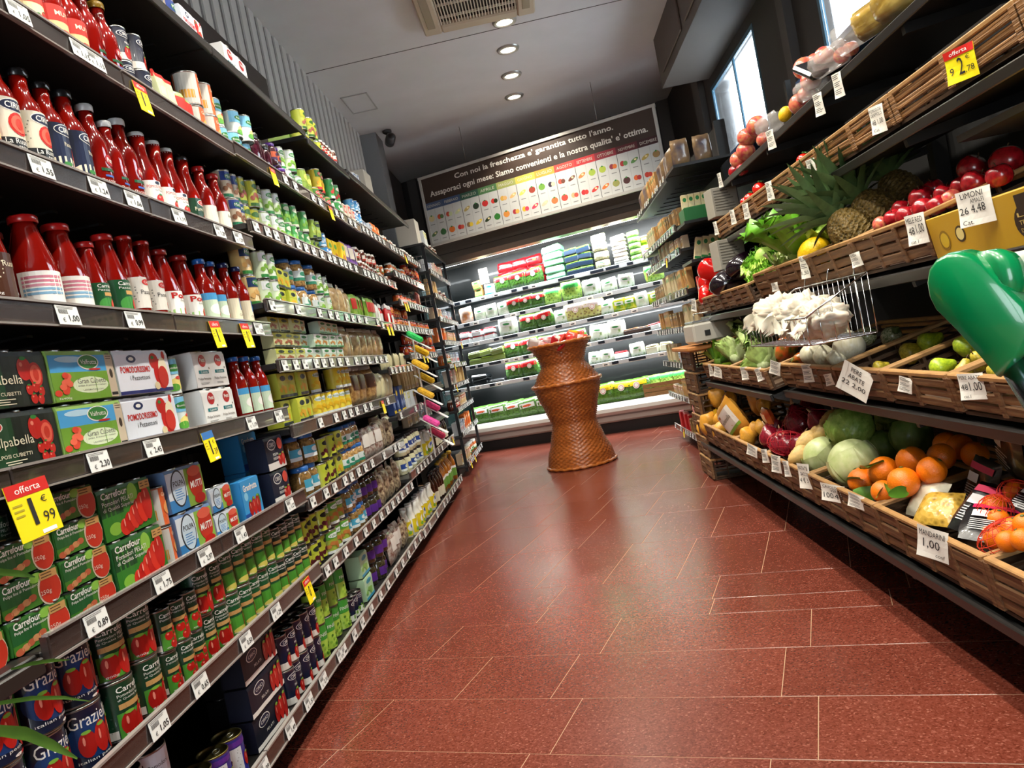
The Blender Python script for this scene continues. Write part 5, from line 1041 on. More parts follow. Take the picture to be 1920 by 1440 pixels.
for i, (mn, c) in enumerate(MON):
    x0 = -SW/2+cw*i; g = MB(); g.rect(mp, x0, x0+cw, yb, yb+SH*.1, M(c, .6), .0008); g.text(mp, mn, x0+cw*.12, x0+cw*.88, yb+SH*.03, M('cfc8b8', .6), v1=yb+SH*.07, d=.002); ob('month_header', g, sign)
    g = MB(); g.rect(mp, x0+cw-.003, x0+cw+.003, -SH/2, yb, M('4a4a48', .6), .0009); g.rect(mp, x0+cw*.5-.001, x0+cw*.5+.001, -SH/2, yb, M('9a9a96', .6), .0009)
    for q in range(4):
        cu = x0+cw*(.25+.5*(q % 2)); cv = -SH/2+SH*(.385 if q < 2 else .155); m_ = M(FRU[i][q], .6); r_ = cw*.15
        if (i+q) % 3 == 0: g.ell(mp, cu, cv, r_*1.1, r_*1.0, m_, .001, 9); g.ell(mp, cu, cv+r_*.9, r_*.3, r_*.25, GREEN, .0014, 5)
        elif (i+q) % 3 == 1: g.ell(mp, cu-r_*.4, cv, r_*.75, r_*.8, m_, .001, 7); g.ell(mp, cu+r_*.5, cv-r_*.1, r_*.7, r_*.7, M(FRU[i][(q+1) % 4], .6), .0013, 7)
        else: g.ell(mp, cu, cv, r_*1.2, r_*.6, m_, .001, 8, lean=.4); g.ell(mp, cu+r_*.3, cv+r_*.2, r_*.4, r_*.3, M('e8d8a0', .6), .0014, 5)
        g.rect(mp, cu-r_*.8, cu+r_*.8, cv-SH*.095, cv-SH*.085, M('7a7a78', .6), .001)
    ob('month_column', g, sign)
g = MB(); LT = M('dcd6ca', .6)

def words(txt, u0, u1, v0, v1):
    V, F, asp = text2d(txt, .02); iv = sorted((min(V[i][0] for i in f), max(V[i][0] for i in f), f) for f in F); grp = []; hi = -1
    for lo, h_, f in iv:
        if lo-hi > .0036: grp.append([])
        grp[-1].append(f); hi = max(hi, h_)
    for fs in grp:
        ids = sorted({i for f in fs for i in f}); ix = {q: n for n, q in enumerate(ids)}; g = MB()
        g.add([mp(u0+V[i][0]*(u1-u0), v0+V[i][1]*(v1-v0), .002) for i in ids], [tuple(ix[i] for i in f) for f in fs], LT); ob('lettering', g, sign)
words("Con noi la freschezza e' garantita tutto l'anno.", -SW*.34, SW*.34, yb+SH*.31, yb+SH*.41)
words("Assaporaci ogni mese: Siamo convenienti e la nostra qualita' e' ottima.", -SW*.465, SW*.465, yb+SH*.15, yb+SH*.26)
for px, py in ((875, 310), (1120, 228)):
    s_ = sc_(onE(px, py, SO))-(S0+S1)/2; g = MB(); g.tube([(s_, 0, SH/2), (s_, 0, CEIL-(Z0+Z1)/2)], .003, METAL, 5); ob('wire', g, sign)

# ---- air conditioner cassette
ac = MB(); cr = M('b8aa94', .5)
for (c, d) in (((-.37, 0), (.14, .86)), ((.37, 0), (.14, .86)), ((0, .37), (.6, .12)), ((0, -.37), (.6, .12))): ac.box((c[0], c[1], -.03), (d[0], d[1], .06), cr, bev=.012)
aco = ob('air_conditioner', ac, None, (-.03, 5.7, CEIL)); tag(aco, 'square beige ceiling air conditioner with dark louvred grille', 'air conditioner')
g = MB(); g.box((0, 0, -.012), (.6, .62, .02), M('1a1815', .7)); ob('grille_back', g, aco)
g = MB(); g.box((0, 0, -.035), (.008, .62, .02), M('c8bfae', .5)); lm = g.mesh('louvre')
for i in range(26): ob('louvre', lm, aco, (-.29+i*.0232, 0, 0))
for i in range(3): g = MB(); g.box((0, -.2+.2*i, -.036), (.6, .008, .018), M('c8bfae', .5)); ob('grille_bar', g, aco)
for sx in (-1, 1): g = MB(); g.box((sx*.37, 0, -.062), (.06, .6, .008), M('8f826c', .5), bev=.003); ob('air_flap', g, aco)
# ---- security camera
g = MB(); g.lathe([(.05, 0), (.05, -.02), (.03, -.035), (.012, -.05)], M('2a2a2c', .4), 16); sc0 = ob('security_camera', g, None, (-1.25, 8.35, CEIL)); tag(sc0, 'small dark security camera under the ceiling corner', 'camera')
g = MB(); g.lathe([(.05, -.06), (.055, 0), (.05, .06), (.03, .065)], M('38383a', .35), 16); h_ = ob('camera_head', g, sc0, (0.02, -.02, -.11), (math.radians(70), 0, math.radians(25)))
g = MB(); g.lathe([(.034, 0), (.02, .006), (.001, .008)], BLACK, 12, cap=False); ob('lens', g, h_, (0, 0, .064))

# ---- tall wicker basket
WK = M('a85c24', .35, var=.4, scale=40, coat=.35, stretch=(1, 1, 3)); WKD = M('b06428', .3, coat=.4, var=.3, scale=60)
bx, by = .115, 7.06
def wick(prof, strands, stakes, amp):
    b = MB(); V = []; F = []; n = stakes*4; rows = strands*2
    zs = [prof[0][1]+(prof[-1][1]-prof[0][1])*j/rows for j in range(rows+1)]
    def rad(z):
        for (r0, z0), (r1, z1) in zip(prof, prof[1:]):
            if z0 <= z <= z1: t = (z-z0)/(z1-z0); t = t*t*(3-2*t)*.5+t*.5; return r0+(r1-r0)*t
        return prof[-1][0]
    for j, z in enumerate(zs):
        for i in range(n):
            a = 2*PI*i/n; ph = math.cos(a*stakes/2+(j//2 % 2)*PI)
            r = rad(z)+(amp*ph if j % 2 else -amp*1.1); V.append((r*math.cos(a), r*math.sin(a), z))
    for j in range(rows):
        for i in range(n): i2 = (i+1) % n; F.append((j*n+i, j*n+i2, (j+1)*n+i2, (j+1)*n+i))
    b.add(V, F, WK, True); return b
prof = [(.315, .012), (.30, .1), (.245, .25), (.205, .40), (.24, .52), (.30, .70), (.312, .765), (.27, .84), (.20, .945), (.225, 1.02), (.28, 1.13)]
bk = ob('wicker_basket', wick(prof, 66, 56, .0065), None, (bx, by, 0)); tag(bk, 'tall waisted orange-brown wicker basket standing in the aisle', 'basket')
def rope(r, z, t, name):
    g = MB(); n = 72
    g.tube([((r+.004*math.sin(i*1.9))*math.cos(2*PI*i/n), (r+.004*math.sin(i*1.9))*math.sin(2*PI*i/n), z+.004*math.cos(i*1.9)) for i in range(n)], t, WKD, 7, closed=True); return ob(name, g, bk)
rope(.316, .016, .014, 'base_rim'); rope(.314, .768, .016, 'middle_rim'); rope(.283, 1.13, .016, 'top_rim')
g = MB(); g.lathe([(.24, 1.05), (.001, 1.06)], WK, 28, cap=False); ob('inner_tray', g, bk)
cols = ['d83a2a', 'e8e0d8', 'c82430', 'f0d020', 'e8e4e0', 'd85a3a', 'f0ece8', 'b81c28']
for i in range(18):
    a = i*2.4; r = .05+.011*i; c1 = cols[i % 8]; b = MB(); pouch_mesh(b, .12, .1, .04, M(c1, .25, coat=.5, c2=cols[(i+3) % 8], scale=14), seed=i)
    l = MB(); l.box((0, -.02, .05), (.05, .006, .035), M(cols[(i+5) % 8], .35)); o = ob('snack_packet', b, None, (bx+r*math.cos(a), by+r*math.sin(a), 1.075+.025*(i % 3)), (random.uniform(-1, .2), random.uniform(-.4, .4), a)); ob('label', l, o)
    tag(o, '%s snack packet at the %s %s of the wicker basket' % (['red and cream', 'cream and yellow', 'crimson', 'yellow-flecked', 'white and red', 'orange-red', 'pale', 'dark red'][i % 8], ['inner', 'middle', 'outer'][i//6], ['right', 'far right', 'far side', 'far left', 'left', 'near left', 'near side', 'near right'][int((a % (2*PI))/(PI/4)) % 8]), 'packet', 'snack packets heaped in the wicker basket')
# ================================================================== RIGHT SIDE: PRODUCE STAND
ROTR = -PI/2
ST = bpy.data.objects.new('produce_stand', None); COL.objects.link(ST); ST.location = (1.4, 3, 0); tag(ST, 'black stepped metal stand carrying the fruit and vegetable crates', 'stand')
so = Vector((1.4, 3, 0)); SBK = M('121212', .45)
def sbox(name, c, d, m=SBK, rot=None, parent=ST, bev=0): b = MB(); b.box((0, 0, 0), d, m, bev=bev); return ob(name, b, parent, Vector(c)-so, rot or (0, 0, 0))
sbox('back_panel', (1.8, 2.9, 1.0), (.03, 5.0, 1.9), M('0e0d0c', .8))
for y in (.5, 1.9, 3.3, 4.7): sbox('upright', (1.74, y, 1.0), (.06, .05, 2.0))
for y in (.8, 2.2, 3.6, 5.0): sbox('leg', (1.25, y, .11), (.04, .04, .22)); 
def deck(x, z, y0, y1, depth, tilt, edge=.035):
    t = math.radians(tilt); dk = sbox('deck', (x+math.cos(t)*depth/2, (y0+y1)/2, z-.02+math.sin(t)*depth/2), (depth, y1-y0, .014), rot=(0, -t, 0))
    g = MB(); g.box((-depth/2-.008, 0, -.002), (.014, y1-y0, edge), M('1c1a19', .35), bev=.003); ob('edge_rail', g, dk)
    for i in range(int((y1-y0)/.7)): g = MB(); g.box((0, -(y1-y0)/2+.35+.7*i, -.025), (depth, .02, .03), SBK); ob('bracket', g, dk)
# crates --------------------------------------------------------------------------------
CRM = M('6b4a2c', .55, var=.3, scale=14, stretch=(.5, 1, 5), bump=.5); CRL = M('a87f4e', .5, var=.15, scale=20); CRD = M('46301c', .65, var=.25, scale=14)
CWD = M('80592f', .5, var=.5, scale=9, stretch=(.5, 1, 14), bump=.9)
CRC = {}
def crate_meshes(w, d, h, style):
    k = (round(w, 3), round(d, 3), round(h, 3), style)
    if k in CRC: return CRC[k]
    P = {}
    b = MB(); b.box((0, d/2, .006), (w-.01, d-.01, .01), CRD); P['root'] = b.mesh('crate')
    rows = 3; spans = max(2, round(w/.17)) if style == 'weave' else 2; rib = .022; sw = (w-.012)/spans
    hs = (h-.03)/rows; m_ = CRM if style == 'weave' else CWD
    b = MB(); b.box((0, 0, 0), (sw-.006, .010, hs-.004), m_, bev=.003); P['slat'] = b.mesh('slat')
    b = MB(); b.box((0, 0, 0), (rib if style == 'weave' else .034, .018, h-.02), CRM if style == 'weave' else CWD, bev=.003); P['rib'] = b.mesh('rib')
    b = MB(); b.box((0, 0, 0), (w-.004, .02, .014), CRL, bev=.003); P['rim'] = b.mesh('rim')
    b = MB(); b.box((0, d/2, h-.008), (.016, d-.02, .014), CRL, bev=.003)
    for j in range(3): b.box((0, d/2, .02+j*(h-.03)/3), (.008, d-.02, .010), CRD)
    for i in range(5): b.box((0, .02+(d-.04)*i/4, h/2), (.009, .010, h-.02), CRD)
    P['side'] = b.mesh('side_wall')
    P['info'] = (rows, spans, sw, hs); CRC[k] = P; return P
CN = {}
def crate(x, yc, z, w, d, h, tilt, style, label):
    P = crate_meshes(w, d, h, style); rows, spans, sw, hs = P['info']
    o = ob('crate', P['root'], None, (x, yc, z), (math.radians(tilt), 0, ROTR)); tag(o, label, 'crate', 'brown produce crates')
    rnd = random.Random(int(yc*100+z*10))
    for j in range(rows):
        for i in range(spans):
            for yy in ((0.006,) if style != 'wood' else (.006,)):
                ob('slat', P['slat'], o, (-w/2+.006+sw*(i+.5), yy-(.004 if (i+j) % 2 else 0), .014+hs*(j+.5)), (rnd.uniform(-.05, .05), rnd.uniform(-.025, .025), 0))
    for i in range(spans+1): ob('rib', P['rib'], o, (-w/2+.008+(w-.016)*i/spans, .004, h/2))
    ob('rim', P['rim'], o, (0, .006, h-.007)); ob('rim', P['rim'], o, (0, d-.012, h-.007))
    for j in range(rows): ob('back_slat', P['rim'], o, (0, d-.006, .03+hs*j))
    for sx in (-1, 1): ob('side_wall', P['side'], o, (sx*(w/2-.008), 0, 0))
    return o
X1, X2, X3, X4, X5 = .95, 1.04, 1.10, 1.15, 1.20
def row(x, z, edges, d, h, tilt, style, desc):
    for i, (a, b_) in enumerate(zip(edges, edges[1:])):
        crate(x, (a+b_)/2, z, b_-a-.006, d, h, tilt, style, desc[i] if not isinstance(desc, str) else '%s, %s from the camera end' % (desc, ORD[i]))
deck(X1, .262, .6, 5.45, .62, 9); row(X1, .268, [.63, 1.25, 1.87, 2.49, 3.11, 3.73, 4.35, 4.97, 5.4], .5, .145, 9, 'weave', ['brown crate on the lowest tier under the cart handle', 'empty brown crate beside the mandarin net bags', 'brown crate of mandarins and black packets on the lowest tier', 'brown crate of oranges on the lowest tier', 'brown crate of cabbages on the lowest tier', 'brown crate of red onions on the lowest tier', 'brown crate of bagged potatoes on the lowest tier', 'brown crate at the far end of the lowest tier'])
deck(X2, .712, .6, 3.57, .55, 12); row(X2, .718, [.84, 1.25, 1.66, 2.07, 2.48, 2.89, 3.56], .5, .118, 12, 'weave', ['brown middle-tier crate hidden behind the green handle', 'brown middle-tier crate of yellow pears', 'brown middle-tier crate of pears with a white price card', 'brown middle-tier crate almost empty of pears', 'brown middle-tier crate with grey tilted price card', 'brown middle-tier crate of white onions'])
deck(.985, .70, 3.6, 5.05, .5, 12); row(.985, .706, [3.6, 4.3, 5.0], .45, .11, 12, 'weave', ['brown middle-tier crate of lettuce', 'brown middle-tier crate of leafy greens at the far end'])
deck(X3, 1.128, .6, 3.88, .5, 14); row(X3, 1.134, [2.17, 2.66, 3.07, 3.48, 3.88], .45, .135, 14, 'weave', ['brown upper crate of red apples', 'brown upper crate under the pineapples', 'brown upper crate with the yellow melon', 'brown upper crate under the curly lettuce'])
deck(1.06, 1.115, 3.92, 5.2, .45, 14); row(1.06, 1.121, [3.92, 4.55, 5.2], .42, .11, 14, 'weave', ['brown upper crate of aubergines', 'brown upper crate of red peppers'])
deck(X4, 1.538, .6, 4.75, .42, 10, .03); row(X4, 1.545, [.5, 1.12, 1.74, 2.36, 2.98, 3.6, 4.15, 4.72], .38, .105, 10, 'wood', 'long slatted wooden crate on the tomato tier')
# top tier: perforated black shelf
deck(X5, 1.862, .6, 4.85, .38, 6, .03)
tp = bpy.data.objects.new('divider_rack', None)
for y in (1.9, 3.1, 4.3): sbox('divider', (1.55, y, 2.05), (.03, .03, .45))
# lower shelf-bottom tray visible under the tomato tier
sbox('drip_tray', (1.5, 2.1, 1.47), (.4, .5, .02), M('6a6f70', .4, metal=.5))

# ---------------------------------------------------------------- produce kinds
def stemmed(name, cat, desc, fn, r, mat, stem=None, n=18, k=12, R=(1, 1, 1)):
    b = MB(); b.sphere((0, 0, 0), (r*R[0], r*R[1], r*R[2]), mat, n, k, fn=fn); return Proto(name, cat, desc, b, [('stem', stem)] if stem else [], w=2*r, h=2*r, d=2*r)
V_ = {}
g = MB(); g.lathe([(.05, .97), (.16, .985), (.1, 1.02), (.02, 1.03)], M('4a5a20', .6), 8)
V_['orange'] = stemmed('orange', 'orange', 'orange', lambda d: 1-.03*max(0, d.z)**8, 1, M('e8760a', .35, var=.06, scale=14, bump=.25, coat=.15), g)
g = MB(); g.tube([(0, 0, .72), (.03, .02, .95), (.1, .05, 1.12)], .045, M('4a3418', .7), 5)
apf = lambda d: (1-.28*max(0, d.z)**14-.12*max(0, -d.z)**10)*(1-.08*(d.z < 0)*d.z*d.z)
V_['apple'] = stemmed('apple', 'apple', 'glossy red apple', apf, 1, M('b01420', .25, c2='7d0c16', scale=3, coat=.5), g)
V_['pinkapple'] = stemmed('apple', 'apple', 'pink-red apple', apf, 1, M('c8404a', .25, c2='d88a5a', scale=2.5, coat=.5), g)
g = MB()
for i in range(5): a = 2*PI*i/5; g.tube([(0, 0, .93), (.25*math.cos(a), .25*math.sin(a), 1.0), (.5*math.cos(a), .5*math.sin(a), .92)], [.05, .06, .01], M('3a6a24', .6), 5)
V_['tomato'] = stemmed('tomato', 'tomato', 'round red tomato', lambda d: 1-.06*abs(math.cos(math.atan2(d.y, d.x)*2.5))*(d.z > .3), 1, M('d0180c', .18, coat=.6), g, R=(1, 1, .88))
onf = lambda d: 1+.35*max(0, d.z)**18-.03*max(0, -d.z)**12
g = MB(); g.tube([(0, 0, 1.2), (.03, 0, 1.45), (.1, .02, 1.7)], [.12, .08, .03], M('b0906a', .8), 6)
V_['redonion'] = stemmed('red_onion', 'onion', 'purple-red onion', onf, 1, M('8a1428', .25, c2='5a0a1a', scale=4, coat=.4, stretch=(3, 3, .4)), g)
g2 = MB(); g2.tube([(0, 0, 1.15), (.02, .02, 1.4), (.06, .05, 1.6)], [.14, .08, .03], M('d8d0a8', .8), 6)
V_['whiteonion'] = stemmed('white_onion', 'onion', 'smooth white onion', onf, 1, M('e6e2cc', .3, c2='d8d2b0', scale=3, coat=.3, stretch=(3, 3, .4)), g2, R=(1, 1, .86))
V_['potato'] = stemmed('potato', 'potato', 'pale yellow potato', lambda d: 1+.07*math.sin(5*d.x+2)+.06*math.sin(4*d.z+6*d.y), 1, M('d0ac68', .55, var=.12, scale=5, bump=.15), None, R=(.8, .78, 1.2))
V_['potatoy'] = stemmed('potato', 'potato', 'golden potato', lambda d: 1+.07*math.sin(5*d.x+1)+.06*math.sin(4*d.z+5*d.y), 1, M('d89a34', .45, var=.12, scale=5, bump=.1), None, R=(.85, .85, 1.1))
V_['melon'] = stemmed('melon', 'melon', 'bright yellow melon', None, 1, M('f0c010', .4, var=.06, scale=6, bump=.3), None, R=(1, 1, 1.2))
g = MB(); g.lathe([(.3, .72), (.34, .86), (.12, 1.0), (.09, 1.18), (.1, 1.22)], M('4a5a2a', .6), 9)
def eggf(d): return 1-.22*max(0, d.z)**1.5
V_['aubergine'] = stemmed('aubergine', 'aubergine', 'glossy dark purple aubergine', eggf, 1, M('120610', .12, coat=.8), g, R=(.62, .62, 1.05))
V_['stripaub'] = stemmed('aubergine', 'aubergine', 'pale striped aubergine', eggf, 1, M('c8c49a', .25, c2='5a6a3a', scale=3, coat=.4, stretch=(4, 4, .4)), g, R=(.8, .8, .95))
g = MB(); g.tube([(0, 0, .7), (0, .02, .92), (.08, .05, 1.18)], [.12, .09, .1], M('3f7a2a', .5), 6)
pepf = lambda d: (1+.12*math.cos(3*math.atan2(d.y, d.x)))*(1-.25*max(0, d.z)**6)
V_['pepper'] = stemmed('pepper', 'pepper', 'shiny red pepper', pepf, 1, M('c8100c', .15, coat=.7), g, R=(1, 1, .95))
V_['gpepper'] = stemmed('pepper', 'pepper', 'green and orange pepper', pepf, 1, M('2f5a1a', .15, c2='c8501a', scale=1.6, coat=.7), g, R=(.85, .85, 1.15))
def pearp(c, c2):
    b = MB(); b.lathe([(.05, -1), (.5, -.95), (.85, -.65), (.95, -.3), (.8, .1), (.55, .5), (.4, .85), (.28, 1.05), (.05, 1.1)], M(c, .4, c2=c2, scale=5, coat=.2), 18); g = MB(); g.tube([(0, 0, 1.05), (.04, 0, 1.3), (.14, 0, 1.5)], .045, M('4a3018', .7), 5); return Proto('pear', 'pear', 'pear', b, [('stem', g)])
V_['pear'] = pearp('c8b43a', '9a8a24'); V_['gpear'] = pearp('b8cc2a', '8aa824')
def leafgrid(w, l, ruf, nx=7, ny=6, cup=.3, seed=0, curl=0., fq=1.):
    rd = random.Random(seed); V = []; F = []; ph = rd.uniform(0, 6)
    for j in range(ny+1):
        v = j/ny; ww = w*math.sin(PI*min(.97, .12+.78*v))**.7
        for i in range(nx+1):
            u = i/nx*2-1; e = max(abs(u), v*v)**2*v
            V.append((u*ww/2, cup*abs(u)**2*w*.5+ruf*e*math.sin(u*9*fq+ph+v*5*fq)*w-curl*v*v*l, l*v+ruf*e*math.cos(u*11*fq+ph)*w*.6))
    for j in range(ny):
        for i in range(nx): a = j*(nx+1)+i; F.append((a, a+1, a+nx+2, a+nx+1))
    return V, F
def leafy(name, cat, desc, cols, n, w, l, ruf, spread, core=None, tight=.3, nx=7, ny=6, fq=1.):
    root = MB(); root.sphere((0, 0, .25), (.3, .3, .35), M(core or cols[0], .5, var=.2, scale=8), 10, 7)
    lm = []
    for q in range(4):
        b = MB(); V, F = leafgrid(w, l, ruf, nx, ny, .35, q, .12, fq); b.add(V, F, M(cols[q % len(cols)], .4, var=.25, scale=5, bump=.4, coat=.1), True); lm.append(b.mesh('leaf'))
    rd = random.Random(len(desc)); pl = []
    for i in range(n):
        t = i/n; pl.append((lm[i % 4], (spread*(1-t)*rd.uniform(.8, 1.1)+.1), i*2.4+rd.uniform(-.2, .2), .22*(1-t*.7)+.03, .85+.3*(1-t)))
    return dict(name=name, cat=cat, desc=desc, root=root.mesh(name), pl=pl)
def put_leafy(Lf, loc, scale, rot=(0, 0, 0), label=None, group=None):
    o = ob(Lf['name'], Lf['root'], None, loc, rot); o.scale = (scale,)*3; tag(o, label or Lf['desc'], Lf['cat'], group)
    for me, tilt, az, r, s_ in Lf['pl']:
        c = ob('leaf', me, o); R = Matrix.Rotation(az, 4, 'Z') @ Matrix.Translation((0, -r, .02)) @ Matrix.Rotation(tilt, 4, 'X'); c.matrix_local = R @ Matrix.Scale(s_, 4)
    return o
LET = leafy('curly_lettuce', 'lettuce', 'curly green lettuce', ['72b02c', '5f9f24', '8cc440', 'aed65c'], 46, .46, .5, .26, 1.2, '9abf50', nx=14, ny=7, fq=2.0)
ICE = leafy('lettuce', 'lettuce', 'pale iceberg lettuce', ['b8cf86', 'a8c670', 'c4d898', '96b85c'], 20, .75, .66, .12, .95, 'c8d8a0', nx=12, ny=7, fq=1.6)
HRB = leafy('leafy_greens', 'greens', 'bunch of dark leafy greens', ['5a8a1c', '3f6a14', '86a82a', '2f5412'], 26, .3, .7, .22, 1.3, '5a7a24', nx=10, ny=7, fq=1.8)
END = leafy('endive', 'endive', 'small pale endive head', ['c8d090', 'a8bc6a', 'd8dcb0', '98b058'], 16, .4, .75, .18, .9, 'd0d8a8')
CAU = leafy('cauliflower', 'cauliflower', 'wrapped cauliflower', ['6a7a4a', '7a8a5a'], 10, .5, .6, .1, 1.0, 'b8a88a')
def cabbage(desc, c, c2, bumpy):
    b = MB(); b.sphere((0, 0, 0), 1, M(c, .4, c2=c2, scale=2.2, bump=.2, coat=.15), 40, 28, fn=lambda d: 1+(.05*math.sin(15*d.x)*math.sin(14*d.y+3)+.03*math.sin(23*d.z+9*d.x) if bumpy else .008*math.sin(9*d.x)))
    parts = []
    for q in range(5):
        l = MB(); V = []; F = []; nx = ny = 18; rd = random.Random(q+len(desc)); az = q*1.26; 
        for j in range(ny+1):
            for i in range(nx+1):
                u = (i/nx*2-1); v = (j/ny*2-1); a = az+u*.75*(1-.15*v*v); p = -.35+v*.9*(1-.1*u*u)
                rr = 1.012+.008*q*.5+.05*max(0, v)**3*(abs(u))+(.05 if bumpy else .004)*math.sin(17*u+q)*math.sin(15*v+u*4)-.02*math.exp(-(u*9)**2)*-1
                rr += .035*max(abs(u), abs(v))**6
                V.append((rr*math.cos(a)*math.cos(p), rr*math.sin(a)*math.cos(p), rr*math.sin(p)))
        for j in range(ny):
            for i in range(nx): a = j*(nx+1)+i; F.append((a, a+1, a+nx+2, a+nx+1))
        l.add(V, F, M(c, .4, c2=c2, scale=2.5, bump=.35 if bumpy else .15, coat=.1), True); parts.append(('leaf', l))
    return Proto('cabbage', 'cabbage', desc, b, parts)
V_['cabbage'] = cabbage('smooth pale green cabbage', 'd4dca4', 'bccb84', False); V_['savoy'] = cabbage('crinkled savoy cabbage', '9cb85a', '6f9438', True); V_['shadecabbage'] = cabbage('green cabbage in the shade', '6f8a48', '5a7a3a', False)  # last kind: shade at the back of the crate put into darker greens
PC = {}
def put(kind, px, py, d, X, rot=None, label=None, group=None, sc=None):
    P = V_[kind]; p = atX(px, py, X); r = psize(d, p)/2*1.1
    rd = random.Random(int(px*7+py)); rot = rot if rot is not None else (rd.uniform(-.7, .7), rd.uniform(-.7, .7), rd.uniform(0, 6))
    k = (kind, label); PC[k] = PC.get(k, 0)+1
    return P.inst(p, rot, label, group or '%ss on the stand' % P.name.replace('_', ' '), r if sc is None else Vector(sc)*r)
N = lambda L, kind, X, grp, labs: [put(kind, a, b_, d, X+dx, label=l, group=grp) for (a, b_, d, dx), l in zip(L, labs)]
# oranges
OL = [(1709, 864, 50, .16, 'uppermost large orange in front of the dark cabbages'), (1657, 884, 52, .10, 'orange with a green leaf on top'), (1747, 882, 48, .14, 'orange whose stalk scar faces the aisle'), (1617, 902, 48, .05, 'leftmost orange, touching the pale cabbage'), (1694, 904, 52, .06, 'front orange above the green leaves'), (1656, 922, 40, .03, 'orange half hidden at the crate rim'), (1765, 856, 46, .26, 'shaded orange behind the bright ones'), (1775, 834, 44, .34, 'dim orange second from the back'), (1800, 838, 44, .36, 'dim orange at the back of the crate'), (1828, 852, 44, .34, 'rear orange nearest the black packets'), (1725, 895, 40, .2, 'shaded orange between two bright oranges'), (1680, 885, 40, .18, 'shaded orange under the uppermost one')]
for a, b_, d, dx, l in OL: put('orange', a, b_, d, X1+dx, label=l, group='oranges in the crate')
LFM = M('3f6a1c', .4, c2='5a8a2a', scale=8, coat=.3)
for i, (a, b_, sz, dx, rz) in enumerate(((1592, 905, .10, .02, .4), (1600, 925, .11, 0, 1.9), (1645, 932, .07, .0, .9), (1668, 927, .07, .01, -.6), (1656, 862, .08, .1, 2.6), (1700, 920, .08, .02, 1.2), (1620, 880, .08, .04, .2))):
    b = MB(); V, F = leafgrid(.45*sz, sz, .03, 5, 6, .2, i, .3); b.add(V, F, LFM, True); m_ = b.mesh('orange_leaf')
    o = ob('orange_leaf', m_, None, atX(a, b_, X1+dx-.01), (1.0, rz, i)); tag(o, 'green orange leaf %s' % ['beside the leftmost orange', 'hanging over the crate rim', 'lowest, on the crate rim', 'beside the half hidden orange', 'on top of an orange', 'under the front orange', 'between orange and pale cabbage'][i], 'leaf', 'orange leaves')
# cabbages, potatoes, onions
for k, a, b_, d, dx, l in (('cabbage', 1545, 856, 68, .11, 'smooth pale cabbage beside the potatoes'), ('cabbage', 1600, 868, 82, .09, 'large smooth pale cabbage beside the oranges'), ('savoy', 1594, 803, 76, .2, 'crinkled savoy cabbage on top of the pale cabbages'), ('shadecabbage', 1708, 818, 66, .36, 'shaded cabbage behind the oranges'), ('savoy', 1678, 788, 64, .46, 'dim savoy cabbage at the back of the crate'), ('shadecabbage', 1655, 838, 58, .3, 'shaded cabbage between the pale cabbage and oranges')):
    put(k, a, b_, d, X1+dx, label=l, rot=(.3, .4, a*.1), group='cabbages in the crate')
for a, b_, d, dx, l in ((1506, 852, 44, .05, 'pale potato at the crate rim beside the cabbage'), (1520, 826, 44, .1, 'pale potato second from the rim'), (1552, 808, 44, .17, 'pale potato beside the savoy cabbage'), (1562, 786, 40, .22, 'pale potato furthest from the rim'), (1535, 812, 34, .15, 'small pale potato between two larger ones')): put('potato', a, b_, d, X1+dx, rot=(.2, 1.3, .3), label=l, group='loose potatoes')
for a, b_, d, dx, l in ((1503, 795, 58, .2, 'largest purple-red onion in the net'), (1540, 792, 46, .22, 'purple-red onion beside the savoy cabbage'), (1521, 768, 42, .3, 'topmost purple-red onion of the heap'), (1480, 838, 40, .08, 'netted purple onion low by the price cards'), (1500, 835, 38, .1, 'netted purple onion beside the potatoes'), (1470, 825, 34, .1, 'netted purple onion behind the red ones'), (1446, 822, 40, .06, 'red onion by the potato bag'), (1462, 838, 34, .05, 'red onion just above the price cards'), (1452, 806, 36, .12, 'red onion behind the red net'), (1372, 748, 36, .5, 'dim onion deep in the crate'), (1500, 772, 30, .45, 'dark onion at the back')): put('redonion', a, b_, d, X1+dx, label=l, group='red onions in the crate')
def net(px, py, wpx, hpx, X, col, label, n=9):
    p = atX(px, py, X); a = psize(wpx, p)/2; c = psize(hpx, p)/2; b = MB(); m_ = M(col, .5)
    for i in range(n):
        t = PI*i/n; b.tube([(a*1.04*math.cos(t)*math.cos(q), a*1.04*math.sin(t)*math.cos(q), c*1.04*math.sin(q)) for q in [2*PI*j/20 for j in range(20)]], .0011, m_, 3, closed=True)
    for j in range(1, 7):
        q = -PI/2+PI*j/7; b.tube([(a*1.045*math.cos(q)*math.cos(t), a*1.045*math.cos(q)*math.sin(t), c*1.045*math.sin(q)) for t in [2*PI*i/20 for i in range(20)]], .0011, m_, 3, closed=True)
    o = ob('net', b, None, p, (.3, .4, px)); tag(o, label, 'net'); return o
net(1505, 798, 78, 64, X1+.2, 'a01028', 'dark red net round the largest onions'); net(1478, 832, 74, 44, X1+.07, 'c01828', 'bright red net round the onions above the price cards')
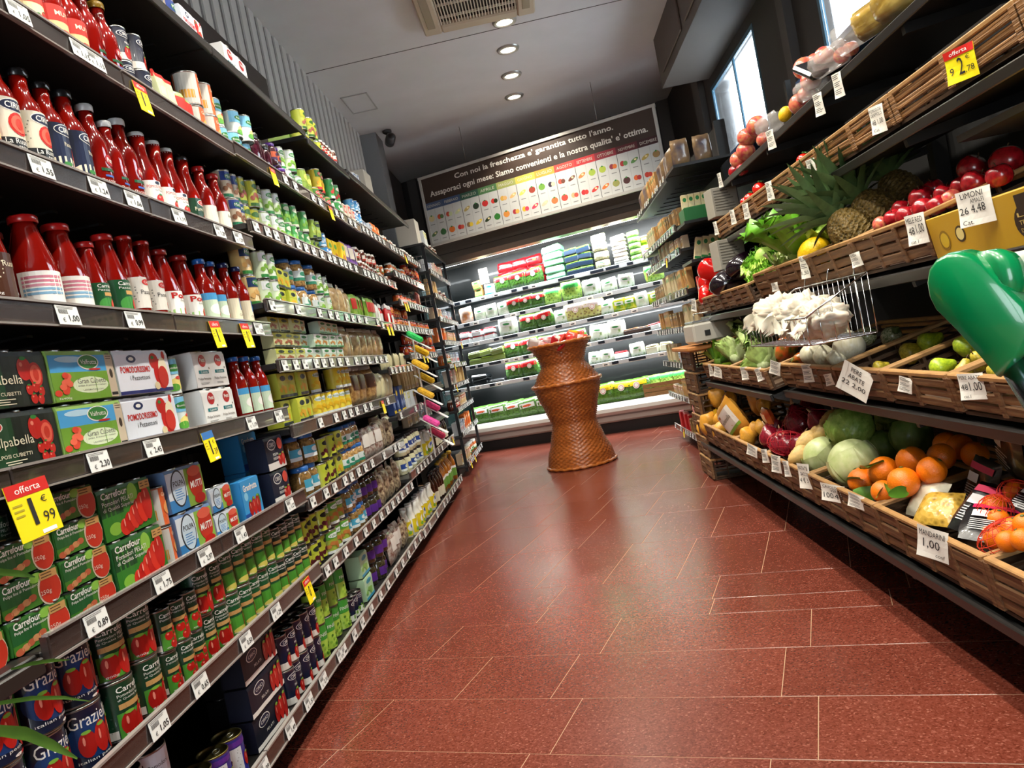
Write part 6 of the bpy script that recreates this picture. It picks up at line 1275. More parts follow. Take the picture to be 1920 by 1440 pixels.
# bagged potatoes
for i, (a, b_, d, dx) in enumerate(((1345, 745, 40, .12), (1368, 752, 30, .12), (1335, 765, 34, .1), (1322, 775, 30, .07), (1332, 795, 44, .03), (1352, 785, 30, .07), (1320, 800, 30, .03), (1402, 818, 32, .04), (1414, 806, 26, .08), (1428, 800, 28, .1), (1388, 800, 30, .06), (1432, 760, 30, .2), (1420, 752, 26, .24), (1385, 822, 26, .03), (1350, 805, 28, .03))): put('potatoy', a, b_, d, X1+dx, label='golden potato, %s counted from the far crate end' % ORD[i], group='golden potatoes in bags')
def art_sel(b, mp, w, h):
    for j in range(6): b.rect(mp, -w*.42, w*.42, h*(.2+j*.1), h*(.3+j*.1), M('ece8de', .4), n=6)
    b.rect(mp, -w*.42, w*.42, h*.2, h*.28, LGREEN, .0012, 6); b.text(mp, 'Selenella', -w*.3, w*.3, h*.5, M('6a5a3a', .5), v1=h*.62, d=.002); b.ell(mp, -w*.2, h*.72, w*.06, h*.04, M('a86a3a', .5), .0015, 6)
pb = bag('potato_bag', 'white and green printed potato bag', .24, .22, .08, 'd8a040', 'b87a24', None, 8, seed=61, art=art_sel)
pb.inst(atX(1398, 812, X1+.06), (.35, -.5, ROTR+.15), 'white and green printed potato bag leaning on golden potatoes')
bag('potato_bag', 'small red and white bag label', .1, .12, .03, 'd83050', 'f0e8e0', None, 9, seed=63).inst(atX(1312, 790, X1+.02), (.2, .2, ROTR+.5), 'red and white label of the potato bag at the far end')
bag('onion_bag', 'orange printed snack-size bag', .1, .11, .05, 'e07a30', 'c8381c', 'f0c8a0', 20, seed=65).inst(atX(1450, 800, X1+.12), (.3, .1, ROTR), 'clear bag of small orange shallots')
bag('potato_bag', 'yellow paper potato bag', .12, .13, .05, 'e8c020', 'd8a010', None, 12, seed=66).inst(atX(1358, 800, X1+.1), (.3, -.2, ROTR), 'yellow printed bag behind the golden potatoes')
bag('potato_bag', 'yellow twisted bag top', .16, .14, .06, 'd89a30', 'b87a20', None, 8, seed=67).inst(atX(1422, 775, X1+.22), (.2, .3, ROTR), 'twisted yellow bag behind the white potato bag')
# mandarins in nets and black packets
for i, (a, b_, d, dx) in enumerate(((1865, 952, 44, .1), (1872, 975, 40, .07), (1905, 925, 44, .18), (1870, 1008, 46, .01), (1902, 995, 48, .04), (1890, 1015, 40, .0), (1925, 985, 46, .05), (1850, 1005, 36, .02), (1918, 1012, 42, .0))): put('orange', a, b_, d*.95, X1+.03+dx, label='mandarin in a red net, %s from the black packets' % ORD[i], group='mandarins in nets')
net(1866, 960, 60, 66, X1+.11, 'd83a10', 'orange-red net round the upper mandarins'); net(1882, 1005, 96, 52, X1+.05, 'c83010', 'orange-red net round the front mandarins'); net(1905, 925, 60, 50, X1+.2, 'd02810', 'orange-red net round the rear mandarin')
def art_blk(b, mp, w, h):
    b.rect(mp, -w*.38, w*.38, h*.75, h*.88, M('c82050', .4), n=3); lines(b, mp, -w*.35, w*.3, h*.15, h*.45, 6, M('c8c8c8', .4)); b.rect(mp, -w*.35, 0, h*.5, h*.68, M('dcdcdc', .4), n=3)
bpk = bag('fruit_packet', 'black printed packet', .14, .17, .035, '16161a', '0c0c10', None, 10, seed=71, art=art_blk)
for (a, b_, dx, rx, rz, l, s_) in ((1815, 985, .02, -.9, .4, 'black packet with white print lying in front', 1.), (1830, 935, .16, -.3, .1, 'black packet standing behind with silver label', .9), (1905, 880, .25, .05, -.2, 'tall black packet at the frame edge', 1.2), (1790, 950, .12, -1.0, -.5, 'dark grey packet with pale piping beside the oranges', .9), (1850, 1000, -.02, -1.3, .9, 'black packet lying over the crate rim', 1.), (1910, 955, .1, -1.0, .3, 'black packet with pink stripes beside the nets', .8)):
    bpk.inst(atX(a, b_+18, X1+.05+dx), (rx, .2, ROTR+rz), l, 'black fruit packets', s_)
bag('nut_packet', 'clear packet of yellow grains', .13, .12, .035, 'c8a040', '8a6a20', None, 60, seed=73, kind='voronoi').inst(atX(1745, 985, X1+.05), (-.9, 0, ROTR+.5), 'clear packet of yellow grains beside the crate rim')
bag('garlic_packet', 'white net packet of garlic', .12, .13, .05, 'dcd8c4', 'b8b098', None, 20, seed=75).inst(atX(1720, 970, X1+.06), (-.8, 0, ROTR+.2), 'pale garlic packet at the orange crate side')
# middle tier
for k, a, b_, d, dx, l, rot in (('whiteonion', 1523, 664, 42, .06, 'white onion beside the green pepper', (0, 0, 0)), ('whiteonion', 1546, 668, 38, .05, 'white onion, second from the green pepper', (.2, 0, 0)), ('whiteonion', 1570, 671, 34, .05, 'smallest white onion at the crate rim', (.2, .2, 0)), ('whiteonion', 1592, 650, 54, .1, 'large white onion with curled stalk', (-.3, .2, 0)), ('stripaub', 1625, 630, 42, .2, 'pale striped aubergine behind the white onions', (1.2, .4, .3)), ('stripaub', 1672, 630, 44, .3, 'dim pale aubergine deep in the crate', (1.0, .2, 0)), ('gpepper', 1472, 656, 44, .07, 'green and orange pepper beside the lettuce', (.5, .4, 0)), ('gpepper', 1500, 672, 26, .05, 'small green and orange pepper beside the white onions', (.2, 1.2, 0)),
                            ('gpear', 1768, 688, 40, .06, 'lime green pear at the crate rim', (.2, 1.4, 0)), ('pear', 1808, 692, 34, .05, 'yellow pear with upright stalk', (.1, .3, 0)), ('pear', 1842, 678, 46, .1, 'large yellow pear leaning left', (.3, -.8, 0)), ('pear', 1875, 690, 40, .06, 'yellow pear beside the green handle', (.2, .5, 0)), ('gpear', 1815, 645, 44, .2, 'shaded green pear behind the yellow ones', (.2, .9, 0)), ('pear', 1712, 660, 42, .25, 'shaded yellow pear beyond the crate divider', (.3, 1.3, 0)), ('gpear', 1745, 640, 40, .3, 'dim green pear at the back', (.2, 1.2, 0)), ('pear', 1652, 688, 26, .05, 'small yellow pear at the rim of the emptier crate', (.2, 1.4, 0)), ('pear', 1910, 660, 50, .12, 'yellow pear right of the green handle', (.2, .2, 0)), ('pear', 1725, 705, 24, .01, 'pear seen through the crate slot', (0, 1.5, 0))):
    put(k, a, b_, d, X2+dx, rot=rot, label=l)
put_leafy(ICE, atX(1410, 672, 1.1), .19, (.9, -.3, 1), 'pale iceberg lettuce in the middle tier', 'lettuces'); put_leafy(ICE, atX(1378, 675, 1.08), .16, (.9, .3, 2), 'smaller pale lettuce beside the leafy greens', 'lettuces'); put_leafy(ICE, atX(1432, 688, 1.05), .13, (1.0, -.2, 3), 'pale lettuce at the rim beside the pepper', 'lettuces')
put_leafy(ICE, atX(1395, 645, 1.2), .18, (.6, 0, 1), 'wrapped lettuce behind the others', 'lettuces'); put_leafy(HRB, atX(1345, 682, 1.05), .17, (1.1, -.2, 2), 'bunch of yellow-green leafy greens at the far end'); put_leafy(CAU, atX(1412, 612, 1.25), .17, (.3, 0, 0), 'shaded wrapped cauliflower below the scales')
# upper tier
for k, a, b_, d, dx, l, rot in (('pepper', 1337, 505, 48, .1, 'uppermost shiny red pepper', (.5, -.3, 1)), ('pepper', 1327, 532, 38, .06, 'red pepper squeezed beside the aubergine', (.4, .3, 2)), ('pepper', 1326, 553, 34, .02, 'red pepper at the far crate rim', (1, .3, 0)), ('aubergine', 1372, 527, 78, .06, 'front aubergine lying on the crate rim', (1.4, 0, 1.75)), ('aubergine', 1402, 496, 76, .14, 'second aubergine behind the front one', (1.4, 0, 1.6)), ('aubergine', 1414, 464, 54, .26, 'rearmost of the three dark aubergines', (1.0, .3, 1.2))): put(k, a, b_, d, 1.06+dx, rot=rot, label=l)
put('melon', 1527, 474, 52, X3+.07, rot=(1.2, .3, .3), label='bright yellow melon in front of the pineapples')
put_leafy(LET, atX(1512, 492, X3+.09), .36, (.45, -.2, 2), 'large curly green lettuce beside the melon', 'lettuces'); put_leafy(LET, atX(1446, 500, X3+.12), .2, (.4, -.5, 0), 'smaller curly lettuce behind the aubergines', 'lettuces'); put_leafy(END, atX(1462, 503, X3+.06), .1, (.4, .3, 0), 'small pale endive head under the curly lettuce')
AP = [(1653, 421, 30, .04, 'orange-red apple next to the pineapple'), (1676, 410, 34, .05, 'red apple second from the pineapple'), (1700, 405, 38, .05, 'red apple above the apple price card'), (1729, 372, 44, .12, 'large red apple on top of the front heap'), (1732, 392, 40, .06, 'red apple in the middle of the front row'), (1757, 385, 36, .05, 'red apple left of the yellow box'), (1771, 364, 36, .12, 'red apple behind the front row'), (1783, 373, 34, .08, 'pinkish apple at the rim by the yellow box'), (1804, 350, 38, .14, 'red apple beside the largest one'), (1828, 343, 46, .13, 'largest red apple above the yellow box'), (1822, 316, 48, .25, 'shaded red apple behind the heap'), (1874, 330, 44, .15, 'red apple at the far right of the heap'), (1888, 303, 56, .28, 'dark red apple in the shade'), (1715, 425, 30, .02, 'apple seen through the crate slot'), (1690, 392, 32, .1, 'red apple tucked behind the second one'), (1750, 355, 36, .2, 'dim apple behind the large one')]
for i, (a, b_, d, dx, l) in enumerate(AP): put('pinkapple' if 'pink' in l or 'orange' in l else 'apple', a, b_, d, X3+dx+.03, label=l, group='loose red apples')
# pineapples
def pineapple(p, s_, rot, label):
    b = MB(); PM = M('6a5420', .6, c2='3a3414', scale=14, bump=.6, kind='voronoi'); V = []; F = []; n, rows = 26, 20
    for j in range(rows+1):
        v = j/rows; r = .5*math.sin(PI*(.1+.8*v))**.55
        for i in range(n):
            a = 2*PI*(i+.5*(j % 2))/n; q = 1+.07*((i+j) % 2); V.append((r*q*math.cos(a), r*q*math.sin(a), v*1.25))
    for j in range(rows):
        for i in range(n): i2 = (i+1) % n; F.append((j*n+i, j*n+i2, (j+1)*n+i2, (j+1)*n+i))
    F.append(tuple(range(n))[::-1]); F.append(tuple(rows*n+i for i in range(n))); b.add(V, F, PM, False)
    o = ob('pineapple', b, None, p, rot); o.scale = (s_,)*3; tag(o, label, 'pineapple', 'pineapples on the upper tier')
    for q in range(3):
        l = MB(); LM = M(['4a6238', '5c7848', '3c5630'][q], .45, var=.2, scale=6); V = []; F = []
        for j in range(7):
            v = j/6; w = .11*(1-v)**.7+.004; V += [(-w, .03*w*8-.35*v*v*.9, v), (0, -.35*v*v*.9, v), (w, .03*w*8-.35*v*v*.9, v)]
        for j in range(6): F += [(3*j, 3*j+1, 3*j+4, 3*j+3), (3*j+1, 3*j+2, 3*j+5, 3*j+4)]
        l.add(V, F, LM, True); me = l.mesh('crown_leaf')
        for i in range(14):
            k = i*3+q; t = k/42; az = k*2.4; c = ob('crown_leaf', me, o); c.matrix_local = Matrix.Translation((0, 0, 1.22)) @ Matrix.Rotation(az, 4, 'Z') @ Matrix.Translation((0, -.12*(1-t), .25*t)) @ Matrix.Rotation(.95*(1-t)+.08, 4, 'X') @ Matrix.Scale(1.15+.5*math.sin(PI*t), 4)
for px, py, dx, s_, rot, l in ((1636, 466, .10, .15, (.35, -.62, ROTR), 'front pineapple with crown leaning over the lettuce'), (1684, 434, .2, .15, (.4, -.5, ROTR), 'middle pineapple with crown above the apples'), (1718, 405, .32, .15, (.2, -.4, ROTR), 'rear pineapple with dark spiky crown')):
    pineapple(atX(px, py, X3+dx), s_, rot, l)
# lemon box
def art_lem(b, mp, w, h):
    b.ell(mp, -w*.38, h*.5, w*.045, h*.2, M('8a6a10', .5), .0008, 8); b.ell(mp, -w*.38, h*.5, w*.035, h*.15, M('c8a820', .5), .0012, 8); b.ell(mp, -w*.24, h*.55, w*.04, h*.16, M('3a2a10', .5), .0008, 8); b.ell(mp, -w*.24, h*.55, w*.03, h*.12, M('d8c880', .5), .0012, 8)
    b.ell(mp, w*.24, h*.45, w*.08, h*.3, M('2a1c10', .5), .0008, 10); b.rect(mp, w*.2, w*.28, h*.68, h*.92, M('2a1c10', .5), .001, 1)
    for i, t in enumerate(('LE', 'TERRE', "D'ITALIA")): b.text(mp, t, w*.19, w*.29, h*(.55-i*.13), M('c8b060', .5), v1=h*(.62-i*.13), d=.0016)
    lines(b, mp, -w*.45, -w*.3, h*.1, h*.2, 2, M('7a5a10', .5))
lb = carton('fruit_box', 'yellow printed cardboard lemon box', art_lem, .56, .135, .34, 'b89018')
lb.inst((X3+.165, 1.885, 1.135), (0.14, 0, ROTR), 'yellow printed cardboard lemon box beside the red apples')
# tomato tier
for a, b_, d, dx, l in ((1425, 354, 26, .08, 'large red tomato on the tomato tier'), (1407, 372, 22, .04, 'red tomato beside the white price card'), (1398, 378, 18, .03, 'small red tomato at the crate rim'), (1508, 300, 26, .06, 'red tomato beyond the crate divider'), (1520, 297, 22, .1, 'red tomato half hidden by the crate'), (1550, 272, 20, .12, 'tomato deep in the slatted crate')): put('tomato', a, b_, d, X4+dx, rot=(.3, -.3, 1), label=l)
# top tier: packed apples and bananas
TP = [('pinkapple', 1385, 300, 24, 0), ('pinkapple', 1398, 284, 26, .02), ('pinkapple', 1400, 258, 26, .03), ('pinkapple', 1420, 238, 30, .05), ('pinkapple', 1432, 262, 20, .02), ('apple', 1392, 318, 18, 0), ('apple', 1378, 322, 18, 0), ('pinkapple', 1500, 195, 30, .03), ('pinkapple', 1512, 180, 26, .04), ('pinkapple', 1520, 152, 28, .05), ('pinkapple', 1508, 128, 30, .06), ('pinkapple', 1546, 108, 30, .06), ('pinkapple', 1528, 118, 26, .1), ('pinkapple', 1595, 92, 22, .06), ('pinkapple', 1578, 104, 22, .05)]
for i, (k, a, b_, d, dx) in enumerate(TP): put(k, a, b_, d*1.25, X5+.03+dx, label='packed apple on the top shelf, %s from the far end' % ORD[i], group='packed apples on the top shelf')
put('melon', 1472, 214, 22, X5+.04, rot=(.4, .4, 0), label='yellow-green pear pack end on the top shelf')
for i, (a, b_, w, h, dx) in enumerate(((1450, 235, .16, .09, .04), (1530, 165, .18, .08, .05), (1565, 118, .2, .09, .05), (1612, 72, .2, .1, .05), (1660, 40, .22, .1, .06), (1700, 5, .22, .1, .06))):
    P = bag('fruit_tray', 'film', w, h, .1, ['b8a83a', 'b89a70', 'c07a6a', 'c8a870', 'c8b060', 'c8b060'][i], ['5a6a24', '8a6a4a', '8a3a3a', '9a7a4a', '9a7a30', '9a7a30'][i], None, 12, seed=80+i, rough=.12)
    if i < 4: P.root.materials.clear(); P.root.materials.append(M('e8e4e0', .08, coat=1., alpha=.3))
    P.inst(atX(a, b_+14, X5+dx), (.3, 0, ROTR+.3), 'film-wrapped fruit pack on the top shelf, %s from the far end' % ORD[i], 'film-wrapped packs on the top shelf')
b = MB(); b.box((0, 0, 0), (.2, .14, .03), M('101012', .3), bev=.01); o = ob('black_tray', b, None, atX(1535, 128, X5+.06), (.1, .5, ROTR)); tag(o, 'black plastic tray under the stacked apples on the top shelf', 'tray')

# ---------------------------------------------------------------- price cards
def card(px, py, wpx, hpx, X, txt, label, roll=0., yaw=.55, style='hand', tilt=0., frac=.86):
    p = atX(px, py, X-.022); h = psize(hpx, p)*1.02; w = wpx/ max(hpx, 1)*h/frac
    b = MB(); mp = plane_map(-.0006); V = []; F = []; n = 6
    bend = .004
    for i in range(n+1):
        for j in range(n+1): u = -w/2+w*i/n; v = -h/2+h*j/n; V.append((u, bend*math.sin(PI*j/n+i*.4), v))
    for i in range(n):
        for j in range(n): a = i*(n+1)+j; F.append((a, a+n+1, a+n+2, a+1))
    pm = M('ece8dc', .7) if style != 'offer' else M('f0dc10', .5)
    b.add(V, F, pm); b.add([(x, y+.0012, z) for x, y, z in V], [f[::-1] for f in F], pm)
    mp = lambda u, v, d: (u, bend*math.sin(PI*((v+h/2)/h)+((u+w/2)/w*n)*.4)-.0012-d, v)
    t = MB()
    if style == 'offer': 
        for i in range(8): t.rect(mp, -w/2+w*i/8, -w/2+w*(i+1)/8, h*.26, h*.5, RED, .0006)
        t.text(mp, 'offerta', -w*.3, w*.3, h*.32, WHITE, v1=h*.44)
    k = len(txt)
    for i, s_ in enumerate(txt):
        if isinstance(s_, tuple): s_, u0, u1, v0, v1 = s_; t.text(mp, s_, w*u0, w*u1, h*v0, INK, v1=h*v1)
        elif s_: t.text(mp, s_, -w*.42, w*.42, h*(.5-(i+1)/(k+.3)+.06), INK, v1=h*(.5-i/(k+.3)-.06))
        else: lines(t, mp, -w*.4, w*.4, h*(.5-(i+1)/(k+.3)+.04), h*(.5-i/(k+.3)-.04), 3, INK)
    o = ob('price_card', b, None, p, (tilt, roll, ROTR+yaw)); ob('lettering', t, o); tag(o, label, 'price card', 'price cards on the produce crates'); return o
Q = -.012
card(1748, 1020, 52, 62, X1+Q-.012, [('MANDARINI', -.42, .42, .22, .4), ('1,00', -.3, .25, -.2, .12), ('conf', .1, .4, -.4, -.28)], 'white mandarin price card reading one euro', roll=.2)
card(1508, 893, 24, 48, X1+Q, [('PATATE', -.4, .4, .25, .4), ('SACCO', -.3, .4, .02, .16), ('4 € 3', -.4, .3, -.25, -.06)], 'tall white potato price card under the cabbage', roll=.05)
card(1562, 925, 46, 34, X1+Q, [('CAVOLO', -.4, .2, .25, .42), ('VERZA', -.1, .4, .05, .22), ('100', -.4, 0, -.3, 0), ('48', .05, .4, -.3, 0)], 'torn white cabbage price card beside the orange leaves', roll=.1); card(1605, 940, 30, 28, X1+Q, ['', '', '', ''], 'small printed slip below the orange leaves', roll=.25)
for a, b_, w, h, r, l in ((1410, 845, 22, 22, .35, 'potato bag price card'), (1434, 855, 14, 26, .0, 'narrow price card under the red onions'), (1455, 870, 20, 34, .15, 'price card under the netted onions'), (1475, 879, 13, 30, .0, 'narrow price card left of the tall potato card')): card(a, b_, w, h, X1+Q-.01, ['', '', ''], 'white ' + l, roll=r)
card(1822, 725, 42, 50, X2+Q, [('PERE ABATE', -.42, .42, .28, .42), ('48', -.42, -.15, -.12, .1), ('1,00', -.08, .42, -.2, .18), ('cat.1', -.35, -.1, -.42, -.3)], 'white pear price card reading one euro', roll=.0)
card(1603, 715, 58, 58, X2+Q-.02, [('PERE', -.2, .15, .25, .4), ('ABATE', -.25, .3, .02, .17), ('22 2,00', -.4, .4, -.25, -.08)], 'grey tilted pear price card on the white onion crate', roll=.55)
card(1697, 722, 24, 30, X2+Q, ['', '', ''], 'crumpled price slip on the emptier pear crate', roll=.3)
for a, b_, w, h, X, r, l in ((1333, 694, 10, 22, .98, 0, 'narrow card under the leafy greens'), (1346, 698, 18, 20, .975, .3, 'tilted card under the leafy greens'), (1396, 700, 16, 24, .98, 0, 'card under the iceberg lettuce'), (1424, 702, 16, 24, .98, -.2, 'card below the rim lettuce'), (1453, 690, 22, 26, .975, .35, 'tilted card beside the green pepper'), (1514, 700, 20, 34, X2+Q, 0, 'card under the first white onion'), (1554, 712, 16, 22, X2+Q, -.1, 'pale slip under the smallest white onion')): card(a, b_, w, h, X, ['', '', ''], 'white ' + l, roll=r)
card(1718, 430, 34, 56, X3+Q-.02, [('MELE RED', -.42, .42, .22, .4), ('48', -.4, -.1, -.15, .1), ('1,00', 0, .42, -.18, .16), ('cat 1', -.35, 0, -.45, -.33)], 'white red-apple price card reading one euro', roll=.0)
card(1828, 388, 56, 66, X3+Q-.008, [('LIMONI', -.35, .3, .28, .44), ('AMALFI', -.1, .3, .12, .24), ('26', -.45, -.2, -.15, .05), ('4,48', -.12, .3, -.18, .08), ('Cat.', -.4, -.1, -.45, -.32)], 'white lemon price card on the yellow box', roll=.0)
card(1508, 501, 17, 42, X3+Q, ['MELONI', '', '1,50'], 'white melon price card', roll=.03); card(1605, 487, 20, 26, X3+Q, ['', '', ''], 'small printed slip under the pineapple', roll=-.1); card(1453, 538, 14, 16, X3-.02, ['', ''], 'crumpled white slip under the lettuce', roll=0); card(1301, 573, 12, 22, 1.05, ['', ''], 'white card at the red pepper crate end', roll=.3)
card(1801, 120, 46, 60, X4+Q, [('2', -.1, .1, -.3, .2), (',78', .12, .42, -.32, -.12), ('€', .2, .34, .06, .2), ('9', -.38, -.25, -.25, -.02)], 'yellow and red offer card on the slatted crates', roll=.0, style='offer', frac=.8)
card(1645, 224, 26, 50, X4+Q, [('POMODORI', -.42, .42, .28, .4), ('GRAPPOLO', -.42, .42, .12, .24), ('48 1,00', -.4, .4, -.2, .02), ('Cat', -.35, 0, -.42, -.32)], 'white vine tomato price card on the slatted crate')
for a, b_, w, h, X, l in ((1521, 314, 18, 30, X4+Q, 'card beside the tomatoes beyond the divider'), (1443, 358, 14, 34, X4+Q, 'card beside the large tomato'), (1399, 396, 13, 28, X4+Q, 'card below the small tomato'), (1374, 407, 11, 26, X4+Q, 'card at the far slatted crate'), (1342, 428, 9, 24, X4+Q, 'card at the far end of the tomato tier'), (1445, 262, 16, 34, X5+Q, 'card under the packed apples, far one'), (1535, 196, 18, 40, X5+Q, 'card under the stacked apple trays'), (1571, 160, 18, 44, X5+Q, 'card under the film-wrapped pears'), (1350, 338, 9, 26, X5+Q, 'card at the far end of the top shelf')): card(a, b_, w, h, X, ['', '', ''], 'white ' + l)

# ---------------------------------------------------------------- wire basket of bags
wb = bpy.data.objects.new('wire_basket', None); COL.objects.link(wb); wo = Vector((.95, 2.93, 1.015)); wb.location = wo; tag(wb, 'chrome wire basket of white produce bags hung from the upper tier', 'wire basket')
CH = M('c8c8c8', .15, metal=1.)
x0, x1, y0, y1, zb, zt = -.10, .12, -.36, .36, -.07, .07
def wt(name, pts, r=.0032, closed=False): b = MB(); b.tube(pts, r, CH, 6, closed=closed); return ob(name, b, wb)
wt('rim_wire', [(x0, y0, zt-.05), (x0, y1, zt-.05), (x1, y1, zt+.06), (x1, y0, zt+.06)], .004, True); wt('base_wire', [(x0, y0, zb), (x0, y1, zb), (x1, y1, zb), (x1, y0, zb)], .004, True)
bw = MB(); bw.tube([(x0, 0, zt-.05), (x0, 0, zb), (x1, 0, zb), (x1, 0, zt+.06)], .002, CH, 5); bwm = bw.mesh('wire')
for i in range(15): ob('wire', bwm, wb, (0, y0+(y1-y0)*i/14, 0))
for yy in (y0, y1):
    for i in range(6): x = x0+(x1-x0)*i/5; wt('wire', [(x, yy, zb), (x, yy, zt-.05+.11*i/5)], .002)
for yy in (-.25, 0, .25): wt('hook', [(x1, yy, zt+.06), (x1+.01, yy, zt+.10), (x1+.03, yy, zt+.12), (x1+.04, yy, zt+.10)], .003)
PBG = M('c4bcaa', .5, var=.06, scale=6, alpha=1, sub=.2)
for i, (dx, dy, dz, s_, rz, l) in enumerate(((-.01, .17, -.01, .9, .2, 'white plastic bags spilling over the far basket end'), (.0, -.06, -.03, .9, .1, 'folded cream plastic bags in the basket middle'), (0, -.25, -.045, .75, -.2, 'cream folded bags at the near basket end'))):
    b = MB(); n = 14; rd = random.Random(i+5); V = []; F = []
    b.sphere((0, 0, .05), (.1*s_, .17*s_, .085*s_), PBG, 44, 30, fn=lambda d: 1+.05*math.sin(31*d.x+5*d.z)*math.sin(27*d.y+i)+.04*math.sin(43*d.z+19*d.y)+.16*math.sin(5*d.x+i)*math.sin(7*d.y+2*i)+.09*math.sin(13*d.y+9*d.z)+.06*math.sin(21*d.x+17*d.z+i))
    o = ob('plastic_bag', b, None, wo+Vector((dx, dy, dz)), (0, 0, rz)); tag(o, l, 'bag', 'produce bags in the wire basket')
    for q in range(3):
        f = MB(); V, F = leafgrid(.07, .075, .25, 6, 6, .2, q+i*3, .2); f.add(V, F, PBG, True); ob('bag_flap', f, o, (-.08*s_, (-.1+.1*q)*s_, .06), (2.0+.3*q, .4*q, -1.2+.5*q))

# ---------------------------------------------------------------- crate tower, scales, cart
for i in range(6):
    crate(.94, 5.42, .002+i*.15, .36, .38, .148, 0, 'weave', 'brown crate in the tower under the scales, %s from the floor' % ORD[i])
b = MB(); b.box((0, 0, 0), (.5, .62, .028), M('b8783a', .45, var=.2, scale=8), bev=.006); o = ob('wooden_board', b, None, (1.13, 5.3, .918)); tag(o, 'orange-brown wooden board on the crate tower', 'board')
b = MB(); b.box((0, 0, .075), (.38, .34, .13), M('b0aca2', .4), bev=.015); sc1 = ob('weighing_scales', b, None, (1.12, 5.12, .936)); tag(sc1, 'grey produce weighing scales on the wooden board', 'scales')
b = MB(); b.box((0, -.01, .15), (.36, .3, .014), M('b8bcc0', .2, metal=.9), bev=.004); ob('weighing_plate', b, sc1); b = MB(); b.box((-.1, -.171, .07), (.035, .004, .035), BLACK); ob('port', b, sc1)
b = MB()
for x in (-.16, -.05, .06, .16): b.tube([(x, -.12, .156), (x, -.12, .2)], .003, METAL, 5)
b.tube([(-.16, -.12, .2), (.16, -.12, .2)], .003, METAL, 5); ob('guard_rail', b, sc1)
for (px, py, X, l) in ((1358, 382, 1.2, 'grey printed box beside the far slatted crate'), (1370, 480, 1.14, 'grey printed box behind the aubergines')):
    P = carton('grey_box', 'grey box', lambda b, mp, w, h: lines(b, mp, -w*.42, w*.42, h*.15, h*.92, 8, M('5a564c', .6)), .16, .17, .12, '9a968a'); P.inst(atX(px, py+24, X), (0, 0, 0.15), l)
# bread and breadstick shelving beyond the stand
class UnitR(Unit): pass
Rn = UnitR('bread', 'black shelving of breadsticks and flour beyond the produce stand', 5.75, 7.6, [], x=1.1)
Rn.root['group'] = 'black shelving beside the windows'
Rn.root.rotation_euler = (0, 0, PI); Rn.root.location = (1.1+.225, (5.75+7.6)/2, 0)
for z in (.10, .42, .72, 1.02, 1.30, 1.60, 1.77, 2.15): Rn.shelf(z, every=.12, strip=(z < 2.1))
K['grissini'] = carton('breadstick_packet', 'tan breadstick packet', two('d8a860', '2f6a2a', 'a8703a'), .06, .17, .05, 'c89858'); K['snackbar'] = carton('cracker_packet', 'black and tan packet', two('3a3028', 'd8b070', 'b8803a'), .05, .14, .05, '8a6a40'); K['greenpk'] = carton('pasta_packet', 'green-footed packet', two('d8c890', '1f7a3a', 'e0d0a0'), .055, .19, .045, 'd8c8a0')
K['flour'] = bag('flour_bag', 'navy and tan flour bag', .13, .2, .08, 'b8945a', '14204a', None, 5, seed=91); K['redpk'] = carton('cracker_packet', 'red packet', None, .05, .16, .05, 'b81418')
for i, (z, ks) in enumerate(((.10, ('flour', 'snackbar', 'redpk')), (.42, ('snackbar', 'grissini', 'bx_mid')), (.72, ('grissini', 'bx_mid2', 'greenpk')), (1.02, ('greenpk', 'snackbar', 'grissini')), (1.30, ('grissini', 'greenpk', 'snackbar')), (1.60, ('bx_mid', 'greenpk', 'bx_mid2')), (1.77, ('snackbar', 'grissini', 'greenpk')), (2.15, ('flour', 'grissini', 'flour')))):
    for j, k in enumerate(ks): run('bread', i, z, 0, 0, k, 1, y0=5.8+j*.59, y1=6.36+j*.59, face=ROTR, side=1, xf=1.12)
for i in range(2): K['flour'].inst((1.2+.16*i, 5.62, 2.19), (0, 0, 0), 'navy and tan flour bag at the shelf end, %s from the aisle' % ORD[i], 'flour bags'); 
b = MB(); b.box((0, 0, 0), (.4, .3, .02), SBK); o = ob('end_shelf', b, None, (1.3, 5.6, 2.175)); tag(o, 'black end shelf under two flour bags', 'shelf')
for zz, ll in ((1.775, 'black end shelf under the green tray'), (1.505, 'black end shelf under the leaning breadsticks'), (1.225, 'black end shelf under the red packets')):
    b = MB(); b.box((0, 0, 0), (.4, .36, .02), SBK); o = ob('end_shelf', b, None, (1.3, 5.6, zz)); tag(o, ll, 'shelf')
b = MB(); b.box((0, 0, .05), (.34, .2, .1), M('14602a', .5), bev=.006); o = ob('green_tray', b, None, (1.3, 5.62, 1.79)); tag(o, 'green display tray of breadstick packets at the shelf end', 'tray')
for i in range(7): K['greenpk'].inst((1.16+.046*i, 5.62, 1.84), (0, .05, 0), 'thin breadstick packet in the green tray, %s from the aisle' % ORD[i], 'breadstick packets in the green tray', .8)
for i in range(3): K['redpk'].inst((1.16+.07*i, 5.55, 1.24), (0, 0, 0), 'red packet above the peppers, %s from the aisle' % ORD[i], 'red packets')
for i in range(6): K['greenpk'].inst((1.18+.05*i, 5.62, 1.52), (0, .25, 0), 'leaning breadstick packet below the green tray, %s from the aisle' % ORD[i], 'leaning breadstick packets', .85)
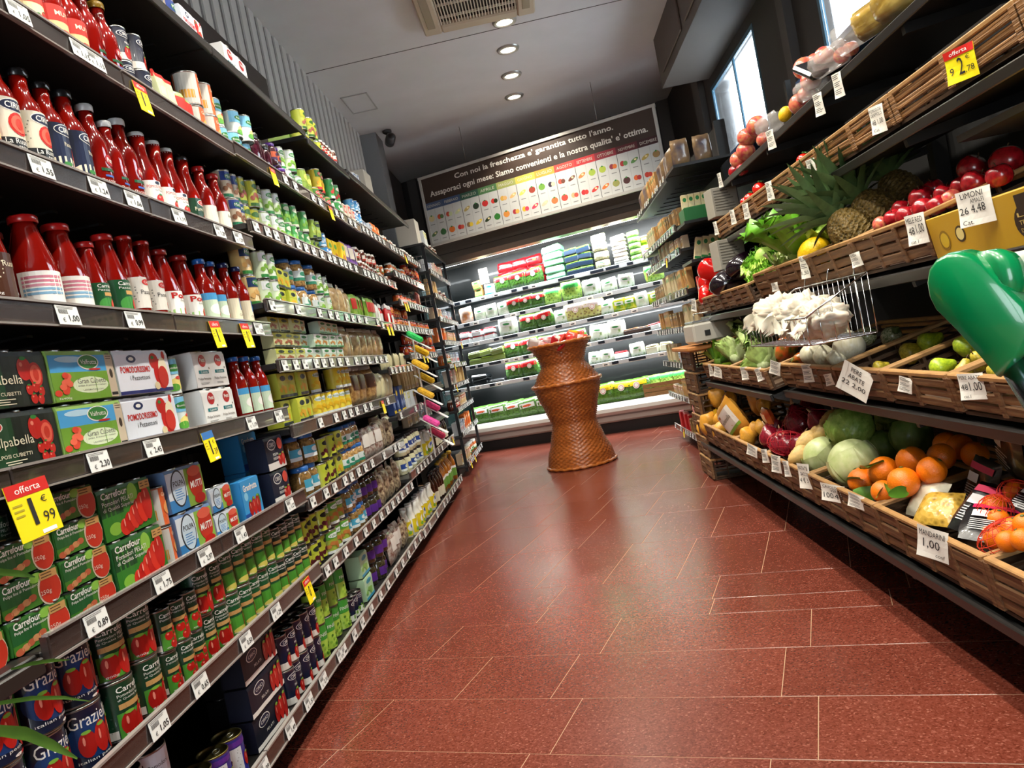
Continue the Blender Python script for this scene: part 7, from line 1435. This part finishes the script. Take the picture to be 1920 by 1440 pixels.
# ================================================================== FOREGROUND: CART HANDLE, PLANT
cart = bpy.data.objects.new('shopping_cart', None); COL.objects.link(cart); cart.location = (.3, .45, 0); tag(cart, 'shopping cart handle end in green plastic with white bar, close to the camera', 'shopping cart')
co = Vector((.3, .45, 0))
GRN = M('00874a', .28, coat=.5)
nrm = Vector((-.72, -.69, -.02)).normalized(); C0 = Vector((.255, .45, 1.075))
def onC(px, py): d = ray(px, py); t = (C0-CAM).dot(nrm)/d.dot(nrm); return CAM+d*t
out = [(1733, 530), (1737, 505), (1750, 487), (1770, 476), (1792, 473), (1815, 478), (1838, 492), (1872, 527), (1925, 578), (1940, 620), (1915, 668), (1868, 712), (1835, 672), (1790, 622), (1750, 582), (1738, 558)]
P0 = [onC(*p) for p in out]; cen = sum(P0, Vector())/len(P0)
b = MB(); V = []; th = -nrm*.03
rings = [(.90, 0), (.97, .1), (1.0, .28), (1.0, .85), (.94, 1.0)]
for s_, t in rings: V += [cen+(p-cen)*s_+th*t-co for p in P0]
n = len(P0); F = [tuple(range(n))]
for j in range(len(rings)-1): F += [(j*n+i, (j+1)*n+i, (j+1)*n+(i+1) % n, j*n+(i+1) % n) for i in range(n)]
F.append(tuple((len(rings)-1)*n+i for i in range(n))[::-1])
b.add(V, F, GRN, True); o = ob('handle_bracket', b, cart)
a0 = onC(1828, 532)+th*.5; ax = Vector((1, .03, -.01))
b = MB(); b.tube([a0-co, a0+ax*.010-co, a0+ax*.016-co], [.0175, .0175, .015], GRN, 24); ob('handle_collar', b, o)
b = MB(); b.tube([a0+ax*.02-co, a0+ax*.5-co], .0135, M('b8bcb0', .35, coat=.3), 20); ob('handle_bar', b, cart)
b = MB(); q0 = onC(1872, 672)+th*.5; q1 = onC(1945, 790)+th*.5; dq = (q1-q0).normalized(); b.tube([q0-co, q0+dq*.09-co, q0+dq*.16+Vector((.01, .03, -.04))-co, q0+dq*.2+Vector((.03, .1, -.3))-co, q0+dq*.2+Vector((.05, .2, -.85))-co], .0075, M('8fa0a8', .2, metal=1.), 14); ob('frame_tube', b, cart)
# spider plant by the camera end of the shelves
pl = bpy.data.objects.new('spider_plant', None); COL.objects.link(pl); po = Vector((-.62, .62, .58)); pl.location = po; tag(pl, 'thin arching green plant leaves at the lower left corner', 'plant')
LP = M('3a5a1c', .45, c2='5a7a2a', scale=10)
def blade(pts, w, depth):
    P = [atY(a, c, dd) for (a, c), dd in zip(pts, depth)]; b = MB(); V = []; F = []
    for i, p in enumerate(P):
        t = (P[min(i+1, len(P)-1)]-P[max(i-1, 0)]).normalized(); side = t.cross(CF).normalized(); k = w*math.sin(PI*(.12+.86*i/(len(P)-1)))**.7
        V += [p-side*k-po, p+CF*k*.5-po, p+side*k-po]
    for i in range(len(P)-1): F += [(3*i, 3*i+1, 3*i+4, 3*i+3), (3*i+1, 3*i+2, 3*i+5, 3*i+4)]
    b.add(V, F, LP, True); ob('leaf', b, pl)
blade([(-60, 1385), (0, 1370), (50, 1376), (100, 1398), (145, 1422)], .007, [.75, .72, .70, .69, .68])
blade([(-60, 1330), (0, 1318), (60, 1309), (120, 1308), (170, 1315)], .0025, [.8, .78, .76, .75, .75])
blade([(-40, 1080), (0, 1072), (40, 1076), (66, 1082)], .004, [.8, .78, .77, .77])
blade([(20, 1255), (60, 1244), (100, 1238), (132, 1237)], .0025, [.9, .88, .87, .86])
for i in range(8):
    a = i*.8; b = MB(); V, F = leafgrid(.02, .3, .0, 2, 6, .3, i, .8); b.add(V, F, LP, True); ob('leaf', b, pl, (-.05, -.12, -.1), (.6, 0, a))
b = MB(); b.lathe([(.07, -.55), (.09, -.5), (.1, -.2), (.11, -.16), (.1, -.16), (.09, -.2)], M('7a4a34', .7), 18, c=(-.05, -.12, 0)); ob('pot', b, pl)
b = MB(); b.lathe([(.09, -.58), (.09, -.56)], M('4a4a48', .6), 18, c=(-.05, -.12, 0)); b.tube([(-.05, -.12, -.575), (-.05, -.12, -.57)], .05, GREY, 8); ob('pot_foot', b, pl)
finish_labels()

# labels must stay short
for o in bpy.data.objects:
    if o.parent is None and 'label' in o:
        n = len(o['label'].split())
        if n > 16 or n < 4: print('LABEL', n, o['label'])
